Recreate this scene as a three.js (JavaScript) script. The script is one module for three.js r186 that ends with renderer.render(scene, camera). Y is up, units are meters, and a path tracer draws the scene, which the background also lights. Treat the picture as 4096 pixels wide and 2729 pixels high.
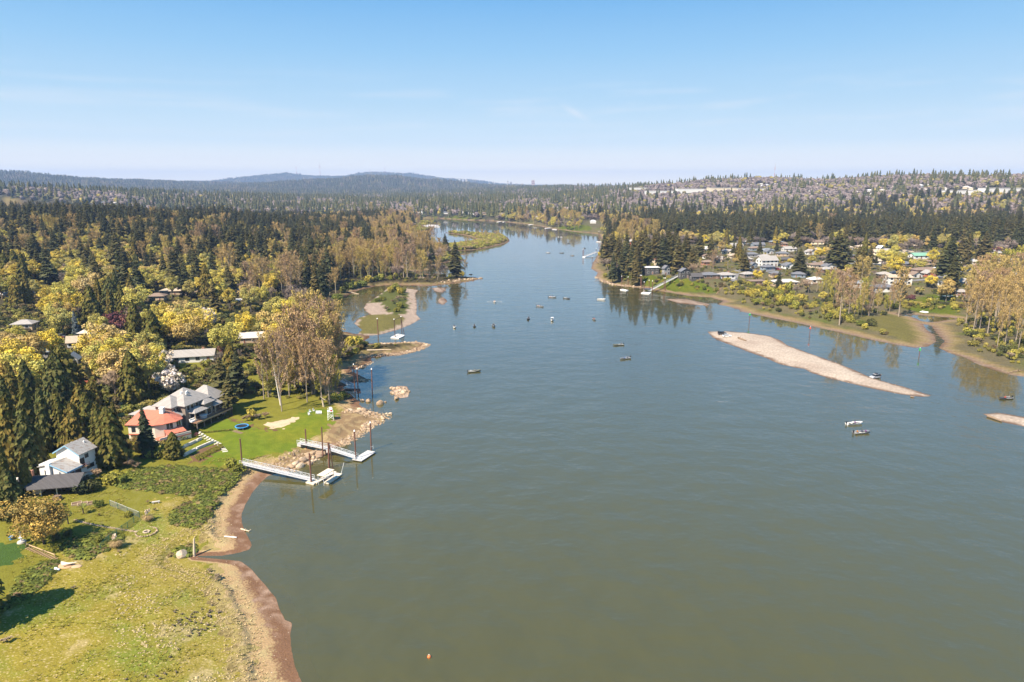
import * as THREE from 'three';
import { createNoise2D } from 'simplex-noise';
import { mergeGeometries } from 'three/addons/utils/BufferGeometryUtils.js';
import { MarchingCubes } from 'three/addons/objects/MarchingCubes.js';

// ------------------------------------------------------------------ camera, sky, sun, exposure
const H = 80, PITCH = THREE.MathUtils.degToRad(12.9);
const FPX = 2737, CX = 2048, CY = 1364.5;            // focal length and centre of the 4096 x 2729 photograph
const camera = new THREE.PerspectiveCamera(2 * THREE.MathUtils.radToDeg(Math.atan(1364.5 / FPX)), 4096 / 2729, 1, 40000);
camera.position.set(0, H, 0);
camera.rotation.set(-PITCH, 0, 0);
const scene = new THREE.Scene();
const renderer = new THREE.WebGLRenderer({ antialias: true });
renderer.toneMapping = THREE.LinearToneMapping;
renderer.toneMappingExposure = 2.25;
renderer.shadowMap.enabled = true;

function rng(seed) { let a = seed >>> 0; return () => { a |= 0; a = a + 0x6D2B79F5 | 0; let t = Math.imul(a ^ a >>> 15, 1 | a); t = t + Math.imul(t ^ t >>> 7, 61 | t) ^ t; return ((t ^ t >>> 14) >>> 0) / 4294967296; }; }
const noise = createNoise2D(rng(11)), noiseB = createNoise2D(rng(12));
const fbm = (x, y, o = 4) => { let s = 0, a = 0.5; for (let i = 0; i < o; i++) { s += a * noise(x, y); x = x * 2.03 + 17.1; y = y * 2.03 - 9.3; a *= 0.5; } return s; };
const clamp = (v, a = 0, b = 1) => v < a ? a : v > b ? b : v;
const sst = (a, b, v) => { const t = clamp((v - a) / (b - a)); return t * t * (3 - 2 * t); };
const lerp = (a, b, t) => a + (b - a) * t;
const mix3 = (a, b, t) => [lerp(a[0], b[0], t), lerp(a[1], b[1], t), lerp(a[2], b[2], t)];

{ // clear spring sky: deep blue overhead, pale towards the horizon, thin cirrus
  const W = 2048, Hh = 1024, d = new Float32Array(W * Hh * 4);
  const stops = [[-90, [0.30, 0.36, 0.38]], [-1, [1.95, 1.66, 1.02]], [0, [1.98, 1.68, 1.04]], [1.8, [1.10, 1.08, 0.96]], [3.2, [0.72, 0.87, 0.95]], [6, [0.50, 0.725, 0.905]], [10, [0.31, 0.59, 0.88]], [14, [0.175, 0.46, 0.83]], [20, [0.115, 0.415, 0.81]], [40, [0.070, 0.305, 0.68]], [90, [0.055, 0.235, 0.55]]];
  for (let j = 0; j < Hh; j++) {
    const el = (j + 0.5) / Hh * 180 - 90;
    let k = 0; while (k < stops.length - 2 && el > stops[k + 1][0]) k++;
    const base = mix3(stops[k][1], stops[k + 1][1], clamp((el - stops[k][0]) / (stops[k + 1][0] - stops[k][0])));
    for (let i = 0; i < W; i++) {
      const az = i / W * Math.PI * 2, cx = Math.cos(az), cz = Math.sin(az);
      let c = 0;
      if (el > 0) {
        const u = cx * 3 + cz * 2, v = el * 0.9 + cx * 1.2;
        c = clamp(fbm(u, v + 3, 5) * 1.5 - 0.1) * sst(1.5, 3.5, el) * (1 - sst(5.5, 9, el)) * 0.5;
      }
      { // a thin high wisp
        const a = (Math.atan2(cz, cx) + Math.PI * 2.5) % (Math.PI * 2), dx = (a > Math.PI ? a - Math.PI * 2 : a) * 57.3 * -1 + 0, s = ((i / W - 0.25) * 360 - 4.9), t = s * 0.9 + (el - 5.55) * -0.45, q = s * 0.45 + (el - 5.55) * 0.9;
        if (Math.abs(t) < 1.6) c = Math.max(c, 0.85 * (1 - Math.abs(t) / 1.6) * Math.exp(-((q / 0.22) ** 2)));
      }
      const o = (j * W + i) * 4, w = [0.80, 0.87, 0.94];
      for (let q = 0; q < 3; q++) d[o + q] = lerp(base[q], w[q], c) / 2.14;
      d[o + 3] = 1;
    }
  }
  const tex = new THREE.DataTexture(d, W, Hh, THREE.RGBAFormat, THREE.FloatType);
  tex.mapping = THREE.EquirectangularReflectionMapping; tex.magFilter = THREE.LinearFilter; tex.needsUpdate = true;
  scene.background = tex; scene.environment = tex;
  scene.backgroundIntensity = 1; scene.environmentIntensity = 1;
}
const SUN_AZ = THREE.MathUtils.degToRad(44), SUN_EL = THREE.MathUtils.degToRad(50);   // shadows fall 44 degrees right of straight ahead
const sun = new THREE.DirectionalLight(0xfff0dc, 5);
sun.position.set(-Math.sin(SUN_AZ) * Math.cos(SUN_EL), Math.sin(SUN_EL), Math.cos(SUN_AZ) * Math.cos(SUN_EL)).multiplyScalar(900).add(new THREE.Vector3(-20, 0, -350));
sun.target.position.set(-20, 0, -350); scene.add(sun.target);
sun.castShadow = true; sun.shadow.mapSize.set(4096, 4096);
Object.assign(sun.shadow.camera, { left: -700, right: 700, top: 700, bottom: -700, near: 10, far: 2500 });
scene.add(sun);
scene.fog = new THREE.FogExp2(0xa9c6f4, 0.00008);   // spring haze over the far hills

// ------------------------------------------------------------------ from a place in the photograph to a point of the land
const cp = Math.cos(PITCH), sp = Math.sin(PITCH);
const rayOf = (px, py) => { const x = (px - CX) / FPX, y = -(py - CY) / FPX; return [x, y * cp - sp, -cp - y * sp]; };
const flat = (px, py, h = 0) => { const d = rayOf(px, py), t = (h - H) / d[1]; return [d[0] * t, d[2] * t]; };
const project = (x, y, z) => { const yy = y - H, zc = -(z * cp) - yy * sp * 1, yc = yy * cp - z * sp; const dep = -z * cp - yy * sp; return [CX + FPX * x / dep, CY - FPX * yc / dep, dep]; };
// views of the photograph that coordinates were read in: corner and size of one unit
const VW = { v: [0, 0, 1.7407], a: [0, 1400, 0.5947], b: [0, 2000, 0.5098], c: [900, 1500, 0.3189], d: [1300, 1050, 0.3189], m: [1200, 800, 0.5523], f: [1600, 840, 0.3823], g: [2300, 880, 0.3823], r: [2300, 640, 0.763], s: [2700, 1200, 0.593], t: [3200, 880, 0.3806], w: [0, 1500, 0.3189], h: [450, 1500, 0.2551], y: [0, 1950, 0.3189], q: [1700, 1050, 0.3823], p: [0, 1000, 0.5947], x: [700, 2000, 0.4648], l: [0, 640, 0.6797], k: [900, 560, 0.4673], j: [2600, 600, 0.6355], u: [3300, 1600, 0.4464] };
const pix = (w, x, y) => [VW[w][0] + x * VW[w][2], VW[w][1] + y * VW[w][2]];
const shore = (w, ...n) => { const r = []; for (let i = 0; i < n.length; i += 2) r.push(flat(...pix(w, n[i], n[i + 1]))); return r; };

// ------------------------------------------------------------------ land and water outlines (waterline at y = 0)
const LAND = [];
function land(kind, pts) { const e = []; let x0 = 1e9, x1 = -1e9, z0 = 1e9, z1 = -1e9; for (const [x, z] of pts) { x0 = Math.min(x0, x); x1 = Math.max(x1, x); z0 = Math.min(z0, z); z1 = Math.max(z1, z); } LAND.push({ kind, pts, x0, x1, z0, z1 }); }
land('left', [[-38, 80],
  ...shore('v', 730, 1640, 692, 1568, 676, 1530, 668, 1490, 666, 1455, 671, 1432, 655, 1426, 640, 1398, 634, 1376, 606, 1342, 576, 1308, 552, 1290, 510, 1286, 451, 1281, 452, 1277, 510, 1277, 545, 1271, 572, 1263, 578, 1252, 570, 1236, 562, 1222, 555, 1202, 554, 1183, 563, 1160, 580, 1131, 600, 1108, 615, 1094, 640, 1087, 666, 1082, 698, 1069, 720, 1058, 737, 1042, 752, 1034, 773, 1028, 803, 1016, 825, 1003, 836, 993, 852, 981, 873, 973, 890, 959, 874, 953, 856, 946, 832, 936, 824, 929, 828, 924, 816, 917, 808, 908, 792, 897, 788, 890, 803, 882, 828, 877, 848, 874, 831, 865, 809, 854, 808, 849, 824, 848, 838, 842, 857, 831, 850, 826, 857, 822, 884, 819, 921, 816, 948, 810, 972, 801, 983, 792, 967, 788, 945, 786, 912, 787, 875, 789, 850, 790, 836, 788, 839, 781, 853, 774, 835, 769, 815, 768, 796, 763),
  ...shore('d', 180, 870, 150, 700, 130, 560, 200, 480, 300, 400, 430, 345, 600, 305, 760, 290, 850, 284, 960, 290, 1050, 292, 1200, 297, 1350, 296, 1500, 274, 1800, 243, 1950, 207, 1880, 186, 1700, 176, 1420, 176, 1300, 172, 1330, 150, 1200, 135, 1130, 112, 1240, 104, 1350, 84, 1340, 56, 1470, 14),
  ...shore('m', 1030, 462, 1090, 446, 1195, 440, 1180, 430, 1100, 424, 1095, 402, 1200, 398, 1208, 393, 1110, 390),
  ...shore('f', 430, 440, 560, 430, 780, 420, 900, 400, 1040, 370, 1130, 340, 1148, 325, 1125, 285, 1060, 268, 900, 262, 700, 245, 520, 238, 440, 236, 520, 248, 640, 262, 760, 290, 830, 330, 700, 350, 500, 378, 330, 372, 180, 330, 130, 280, 95, 250, 230, 232, 370, 205, 300, 196, 215, 190, 205, 172, 300, 160, 435, 143, 330, 133, 190, 128, 150, 112),
  [-420, -1330], [-900, -1370], [-1500, -1380], [-9000, -1400], [-9000, 80]]);
land('right', [[-9000, -1800], [-1500, -1720], [-700, -1690],
  ...shore('f', 60, 92, 250, 90, 400, 91, 560, 99, 700, 108, 960, 116, 1150, 133, 1350, 153, 1480, 172, 1530, 190, 1700, 210, 1850, 234, 2000, 245, 2090, 258, 2115, 330, 2080, 440, 2060, 490, 2020, 550),
  ...shore('g', 170, 510, 240, 552, 215, 600, 300, 652, 400, 680, 500, 690, 600, 702, 700, 712, 850, 742, 1000, 762, 1200, 797, 1420, 812, 1560, 850, 1490, 884, 1600, 905, 1750, 948),
  ...shore('r', 860, 792, 1000, 822, 1200, 862, 1400, 907, 1550, 942, 1700, 972, 1780, 985, 1850, 979, 1892, 952, 1882, 920, 1842, 890, 1822, 862, 1868, 866, 1900, 908, 1942, 950, 1910, 985, 1960, 1012, 2050, 1037, 2100, 1066, 2200, 1102, 2300, 1130),
  ...shore('v', 2353, 866, 2480, 905, 2700, 960, 3100, 1040, 3700, 1130), [700, -60], [1500, 80], [9500, 80], [9500, -18000], [-9500, -18000]]);
land('island', shore('d', 1010, 325, 1175, 345, 1130, 400, 1150, 480, 1155, 560, 1145, 650, 1200, 710, 1080, 780, 900, 850, 700, 905, 600, 918, 430, 905, 415, 880, 470, 850, 360, 765, 430, 690, 560, 652, 510, 612, 485, 570, 520, 510, 600, 460, 700, 390, 800, 315, 900, 304));
land('bar', shore('d', 1336, 325, 1400, 319, 1505, 320, 1512, 348, 1470, 378, 1400, 368));
land('bar', shore('d', 1480, 440, 1512, 462, 1527, 492, 1492, 528, 1440, 526, 1420, 480, 1440, 448));
land('bar', shore('g', 950, 830, 1050, 824, 1180, 832, 1260, 850, 1418, 884, 1380, 892, 1250, 888, 1080, 868));
land('sand', shore('s', 225, 216, 350, 212, 500, 224, 640, 245, 710, 274, 750, 304, 900, 359, 1100, 429, 1250, 493, 1320, 523, 1400, 549, 1550, 589, 1700, 639, 1735, 648, 1650, 652, 1530, 637, 1350, 601, 1200, 566, 1050, 531, 920, 491, 880, 466, 780, 451, 700, 431, 630, 396, 500, 351, 400, 311, 330, 286, 258, 256));
land('sand', shore('s', 2085, 770, 2200, 763, 2360, 792, 2560, 840, 2800, 930, 2700, 950, 2500, 895, 2350, 852, 2200, 822, 2120, 795));
land('bar', shore('v', 903, 896, 913, 887, 934, 888, 940, 900, 937, 913, 915, 915, 904, 905));
const POND = shore('t', 1030, 990, 1200, 998, 1400, 1013, 1600, 1028, 1670, 1042, 1550, 1052, 1430, 1072, 1370, 1078, 1280, 1066, 1190, 1022, 1090, 1004);
function sdPoly(pts, x, z) {
  let d = 1e18, inside = false;
  for (let i = 0, j = pts.length - 1; i < pts.length; j = i++) {
    const ax = pts[j][0], az = pts[j][1], bx = pts[i][0], bz = pts[i][1];
    const ex = bx - ax, ez = bz - az, wx = x - ax, wz = z - az;
    const t = clamp((wx * ex + wz * ez) / (ex * ex + ez * ez + 1e-12));
    const qx = wx - ex * t, qz = wz - ez * t, q = qx * qx + qz * qz;
    if (q < d) d = q;
    if ((az > z) !== (bz > z) && x < (bx - ax) * (z - az) / (bz - az) + ax) inside = !inside;
  }
  d = Math.sqrt(d); return inside ? d : -d;
}
const sdCache = new Map();
function shoreAt(x, z) {            // signed distance to the waterline (land positive) and the kind of land
  let best = -1e9, kind = 'left';
  for (const L of LAND) {
    if (best > 0) break;
    const out = Math.max(L.x0 - x, x - L.x1, L.z0 - z, z - L.z1);
    if (out > 0 && -out < best) continue;
    const d = sdPoly(L.pts, x, z);
    if (d > best) { best = d; kind = L.kind; }
  }
  if (kind === 'right' && x > 120 && x < 420 && z < -300 && z > -520) { const p = -sdPoly(POND, x, z); if (p < best) best = p; }
  return [best, kind];
}
// far ridges: [px of the photograph / 1.7407, distance, height] along each crest, and its width
const crest = (width, ...n) => { const pts = []; for (let i = 0; i < n.length; i += 3) { const d = rayOf(n[i] * 1.7407, 740), l = Math.hypot(d[0], d[2]); pts.push([d[0] / l * n[i + 1], d[2] / l * n[i + 1], n[i + 2]]); } return { width, pts }; };
const RIDGES = [
  crest(620, 1250, 4300, 34, 1400, 3700, 46, 1600, 3200, 60, 1700, 2900, 68, 1770, 2600, 80, 1900, 2500, 72, 2000, 2450, 78, 2100, 2400, 75, 2353, 2300, 77, 2700, 2200, 77, 3200, 2300, 72),
  crest(1100, -500, 6200, 150, 0, 6300, 134, 60, 6400, 122, 150, 6500, 98, 300, 6700, 84, 440, 6800, 68, 560, 7000, 54),
  crest(900, 560, 5600, 40, 700, 5800, 78, 800, 5900, 104, 900, 6000, 116, 980, 6000, 86, 1080, 6200, 42),
  crest(1500, 500, 11500, 96, 580, 11300, 140, 660, 11000, 205, 720, 11000, 168, 800, 11000, 172, 850, 11000, 210, 890, 10800, 232, 930, 10800, 205, 1000, 10600, 140, 1060, 10400, 120, 1085, 10300, 50),
  crest(420, -400, 2300, 62, 0, 2300, 52, 150, 2500, 40, 330, 2700, 30),
];
function ridge(x, z) {
  let h = 0;
  for (const R of RIDGES) {
    let best = 1e18, top = 0;
    for (let i = 1; i < R.pts.length; i++) {
      const [ax, az, ah] = R.pts[i - 1], [bx, bz, bh] = R.pts[i], ex = bx - ax, ez = bz - az;
      const t = clamp(((x - ax) * ex + (z - az) * ez) / (ex * ex + ez * ez)), q = (x - ax - ex * t) ** 2 + (z - az - ez * t) ** 2;
      if (q < best) { best = q; top = ah + (bh - ah) * t; }
    }
    const v = top * (1 + 0.16 * fbm(x * 0.0011 + R.width, z * 0.0011, 3)) * Math.exp(-best / (R.width * R.width)); if (v > h) h = v;
  }
  return h;
}
const terrOf = (x, z, d, kind) => {
  if (d < 0) return Math.max(-3.5, d * (kind === 'sand' || kind === 'bar' ? 0.032 : kind === 'left' && z > -200 ? 0.05 : 0.07));
  const far = Math.hypot(x, z), n = fbm(x * 0.004, z * 0.004, 3);
  if (kind === 'left') {
    const wob = fbm(x * 0.11, z * 0.11, 3), dd = d + wob * 1.6 * sst(0.5, 3, d);
    const near = sst(-420, -300, z);                                              // the open meadow and lawns are close to the camera
    let h = 0.085 * Math.min(d, 7) + 0.75 * sst(6.2, 7.6, dd) + 0.7 * sst(8, 20, dd) + 0.032 * Math.max(0, Math.min(d, 110) - 12);
    h += (20 + 10 * n) * sst(90, 420, d) * sst(-160, -420, z) + 14 * sst(300, 900, d) + 6 * n * sst(60, 200, d);
    h += fbm(x * 0.05, z * 0.05, 2) * 0.5 * sst(10, 40, d);
    return Math.max(0.085 * Math.min(d, 4), h) + (far > 1500 ? ridge(x, z) : 0) * sst(1500, 2200, far);
  }
  if (kind === 'right') {
    const low = sst(150, 215, x) * sst(-620, -520, z);                            // the flat around the creek
    let h = 0.075 * Math.min(d, 8) + lerp(7.2 * sst(6, 34, d), 1.0 * sst(8, 20, d) + 5.5 * sst(38, 95, d), low) + 0.012 * Math.min(d, 500) + 5 * n * sst(60, 260, d);
    h += fbm(x * 0.06, z * 0.06, 2) * 0.4 * sst(8, 30, d);
    return h + (far > 1200 ? ridge(x, z) * sst(1200, 2000, far) : 0);
  }
  if (kind === 'island') return 0.05 * Math.min(d, 9) + 0.9 * sst(9, 17, d) + 0.25 * fbm(x * 0.1, z * 0.1, 2) * sst(2, 6, d);
  if (kind === 'sand') return 0.07 * Math.min(d, 6) + 0.03 * Math.max(0, d - 6) + 0.05 * fbm(x * 0.2, z * 0.2, 3) * sst(1, 4, d);
  return 0.12 * Math.min(d, 5);
};
const terr = (x, z) => { const [d, k] = shoreAt(x, z); return terrOf(x, z, d, k); };
function hit(px, py, off = 0) {     // where the line of sight through a place of the photograph meets the land (or a level off metres above it)
  const d = rayOf(px, py); let t0 = 60, t = 60;
  const f = (t) => H + d[1] * t - Math.max(0, terr(d[0] * t, d[2] * t)) - off;
  while (t < 16000) { if (f(t) < 0) break; t0 = t; t *= 1.03; }
  let a = t0, b = t; for (let i = 0; i < 14; i++) { const m = (a + b) / 2; if (f(m) < 0) b = m; else a = m; }
  const x = d[0] * b, z = d[2] * b; return new THREE.Vector3(x, Math.max(0, terr(x, z)), z);
}
const at = (w, x, y, off = 0) => hit(...pix(w, x, y), off);
const onLevel = (w, x, y, h) => { const [a, b] = flat(...pix(w, x, y), h); return new THREE.Vector3(a, h, b); };
const topHeight = (base, w, x, y) => { const d = rayOf(...pix(w, x, y)); return H + d[1] * (base.z / d[2]) - base.y; };   // height of an upright whose top shows there

// ------------------------------------------------------------------ naming helpers
const taken = new Map();
const numbered = (n) => { const k = taken.get(n) || 0; taken.set(n, k + 1); return k ? `${n}_${String(k).padStart(3, '0')}` : n; };
const shade = (o) => { o.traverse((m) => { if (m.isMesh) { m.castShadow = true; m.receiveShadow = true; } }); return o; };
function thing(name, label, category, pos, turn = 0, group) {
  const o = new THREE.Group(); o.name = numbered(name); scene.add(o);
  if (pos) o.position.copy(pos); o.rotation.y = turn; o.userData = { label, category }; if (group) o.userData.group = group; return o;
}
function part(name, geo, mat, parent) {
  const m = new THREE.Mesh(Array.isArray(geo) ? (geo.length > 1 ? merge(geo) : geo[0]) : geo, mat); m.name = name; m.castShadow = m.receiveShadow = true; if (parent) parent.add(m); return m;
}
function single(name, geo, mat, label, category, pos, turn = 0, group) {
  const m = part(numbered(name), geo, mat, scene); m.userData = { label, category }; if (group) m.userData.group = group; if (pos) m.position.copy(pos); m.rotation.y = turn; return m;
}
function dup(root, pos, turn, scale, label, group) {
  const r = root.clone(); r.name = numbered(root.userData.kindName || root.name.replace(/_\d{3}$/, '')); scene.add(r); r.position.copy(pos); r.rotation.set(0, turn, 0);
  if (scale !== undefined) r.scale.set(...(Array.isArray(scale) ? scale : [scale, scale, scale]));
  r.userData = { ...root.userData }; if (label) r.userData.label = label; if (group) r.userData.group = group; return r;
}
const strip = (g) => { const h = g.index ? g.toNonIndexed() : g; for (const k of Object.keys(h.attributes)) if (!['position', 'normal', 'uv'].includes(k)) h.deleteAttribute(k); if (!h.attributes.uv) h.setAttribute('uv', new THREE.BufferAttribute(new Float32Array(h.attributes.position.count * 2), 2)); return h; };
const merge = (gs) => mergeGeometries(gs.map(strip), false);
const structure = (m) => { m.userData = { kind: 'structure' }; return m; };
const stuff = (m, label, category) => { m.userData = { kind: 'stuff', label, category }; return m; };
const M = (r, g, b, rough = 0.9, metal = 0, extra = {}) => { const m = new THREE.MeshStandardMaterial({ roughness: rough, metalness: metal, ...extra }); m.color.setRGB(r, g, b); return m; };
// geometry helpers (metres)
const box = (w, h, d, x = 0, y = 0, z = 0, ry = 0, rx = 0, rz = 0) => { const g = new THREE.BoxGeometry(w, h, d); if (rx) g.rotateX(rx); if (rz) g.rotateZ(rz); if (ry) g.rotateY(ry); g.translate(x, y, z); return g; };
const bar = (a, b, r, sides = 6, r2 = r) => { const A = new THREE.Vector3(...a), B = new THREE.Vector3(...b), l = A.distanceTo(B); const g = new THREE.CylinderGeometry(r2, r, l, sides); g.translate(0, l / 2, 0); g.applyQuaternion(new THREE.Quaternion().setFromUnitVectors(new THREE.Vector3(0, 1, 0), B.clone().sub(A).normalize())); g.translate(A.x, A.y, A.z); return g; };
const beam = (a, b, w, h = w) => { const A = new THREE.Vector3(...a), B = new THREE.Vector3(...b), l = A.distanceTo(B); const g = new THREE.BoxGeometry(w, h, l); const m = new THREE.Matrix4().lookAt(B, A, new THREE.Vector3(0, 1, 0)); g.applyMatrix4(m); g.translate((A.x + B.x) / 2, (A.y + B.y) / 2, (A.z + B.z) / 2); return g; };
const poly = (pts, y0, y1) => { const s = new THREE.Shape(pts.map(([x, z]) => new THREE.Vector2(x, -z))); const g = new THREE.ExtrudeGeometry(s, { depth: y1 - y0, bevelEnabled: false }); g.rotateX(-Math.PI / 2); g.translate(0, y0, 0); return g; };
function tris(list) { const p = [], u = []; for (const f of list) for (let i = 1; i + 1 < f.length; i++) for (const v of [f[0], f[i], f[i + 1]]) { p.push(...v); u.push(v[0] + v[2], v[1] + v[2] * 0.3); } const g = new THREE.BufferGeometry(); g.setAttribute('position', new THREE.Float32BufferAttribute(p, 3)); g.setAttribute('uv', new THREE.Float32BufferAttribute(u, 2)); g.computeVertexNormals(); return g; }
// ------------------------------------------------------------------ ground cover zones, read off the photograph and laid on the land
const ZONES = [];
const zone = (name, w, ...n) => { const pts = []; for (let i = 0; i < n.length; i += 2) { const p = at(w, n[i], n[i + 1]); pts.push([p.x, p.z]); } let x0 = 1e9, x1 = -1e9, z0 = 1e9, z1 = -1e9; for (const [x, z] of pts) { x0 = Math.min(x0, x); x1 = Math.max(x1, x); z0 = Math.min(z0, z); z1 = Math.max(z1, z); } const q = { name, pts, x0, x1, z0, z1 }; ZONES.push(q); return q; };
const inZone = (q, x, z, grow = 0) => { if (x < q.x0 - grow || x > q.x1 + grow || z < q.z0 - grow || z > q.z1 + grow) return -1e3; return sdPoly(q.pts, x, z); };
const Zmeadow = zone('meadow', 'v', -60, 1590, -60, 1400, 40, 1360, 110, 1290, 150, 1245, 230, 1225, 330, 1155, 420, 1140, 500, 1140, 480, 1200, 440, 1262, 460, 1292, 520, 1350, 590, 1440, 598, 1500, 585, 1590);
const Zlawn = zone('lawn', 'v', 428, 1046, 445, 1020, 462, 990, 520, 962, 560, 968, 600, 985, 640, 985, 668, 962, 700, 945, 765, 938, 776, 958, 752, 986, 735, 1000, 716, 1010, 690, 1018, 668, 1036, 640, 1040, 605, 1044, 590, 1052, 555, 1068, 500, 1072, 462, 1066);
const Zturf = zone('turf', 'v', -40, 1320, -40, 1255, 0, 1252, 40, 1250, 56, 1262, 48, 1280, 20, 1300);
const Zbramble = zone('bramble', 'v', 275, 1120, 300, 1082, 390, 1072, 450, 1078, 520, 1082, 555, 1075, 548, 1100, 520, 1130, 500, 1140, 420, 1138, 350, 1128);
const Zbramble2 = zone('bramble', 'v', 385, 1190, 420, 1160, 480, 1142, 495, 1152, 478, 1190, 455, 1215, 430, 1210, 400, 1205);
const Zbramble3 = zone('bramble', 'v', 150, 1240, 200, 1232, 260, 1225, 290, 1240, 250, 1262, 195, 1285, 150, 1270);
const Zbramble4 = zone('bramble', 'v', 20, 1390, 60, 1310, 120, 1290, 130, 1310, 100, 1340, 60, 1375, -30, 1420, -60, 1380);
const Zbramble5 = zone('bramble', 'v', 395, 1275, 410, 1258, 440, 1252, 446, 1275, 420, 1282);
const Zsandpit = zone('sandpit', 'v', 600, 975, 640, 966, 672, 960, 690, 962, 668, 975, 650, 984, 622, 984);
const Zpath = zone('soil', 'v', 512, 952, 528, 958, 560, 972, 600, 985, 640, 988, 612, 990, 580, 982, 545, 970, 510, 960);
const Zbed = zone('soil', 'v', 428, 1050, 450, 1038, 490, 1022, 505, 1020, 515, 1030, 490, 1045, 460, 1060, 440, 1066);
const Zdrive = zone('turf', 'v', 270, 945, 268, 935, 290, 925, 312, 930, 308, 945);
const Zdrive2 = zone('lawn', 'v', 268, 920, 300, 916, 330, 915, 330, 922, 300, 924, 275, 930);
const Zgarden = zone('garden', 'v', 180, 1235, 150, 1190, 165, 1150, 230, 1110, 300, 1120, 370, 1140, 330, 1170, 285, 1230, 240, 1240);
const Zislandgrass = zone('marsh', 'd', 500, 515, 620, 450, 720, 390, 820, 318, 960, 312, 1030, 380, 1045, 480, 1050, 580, 1010, 640, 880, 660, 760, 600, 700, 500);
const Zisland2 = zone('drygrass', 'd', 420, 880, 430, 700, 600, 650, 900, 660, 1000, 690, 960, 780, 720, 880, 560, 905);
const Zmarsh = zone('drygrass', 'r', 1420, 800, 1560, 820, 1700, 815, 1800, 850, 1870, 930, 1850, 965, 1740, 955, 1600, 900, 1450, 860);
const Zhill = zone('lawn', 'r', 1730, 770, 1760, 735, 1850, 705, 1990, 715, 2030, 780, 2000, 812, 1850, 800, 1760, 795);
const Zbank = zone('lawn', 'g', 560, 590, 640, 560, 800, 570, 960, 600, 1100, 600, 1280, 640, 1420, 700, 1500, 740, 1400, 780, 1150, 755, 950, 735, 760, 700, 620, 660);
const Zfarlawn = zone('lawn', 'f', 320, 80, 560, 58, 700, 60, 860, 85, 700, 98, 480, 88);
const Zfarlawn2 = zone('lawn', 'f', 1640, 190, 1760, 150, 1990, 165, 2000, 215, 1860, 220, 1700, 205);
const Zyard1 = zone('lawn', 't', 650, 560, 740, 560, 730, 600, 660, 605), Zyard2 = zone('lawn', 't', 250, 380, 340, 380, 340, 420, 270, 430), Zyard3 = zone('lawn', 'g', 1690, 560, 1740, 470, 1790, 470, 1780, 500);
const Zriprap = [zone('riprap', 'v', 590, 1075, 640, 1062, 668, 1042, 700, 1032, 745, 1008, 760, 1030, 720, 1062, 680, 1080, 630, 1090), zone('riprap', 'v', 745, 1002, 770, 960, 800, 935, 860, 940, 895, 958, 870, 978, 830, 1000, 780, 1025)];

const COL = {
  meadow: [0.195, 0.162, 0.018], lawn: [0.105, 0.142, 0.012], turf: [0.045, 0.085, 0.018], bramble: [0.075, 0.085, 0.022], sandpit: [0.46, 0.36, 0.24], soil: [0.13, 0.075, 0.042],
  garden: [0.150, 0.142, 0.020], marsh: [0.115, 0.125, 0.028], drygrass: [0.175, 0.155, 0.045], mud: [0.150, 0.083, 0.048], sand: [0.33, 0.225, 0.118], bar: [0.60, 0.50, 0.40], gravel: [0.44, 0.345, 0.27], forest: [0.075, 0.062, 0.028], suburb: [0.165, 0.140, 0.075], riprap: [0.20, 0.135, 0.072], bed: [0.15, 0.082, 0.05], straw: [0.30, 0.235, 0.115], far: [0.060, 0.062, 0.032], fartan: [0.115, 0.098, 0.072],
};
const NO_INLET = LAND[0].pts.filter((p, i) => !(p[1] > -150 && p[1] < -125 && p[0] < -52)); const INLET = flat(451 * 1.7407, 1280 * 1.7407);
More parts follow.
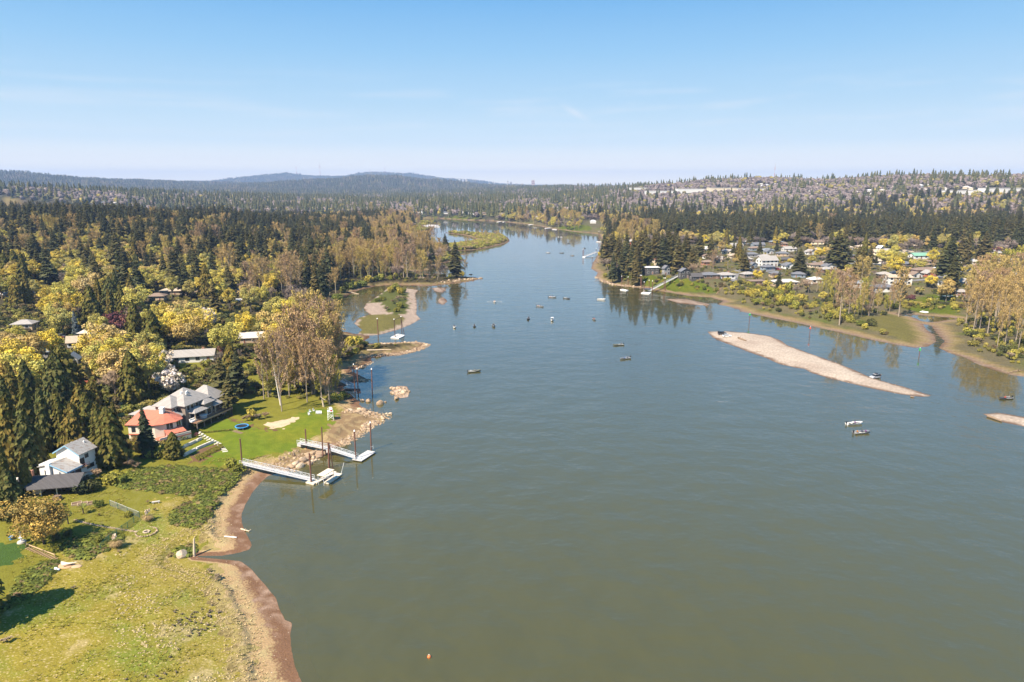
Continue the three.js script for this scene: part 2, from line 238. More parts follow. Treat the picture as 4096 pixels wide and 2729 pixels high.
function groundColor(x, z, d, kind, far) {
  if (kind === 'left' && d > 0.9 && far < 260 && Math.abs(x - INLET[0]) < 26 && Math.abs(z - INLET[1]) < 26) d = lerp(d, Math.max(d, sdPoly(NO_INLET, x, z)), sst(0.9, 2.4, d));
  const n1 = fbm(x * 0.03, z * 0.03, 4), n2 = fbm(x * 0.23 + 40, z * 0.23, 3), wx = x + 1.5 * noiseB(x * 0.3, z * 0.3), wz = z + 1.5 * noiseB(x * 0.3 + 50, z * 0.3);
  let c;
  if (d < 0) c = COL.bed;
  else if (kind === 'sand') { c = mix3(COL.bar, COL.gravel, clamp(0.25 + n1 + n2 * 0.5)); if (d < 1.6 + n2) c = mix3(COL.mud, COL.gravel, 0.35); }
  else if (kind === 'bar') c = mix3(COL.gravel, COL.mud, clamp(0.4 + n2));
  else {
    const left = kind === 'left';
    const open = left ? z > -330 : true;
    let inner = left ? (z > -300 ? COL.garden : COL.forest) : kind === 'island' ? COL.gravel : far > 1500 ? mix3(COL.far, COL.fartan, clamp(0.4 + n1 * 1.6)) : COL.suburb;
    if (left && far > 620 && d < 34) inner = COL.drygrass; else if (left && far > 1100) inner = mix3(COL.far, COL.forest, clamp(0.5 + n1));
    if (kind === 'right' && far <= 1500) inner = mix3(COL.suburb, COL.lawn, clamp(n1 * 1.4));
    c = inner;
    let zn = null;
    if (far < 1700) for (const q of ZONES) { const s = inZone(q, wx, wz, 2); if (s > 0 && s > -1) { zn = q.name; c = COL[zn] || c; } }
    if (zn === 'meadow') {
      c = mix3(COL.meadow, [0.120, 0.145, 0.014], clamp(0.15 + n1 * 1.9 + n2 * 0.5));
      c = mix3(c, COL.straw, clamp(sst(0.25, 0.7, fbm(x * 0.05 + 9, z * 0.05, 3) + n2 * 0.5) * 0.6 + 0.08 + 0.10 * sst(26, 12, d)));
      const worn = fbm(x * 0.9, z * 1.5, 2); if (worn > 0.34 && d < 55) c = mix3(c, [0.40, 0.31, 0.17], 0.75);
    } else if (zn === 'lawn') c = mix3(c, [0.15, 0.155, 0.014], clamp(0.3 + n1 * 1.2 + n2 * 0.4));
    else if (zn === 'bramble' || zn === 'garden') c = mix3(c, [0.15, 0.14, 0.035], clamp(n2 * 1.3));
    if (zn !== 'riprap') {
      const wb = left && z > -330 ? 1 : 0.75, nn = n2 * 3.2 + n1 * 3, m0 = 3.4 * wb, m1 = 7.6 * wb;
      if (kind === 'left' || kind === 'right') {
        const n3 = noiseB(x * 1.3, z * 1.3) * 0.5 + noiseB(x * 3.7, z * 3.7) * 0.35, mudC = mix3(COL.mud, COL.gravel, kind === 'right' ? 0.45 : clamp(n1 * 0.7 + n2 * 0.5) * 0.6), sandC = mix3(COL.sand, COL.straw, clamp(0.3 + n2 * 1.5 + n3 * 0.6));
        if (d < m1 + nn) c = mix3(mudC, sandC, sst(-0.9, 0.9, d - m0 - nn * 0.5 + n3 * 1.3));
        else if (d < m1 + 2.6 + nn * 1.2 && zn !== 'lawn') c = mix3(mix3(COL.straw, COL.meadow, 0.35), [0.12, 0.09, 0.035], clamp(n2 * 1.8));
      }
    } else if (n2 > 0.1) c = mix3(c, COL.straw, 0.4);
  }
  const k = 1 + 0.17 * n2 + 0.10 * noise(x * 1.7, z * 1.7);
  return [c[0] * k, c[1] * k, c[2] * k];
}
const toS = (v) => { v = clamp(v); return v <= 0.0031308 ? v * 12.92 : 1.055 * Math.pow(v, 1 / 2.4) - 0.055; };
function grainTexture(size, fn, srgb = true) { const d = new Uint8Array(size * size * 4); for (let j = 0; j < size; j++) for (let i = 0; i < size; i++) { const c = fn(i / size, j / size), o = (j * size + i) * 4; for (let q = 0; q < 3; q++) d[o + q] = clamp(Array.isArray(c) ? c[q] : c) * 255; d[o + 3] = 255; } const t = new THREE.DataTexture(d, size, size); t.wrapS = t.wrapT = THREE.RepeatWrapping; t.magFilter = THREE.LinearFilter; t.minFilter = THREE.LinearMipmapLinearFilter; t.generateMipmaps = true; if (srgb) t.colorSpace = THREE.SRGBColorSpace; t.needsUpdate = true; return t; }
// a tiling gradient noise on the unit square: f cells across
const PERM = (() => { const R = rng(5), p = [...Array(256).keys()]; for (let i = 255; i > 0; i--) { const j = Math.floor(R() * (i + 1)); [p[i], p[j]] = [p[j], p[i]]; } return [...p, ...p]; })();
const pnoise = (x, y, f, s) => { const i = Math.floor(x), j = Math.floor(y), u = x - i, v = y - j, g = (a, b, du, dv) => { const k = PERM[(PERM[((a % f) + f) % f & 255] + (((b % f) + f) % f) + s) & 255] / 256 * 6.2832; return Math.cos(k) * du + Math.sin(k) * dv; }, fu = u * u * u * (u * (u * 6 - 15) + 10), fv = v * v * v * (v * (v * 6 - 15) + 10); return 1.5 * lerp(lerp(g(i, j, u, v), g(i + 1, j, u - 1, v), fu), lerp(g(i, j + 1, u, v - 1), g(i + 1, j + 1, u - 1, v - 1), fu), fv); };
const tile = (u, v, f, o = 3, s = 0) => { let t = 0, k = 0.5; for (let i = 0; i < o; i++) { t += k * pnoise(u * f, v * f, f, (s + i * 37) & 255); k *= 0.5; f *= 2; } return t; };
const grain = grainTexture(512, (u, v) => 0.80 + 0.22 * tile(u, v, 14, 4) + 0.16 * (noise(u * 900, v * 900)));

// ------------------------------------------------------------------ the ground: one graded sheet to the horizon, with a finer sheet for the near bank
const axis = (from, to, fine, rate, centre) => { const a = [centre]; let s = centre; while (s < to) { s += Math.max(fine, rate * Math.abs(s)); a.push(s); } s = centre; const b = []; while (s > from) { s -= Math.max(fine, rate * Math.abs(s)); b.push(s); } return [...b.reverse(), ...a]; };
const gx = axis(-13000, 13000, 2.0, 0.0125, 0), gz = axis(-17500, 60, 1.6, 0.009, -90).reverse();
const snap = (arr, v) => arr.reduce((p, q) => Math.abs(q - v) < Math.abs(p - v) ? q : p);
const PX0 = snap(gx, -175), PX1 = snap(gx, -14), PZ0 = snap(gz, -300), PZ1 = snap(gz, -84);
function sheet(name, xs, zs, skip, colored, mat, patchUV) {
  const nx = xs.length, nz = zs.length, p = new Float32Array(nx * nz * 3), c = colored ? new Float32Array(nx * nz * 3) : null, u = new Float32Array(nx * nz * 2), dd = new Float32Array(nx * nz), kk = new Uint8Array(nx * nz), kinds = ['left', 'right', 'island', 'sand', 'bar'];
  for (let j = 0; j < nz; j++) for (let i = 0; i < nx; i++) {
    const x = xs[i], z = zs[j], o = j * nx + i; let [d, k] = shoreAt(x, z); const y = terrOf(x, z, d, k);
    p.set([x, y, z], o * 3); dd[o] = d; kk[o] = kinds.indexOf(k);
    if (colored) c.set(groundColor(x, z, d, k, Math.hypot(x, z)), o * 3);
    if (patchUV) u.set([(x - PX0) / (PX1 - PX0), (z - PZ0) / (PZ1 - PZ0)], o * 2); else u.set([x / 14, z / 14], o * 2);
  }
  const idx = [];
  for (let j = 0; j + 1 < nz; j++) for (let i = 0; i + 1 < nx; i++) {
    if (skip && xs[i] >= PX0 && xs[i + 1] <= PX1 && zs[j] <= PZ1 && zs[j + 1] >= PZ0) continue;
    const a = j * nx + i, b = a + 1, e = a + nx, f = e + 1;
    if (p[a * 3 + 1] < -1.6 && p[b * 3 + 1] < -1.6 && p[e * 3 + 1] < -1.6 && p[f * 3 + 1] < -1.6) continue;    // deep bed, never seen
    idx.push(a, b, e, b, f, e);
  }
  const g = new THREE.BufferGeometry(); g.setAttribute('position', new THREE.BufferAttribute(p, 3)); if (c) g.setAttribute('color', new THREE.BufferAttribute(c, 3)); g.setAttribute('uv', new THREE.BufferAttribute(u, 2)); g.setIndex(idx); g.computeVertexNormals();
  // grid runs towards -z, so flip if the faces look down
  if (g.attributes.normal.getY(Math.floor(nx * nz / 2)) < 0) { for (let i = 0; i < idx.length; i += 3) { const t = idx[i]; idx[i] = idx[i + 1]; idx[i + 1] = t; } g.setIndex(idx); g.computeVertexNormals(); }
  const m = part(name, g, mat, scene); structure(m); return { m, dd, kk, nx, nz };
}
const groundMat = new THREE.MeshPhysicalMaterial({ vertexColors: true, roughness: 1, specularIntensity: 0.2, map: grain });
sheet('ground', gx, gz, true, true, groundMat, false);
{
  const step = 0.8, xs = [], zs = [], nxs = Math.round((PX1 - PX0) / step), nzs = Math.round((PZ1 - PZ0) / step);
  for (let i = 0; i <= nxs; i++) xs.push(PX0 + (PX1 - PX0) * i / nxs);
  for (let j = 0; j <= nzs; j++) zs.push(PZ1 + (PZ0 - PZ1) * j / nzs);
  const mat = new THREE.MeshPhysicalMaterial({ roughness: 1, specularIntensity: 0.2 });
  const S = sheet('near_bank', xs, zs, false, false, mat, true);
  const TW = 1400, TH = 1900, data = new Uint8Array(TW * TH * 4), hgt = new Uint8Array(TW * TH * 4);
  const kinds = ['left', 'right', 'island', 'sand', 'bar'];
  for (let j = 0; j < TH; j++) for (let i = 0; i < TW; i++) {
    const x = PX0 + (PX1 - PX0) * (i + 0.5) / TW, z = PZ0 + (PZ1 - PZ0) * (j + 0.5) / TH;
    const gi = (x - PX0) / (PX1 - PX0) * nxs, gj = (PZ1 - z) / (PZ1 - PZ0) * nzs, i0 = Math.min(nxs - 1, gi | 0), j0 = Math.min(nzs - 1, gj | 0), fx = gi - i0, fz = gj - j0, o = j0 * S.nx + i0;
    const d = lerp(lerp(S.dd[o], S.dd[o + 1], fx), lerp(S.dd[o + S.nx], S.dd[o + S.nx + 1], fx), fz);
    const c = groundColor(x, z, d, kinds[S.kk[o]], 200), q = (j * TW + i) * 4, k = 1 + 0.12 * noiseB(x * 3.1, z * 3.1) + 0.12 * noiseB(x * 7, z * 7);
    data[q] = toS(c[0] * k) * 255; data[q + 1] = toS(c[1] * k) * 255; data[q + 2] = toS(c[2] * k) * 255; data[q + 3] = 255;
    const b = clamp(0.5 + 0.3 * noise(x * 1.9, z * 1.9) + 0.22 * noiseB(x * 5, z * 5)) * 255; hgt[q] = hgt[q + 1] = hgt[q + 2] = b; hgt[q + 3] = 255;
  }
  const t = new THREE.DataTexture(data, TW, TH); t.colorSpace = THREE.SRGBColorSpace; t.magFilter = THREE.LinearFilter; t.needsUpdate = true; mat.map = t;
  const b = new THREE.DataTexture(hgt, TW, TH); b.magFilter = THREE.LinearFilter; b.needsUpdate = true; mat.bumpMap = b; mat.bumpScale = 0.10;
}
// ------------------------------------------------------------------ the river
{
  const wave = grainTexture(1024, (u, v) => {
    // short wind ripples running across the river, broken up by turbulence
    const w = 0.5 + 0.5 * tile(u, v, 5, 2, 9), ph = (v * 20 + u * 6) * 2 * Math.PI + 5 * tile(u, v, 6, 3, 4), ph2 = (v * 33 - u * 9) * 2 * Math.PI + 6 * tile(u, v, 9, 2, 14);
    return 0.5 + 0.20 * Math.sin(ph) * w + 0.13 * Math.sin(ph2) * (1.2 - w) + 0.28 * tile(u, v, 40, 3, 21);
  }, false);
  wave.repeat.set(1 / 17, 1 / 14); 
  const swell = grainTexture(512, (u, v) => { const e = 1 / 512, h = (a, b) => tile(a, b, 7, 4, 33), s = 1.6; const dx = (h(u + e, v) - h(u - e, v)) / (2 * e) * 0.03 * s, dz = (h(u, v + e) - h(u, v - e)) / (2 * e) * 0.03 * s; const l = Math.hypot(dx, dz, 1); return [0.5 - 0.5 * dx / l, 0.5 - 0.5 * dz / l, 0.5 + 0.5 / l]; }, false);
  swell.repeat.set(1 / 95, 1 / 70);
  const ruffle = grainTexture(512, (u, v) => clamp(0.72 + 0.55 * tile(u, v, 4, 4, 71)), false); ruffle.repeat.set(1 / 130, 1 / 420);   // wind-ruffled and slack water
  const rect = (y, x0, x1, z0, z1) => { const g = new THREE.BufferGeometry(); g.setAttribute('position', new THREE.Float32BufferAttribute([x0, y, z1, x1, y, z1, x1, y, z0, x0, y, z0], 3)); g.setAttribute('uv', new THREE.Float32BufferAttribute([x0, -z1, x1, -z1, x1, -z0, x0, -z0], 2)); g.setIndex([0, 1, 2, 0, 2, 3]); g.computeVertexNormals(); return g; };
  const water = new THREE.MeshPhysicalMaterial({ roughness: 0.07, clearcoat: 1, clearcoatRoughness: 0.05, transparent: true, opacity: 0.86, ior: 1.36, roughnessMap: ruffle, bumpMap: wave, bumpScale: 0.045, normalMap: swell, normalScale: new THREE.Vector2(0.15, 0.15) });
  water.color.setRGB(0.072, 0.067, 0.016);
  structure(part('river_water', rect(0, -2600, 2200, -2400, 60), water, scene));
  // silt hangs in the river: a little below the surface it hides the bed
  const haze = new THREE.MeshStandardMaterial({ roughness: 1, transparent: true, opacity: 0.55 }); haze.color.setRGB(0.084, 0.075, 0.024);
  structure(part('silty_water', rect(-0.14, -2600, 2200, -2400, 60), haze, scene));
  structure(part('deep_water', rect(-0.36, -2600, 2200, -2400, 60), M(0.080, 0.073, 0.024, 1), scene));
}
// ------------------------------------------------------------------ vegetation builders
class Leaves {
  constructor() { this.p = []; this.c = []; }
  tri(a, b, d, c) { this.p.push(...a, ...b, ...d); for (let i = 0; i < 3; i++) this.c.push(...c); }
  // a small kite-shaped spray of leaves: centre, size, the way it faces, its long axis
  kite(o, s, n, t, c, stretch = 1, q = 0.5) {
    const nx = n[0], ny = n[1], nz = n[2]; let ax = t[0] - nx * (t[0] * nx + t[1] * ny + t[2] * nz), ay = t[1] - ny * (t[0] * nx + t[1] * ny + t[2] * nz), az = t[2] - nz * (t[0] * nx + t[1] * ny + t[2] * nz);
    const l = Math.hypot(ax, ay, az) || 1; ax *= s * stretch / l; ay *= s * stretch / l; az *= s * stretch / l;
    const bx = (ny * az - nz * ay) / stretch, by = (nz * ax - nx * az) / stretch, bz = (nx * ay - ny * ax) / stretch;
    const A = [o[0] - ax, o[1] - ay, o[2] - az], C = [o[0] + ax, o[1] + ay, o[2] + az], B = [o[0] + bx - ax * (0.5 - q), o[1] + by - ay * (0.5 - q), o[2] + bz - az * (0.5 - q)], D = [o[0] - bx * 0.8, o[1] - by * 0.8, o[2] - bz * 0.8];
    this.tri(A, B, C, c); this.tri(A, C, D, c);
  }
  geometry() { const g = new THREE.BufferGeometry(); g.setAttribute('position', new THREE.Float32BufferAttribute(this.p, 3)); g.setAttribute('color', new THREE.Float32BufferAttribute(this.c, 3)); g.computeVertexNormals(); return g; }
}
const unit = (x, y, z) => { const l = Math.hypot(x, y, z) || 1; return [x / l, y / l, z / l]; };
const ball = (R) => { let x, y, z, l; do { x = R() * 2 - 1; y = R() * 2 - 1; z = R() * 2 - 1; l = x * x + y * y + z * z; } while (l > 1 || l < 0.01); return [x, y, z]; };
function limb(list, pts, r0, r1, sides = 5) { for (let i = 1; i < pts.length; i++) list.push(bar(pts[i - 1], pts[i], lerp(r0, r1, (i - 1) / (pts.length - 1)), sides, lerp(r0, r1, i / (pts.length - 1)))); }
const woodGeo = (list) => { const g = merge(list); return g; };
function makeFir(seed, h, r, bare = 0.12, dense = 1) {
  const R = rng(seed), L = new Leaves(), W = []; limb(W, [[0, -0.6, 0], [0, h * 0.5, 0], [0, h * 0.99, 0]], h * 0.013, 0.04, 6);
  const rows = Math.round(40 * dense), gap = [R() * 6.28, R() * 6.28];
  for (let i = 0; i < rows; i++) {
    const t = bare + (1 - bare) * Math.pow(i / rows, 0.92), n = 8 - Math.round(3 * t), y = t * h, a0 = R() * 6.28, lv = 0.75 + 0.5 * R();
    for (let k = 0; k < n; k++) {
      const a = a0 + k / n * 6.28 + (R() - 0.5) * 0.7, len = r * Math.pow(1 - t, 0.72) * (0.62 + 0.55 * R()) * lv * (0.86 + 0.14 * Math.cos(a - gap[0])) * (t < 0.3 ? 0.55 + t * 1.5 : 1) + 0.25, ca = Math.cos(a), sa = Math.sin(a), droop = len * (0.18 + 0.28 * R());
      const w = len * (0.25 + 0.15 * R()) + 0.25, v = 0.62 + 0.7 * R(), c = [v * (0.95 + 0.2 * R()), v, v * (0.85 + 0.3 * R())];
      const P = (s, q, dy) => [ca * len * s - sa * w * q, y - droop * s * s + dy, sa * len * s + ca * w * q], tw = (R() - 0.5) * 0.7 * w;
      L.tri(P(0.05, 0, 0), P(0.55, 1, tw - 0.2 * w), P(1, 0, 0), c); L.tri(P(0.05, 0, 0), P(1, 0, 0), P(0.55, -1, -tw - 0.2 * w), c);
      for (let q = 0; q < 3; q++) { const s = 0.3 + 0.65 * R(), z = (R() - 0.5) * 1.5, o = P(s, z * 0.6, 0), v2 = v * (0.75 + 0.5 * R()), c2 = [v2, v2, v2 * 0.9]; L.tri(o, P(s + 0.18, z, -w * (0.2 + 0.6 * R())), P(s - 0.16, z * 1.2, -w * (0.3 + 0.6 * R())), c2); }
    }
  }
  L.tri([0, h * 1.02, 0], [0.35, h * 0.95, 0.1], [-0.3, h * 0.95, 0.15], [1, 1, 1]); L.tri([0, h * 1.02, 0], [0.05, h * 0.95, -0.35], [-0.1, h * 0.94, 0.3], [1, 1, 1]);
  return { trunk: woodGeo(W), crown: L.geometry(), h };
}
function makeCedar(seed, h, r, n = 2100, round = 0.5) {
  const R = rng(seed), L = new Leaves(), W = []; limb(W, [[0, -0.6, 0], [0, h * 0.6, 0], [0, h * 0.97, 0]], h * 0.02, 0.05, 6); const ph = R() * 50;
  for (let i = 0; i < n; i++) {
    const t = 0.04 + 0.96 * Math.pow(R(), 1.15), a = R() * 6.283, lob = 0.78 + 0.34 * noise(Math.cos(a) * 1.5 + ph, Math.sin(a) * 1.5 + t * h * 0.42) + 0.12 * noise(a * 3 + ph, t * h);
    const prof = Math.pow(1 - t, lerp(0.9, 0.5, round)) * (0.55 + 0.45 * sst(0, 0.22, t)), rr = r * prof * lob * (0.72 + 0.34 * Math.sqrt(R())) + 0.12, y = t * h;
    const o = [Math.cos(a) * rr, y, Math.sin(a) * rr], q = ball(R), nn = unit(Math.cos(a) + q[0] * 0.8, 0.42 + q[1] * 0.7, Math.sin(a) + q[2] * 0.8), v = 0.62 + 0.72 * R();
    L.kite(o, (0.36 + 0.3 * R()) * (h / 18) ** 0.4, nn, [Math.cos(a) * 0.6 + q[2] * 0.3, -0.8, Math.sin(a) * 0.6], [v * (0.9 + 0.35 * R()), v, v * 0.85], 1.45);
  }
  return { trunk: woodGeo(W), crown: L.geometry(), h };
}
function makeMaple(seed, h, r, o = {}) {
  const { clumps = 52, per = 124, size = 0.25, low = 0.26, flat: fl = 1, fill = 0.55 } = o, R = rng(seed), L = new Leaves(), W = [];
  const lean = (R() - 0.5) * 0.08 * h, top = h * 0.5; limb(W, [[0, -0.6, 0], [lean * 0.4, h * 0.22, 0], [lean, top, 0], [lean, h * 0.85, 0]], h * 0.022, 0.05, 6);
  const cy = h * (low + 1) / 2, ry = h * (1 - low) / 2 * fl, lobes = []; for (let i = 0; i < 5; i++) { const a = R() * 6.28; lobes.push([Math.cos(a), R() * 0.9 - 0.2, Math.sin(a), 0.12 + 0.26 * R()]); }
  for (let k = 0; k < clumps; k++) {
    let q = ball(R); const l = Math.hypot(...q), w = Math.pow(l, fill) / l; q = q.map((s) => s * w);
    let bulge = 0.78; for (const b of lobes) bulge += b[3] * Math.max(0, (q[0] * b[0] + q[1] * b[1] + q[2] * b[2])) ** 2;
    const c = [lean + q[0] * r * bulge * 0.86, cy + q[1] * ry * bulge * 0.86, q[2] * r * bulge * 0.86], cr = r * (0.17 + 0.15 * R()), cv = 0.66 + 0.62 * R(), hue = R();
    if (k % 2 === 0) limb(W, [[lean * 0.6, h * (0.2 + 0.2 * R()), 0], [lerp(lean, c[0], 0.55), lerp(h * 0.35, c[1], 0.6), c[2] * 0.5], c], h * 0.009, 0.03, 4);
    for (let i = 0; i < per; i++) {
      const b = ball(R), bl = Math.hypot(...b), s = (0.55 + 0.5 * bl) / bl, p = [c[0] + b[0] * s * cr, c[1] + b[1] * s * cr * 0.8, c[2] + b[2] * s * cr], v = cv * (0.78 + 0.44 * R()), e = ball(R);
      L.kite(p, size * (0.6 + 0.7 * R()), unit(b[0] + e[0] * 0.9, b[1] + 0.25 + e[1] * 0.9, b[2] + e[2] * 0.9), ball(R), [v * (0.94 + 0.14 * hue), v, v * (0.85 + 0.5 * (1 - hue))], 1.25);
    }
  }
  return { trunk: woodGeo(W), crown: L.geometry(), h };
}
function makePoplar(seed, h, r, o = {}) {
  const { n = 1700, size = 0.22, low = 0.28, twigs = 700 } = o, R = rng(seed), L = new Leaves(), W = []; const lean = (R() - 0.5) * 0.06 * h, bend = (R() - 0.5) * 0.05 * h;
  const stem = (t) => [lean * t, h * t, bend * t * t]; limb(W, [[0, -0.6, 0], stem(0.3), stem(0.62), stem(0.96)], h * 0.0135, 0.05, 6);
  const ends = [];
  for (let k = 0; k < 34; k++) {
    const t = low + (0.97 - low) * Math.pow(k / 34, 0.9), a = R() * 6.28, len = r * (1.25 - 0.75 * t) * (0.6 + 0.7 * R()) * (0.55 + 0.45 * sst(low, low + 0.18, t)), rise = len * (0.9 + 1.1 * R()), b = stem(t), e = [b[0] + Math.cos(a) * len, Math.min(b[1] + rise, h * 1.02), b[2] + Math.sin(a) * len], m = [lerp(b[0], e[0], 0.55), lerp(b[1], e[1], 0.42), lerp(b[2], e[2], 0.55)];
    limb(W, [b, m, e], h * 0.0042 * (1.3 - t), 0.02, 3); ends.push([b, m, e]);
  }
  for (let i = 0; i < n + twigs; i++) {
    const [b, m, e] = ends[Math.floor(R() * ends.length)], s = 0.15 + 0.95 * Math.sqrt(R()), base = s < 0.5 ? [0, 1, 2].map((q) => lerp(b[q], m[q], s * 2)) : [0, 1, 2].map((q) => lerp(m[q], e[q], (s - 0.5) * 2)), j = ball(R), sp = 0.10 * h * (0.35 + 0.5 * R()) * 0.55, v = 0.7 + 0.62 * R();
    const p = [base[0] + j[0] * sp, base[1] + j[1] * sp * 1.3, base[2] + j[2] * sp];
    if (i < twigs) { const u = unit(j[0] * 0.6, 1, j[2] * 0.6), l = 0.9 + 1.1 * R(), w = 0.035; L.tri([p[0] - w, p[1] - l / 2, p[2]], [p[0] + w, p[1] - l / 2, p[2] + w], [p[0] + u[0] * l, p[1] + u[1] * l / 2, p[2] + u[2] * l], [v * 0.75, v * 0.72, v * 0.75]); } else L.kite(p, size * (0.6 + 0.8 * R()), unit(j[0] + R() - 0.5, 0.3 + R() - 0.5, j[2] + R() - 0.5), [j[0] * 0.4, 1, j[2] * 0.4], [v * (0.95 + 0.12 * R()), v, v * (0.8 + 0.4 * R())], 1.4);
  }
  return { trunk: woodGeo(W), crown: L.geometry(), h };
}
function makeBare(seed, h, r, o = {}) {
  const { fine = 1900, low = 0.2 } = o, R = rng(seed), L = new Leaves(), W = [], ends = [];
  const grow = (p, d, len, rad, lv) => { const e = [p[0] + d[0] * len, p[1] + d[1] * len, p[2] + d[2] * len]; W.push(bar(p, e, rad, lv < 2 ? 5 : 3, rad * 0.62)); if (lv >= 3) { ends.push([p, e]); return; } const k = lv === 0 ? 5 : 3; for (let i = 0; i < k; i++) { const j = ball(R), q = unit(d[0] * 0.7 + j[0] * 0.95, d[1] * 0.75 + j[1] * 0.5 + 0.28, d[2] * 0.7 + j[2] * 0.95); grow([lerp(p[0], e[0], 0.6 + 0.4 * R()), lerp(p[1], e[1], 0.6 + 0.4 * R()), lerp(p[2], e[2], 0.6 + 0.4 * R())], q, len * (0.62 + 0.25 * R()), rad * 0.55, lv + 1); } };
  grow([0, -0.5, 0], unit((R() - 0.5) * 0.1, 1, (R() - 0.5) * 0.1), h * 0.32, h * 0.018, 0);
  const kx = r / (h * 0.33);
  for (let i = 0; i < fine; i++) { const [a, b] = ends[Math.floor(R() * ends.length)], s = R() * 1.1, p = [0, 1, 2].map((q) => lerp(a[q], b[q], s)), j = ball(R), u = unit(j[0] + (b[0] - a[0]) * 0.2, 0.45 + j[1], j[2] + (b[2] - a[2]) * 0.2), l = h * (0.05 + 0.06 * R()), w = 0.045 + 0.03 * R(), v = 0.75 + 0.5 * R(); L.tri([p[0] - w, p[1], p[2] - w], [p[0] + w, p[1], p[2] + w], [p[0] + u[0] * l, p[1] + u[1] * l, p[2] + u[2] * l], [v, v, v]); }
  const crown = L.geometry(), trunk = woodGeo(W); for (const g of [crown, trunk]) { g.scale(kx, 1, kx); }
  return { trunk, crown, h };
}
function makeShrub(seed, h, r, o = {}) {
  const { n = 620, size = 0.22, up = 0.3 } = o, R = rng(seed), L = new Leaves(), W = [], cs = []; for (let i = 0; i < 9; i++) { const a = R() * 6.28, q = Math.sqrt(R()) * 0.62; cs.push([Math.cos(a) * q * r, h * (0.30 + 0.34 * R()), Math.sin(a) * q * r, r * (0.34 + 0.22 * R()), 0.75 + 0.5 * R()]); limb(W, [[0, -0.3, 0], [Math.cos(a) * q * r * 0.6, h * 0.3, Math.sin(a) * q * r * 0.6]], 0.05, 0.03, 3); }
  for (let i = 0; i < n; i++) { const c = cs[i % 9], b = ball(R), s = 0.9 / Math.hypot(...b) * (0.7 + 0.4 * R()), p = [c[0] + b[0] * s * c[3], Math.max(0.05, c[1] + b[1] * s * h * 0.36), c[2] + b[2] * s * c[3]], v = c[4] * (0.75 + 0.5 * R()), e = ball(R); L.kite(p, size * (0.6 + 0.8 * R()), unit(b[0] + e[0] * 0.8, b[1] + 0.3 + e[1] * 0.8, b[2] + e[2] * 0.8), [b[0] * 0.5, up + 0.6, b[2] * 0.5], [v, v, v * (0.8 + 0.4 * R())], 1 + up); }
  return { trunk: woodGeo(W), crown: L.geometry(), h };
}
const leafMat = (r, g, b) => { const m = new THREE.MeshPhysicalMaterial({ vertexColors: true, roughness: 0.9, specularIntensity: 0.3, side: THREE.DoubleSide }); m.color.setRGB(r, g, b); return m; };
const bark = M(0.075, 0.055, 0.04), barkPale = M(0.30, 0.245, 0.185), barkGrey = M(0.15, 0.125, 0.10), barkDark = M(0.05, 0.038, 0.03);
const KIND = {};
function kind(code, name, category, shapes, tints, wood) { KIND[code] = { name, category, shapes, mats: tints.map((t) => leafMat(...t)), wood, protos: [] }; for (const s of shapes) for (const m of KIND[code].mats) { const g = new THREE.Group(); part('trunk', s.trunk, wood, g); part('crown', s.crown, m, g); g.userData = { kindName: name, category, h: s.h }; KIND[code].protos.push(g); } }
kind('F', 'fir_tree', 'tree', [makeFir(1, 34, 8.0), makeFir(2, 34, 8.8, 0.2), makeFir(3, 33, 7.0, 0.1), makeFir(4, 36, 8.2, 0.3), makeFir(5, 30, 8.4, 0.08)], [[0.075, 0.076, 0.028], [0.092, 0.086, 0.030], [0.060, 0.068, 0.029], [0.110, 0.094, 0.033]], bark);
kind('C', 'cedar_tree', 'tree', [makeCedar(11, 20, 4.6), makeCedar(12, 22, 4.2, 2100, 0.25), makeCedar(13, 18, 5.0, 2000, 0.9)], [[0.098, 0.096, 0.024], [0.122, 0.104, 0.026], [0.076, 0.084, 0.028]], bark);
kind('S', 'spruce_tree', 'tree', [makeFir(21, 18, 3.9, 0.03, 1.2), makeFir(22, 18, 3.4, 0.04, 1.2)], [[0.045, 0.060, 0.030], [0.12, 0.15, 0.16]], bark);
kind('M', 'maple_tree', 'tree', [makeMaple(31, 18, 6.8), makeMaple(32, 20, 6.4), makeMaple(33, 16, 7.2, { clumps: 54 }), makeMaple(34, 19, 6.0, { low: 0.18 })], [[0.52, 0.41, 0.07], [0.45, 0.40, 0.08], [0.45, 0.33, 0.10], [0.58, 0.46, 0.06], [0.39, 0.35, 0.09], [0.48, 0.36, 0.13]], barkGrey);
kind('G', 'willow_tree', 'tree', [makeMaple(41, 14, 6.0, { low: 0.08, clumps: 50, per: 50, size: 0.36 }), makePoplar(42, 22, 5, { n: 1900, low: 0.12 })], [[0.27, 0.26, 0.045], [0.33, 0.29, 0.06]], barkGrey);
kind('T', 'cottonwood_tree', 'tree', [makePoplar(51, 30, 5.6), makePoplar(52, 32, 5.0, { low: 0.36 }), makePoplar(53, 28, 6.2, { low: 0.22 }), makePoplar(54, 26, 4.6)], [[0.32, 0.215, 0.11], [0.35, 0.25, 0.095], [0.29, 0.20, 0.12], [0.36, 0.275, 0.09]], barkPale);
kind('B', 'bare_tree', 'tree', [makeBare(61, 15, 6.5), makeBare(62, 17, 5.6), makeBare(63, 14, 6.2)], [[0.25, 0.20, 0.15], [0.30, 0.22, 0.145], [0.21, 0.165, 0.135]], barkGrey);
kind('W', 'cherry_tree', 'tree', [makeMaple(71, 13, 5.2, { low: 0.12, clumps: 44, per: 46, size: 0.34 })], [[0.60, 0.53, 0.40]], barkDark);
kind('P', 'plum_tree', 'tree', [makeMaple(81, 9, 4.0, { clumps: 34, per: 46, size: 0.3 })], [[0.14, 0.055, 0.055], [0.22, 0.10, 0.07]], barkDark);
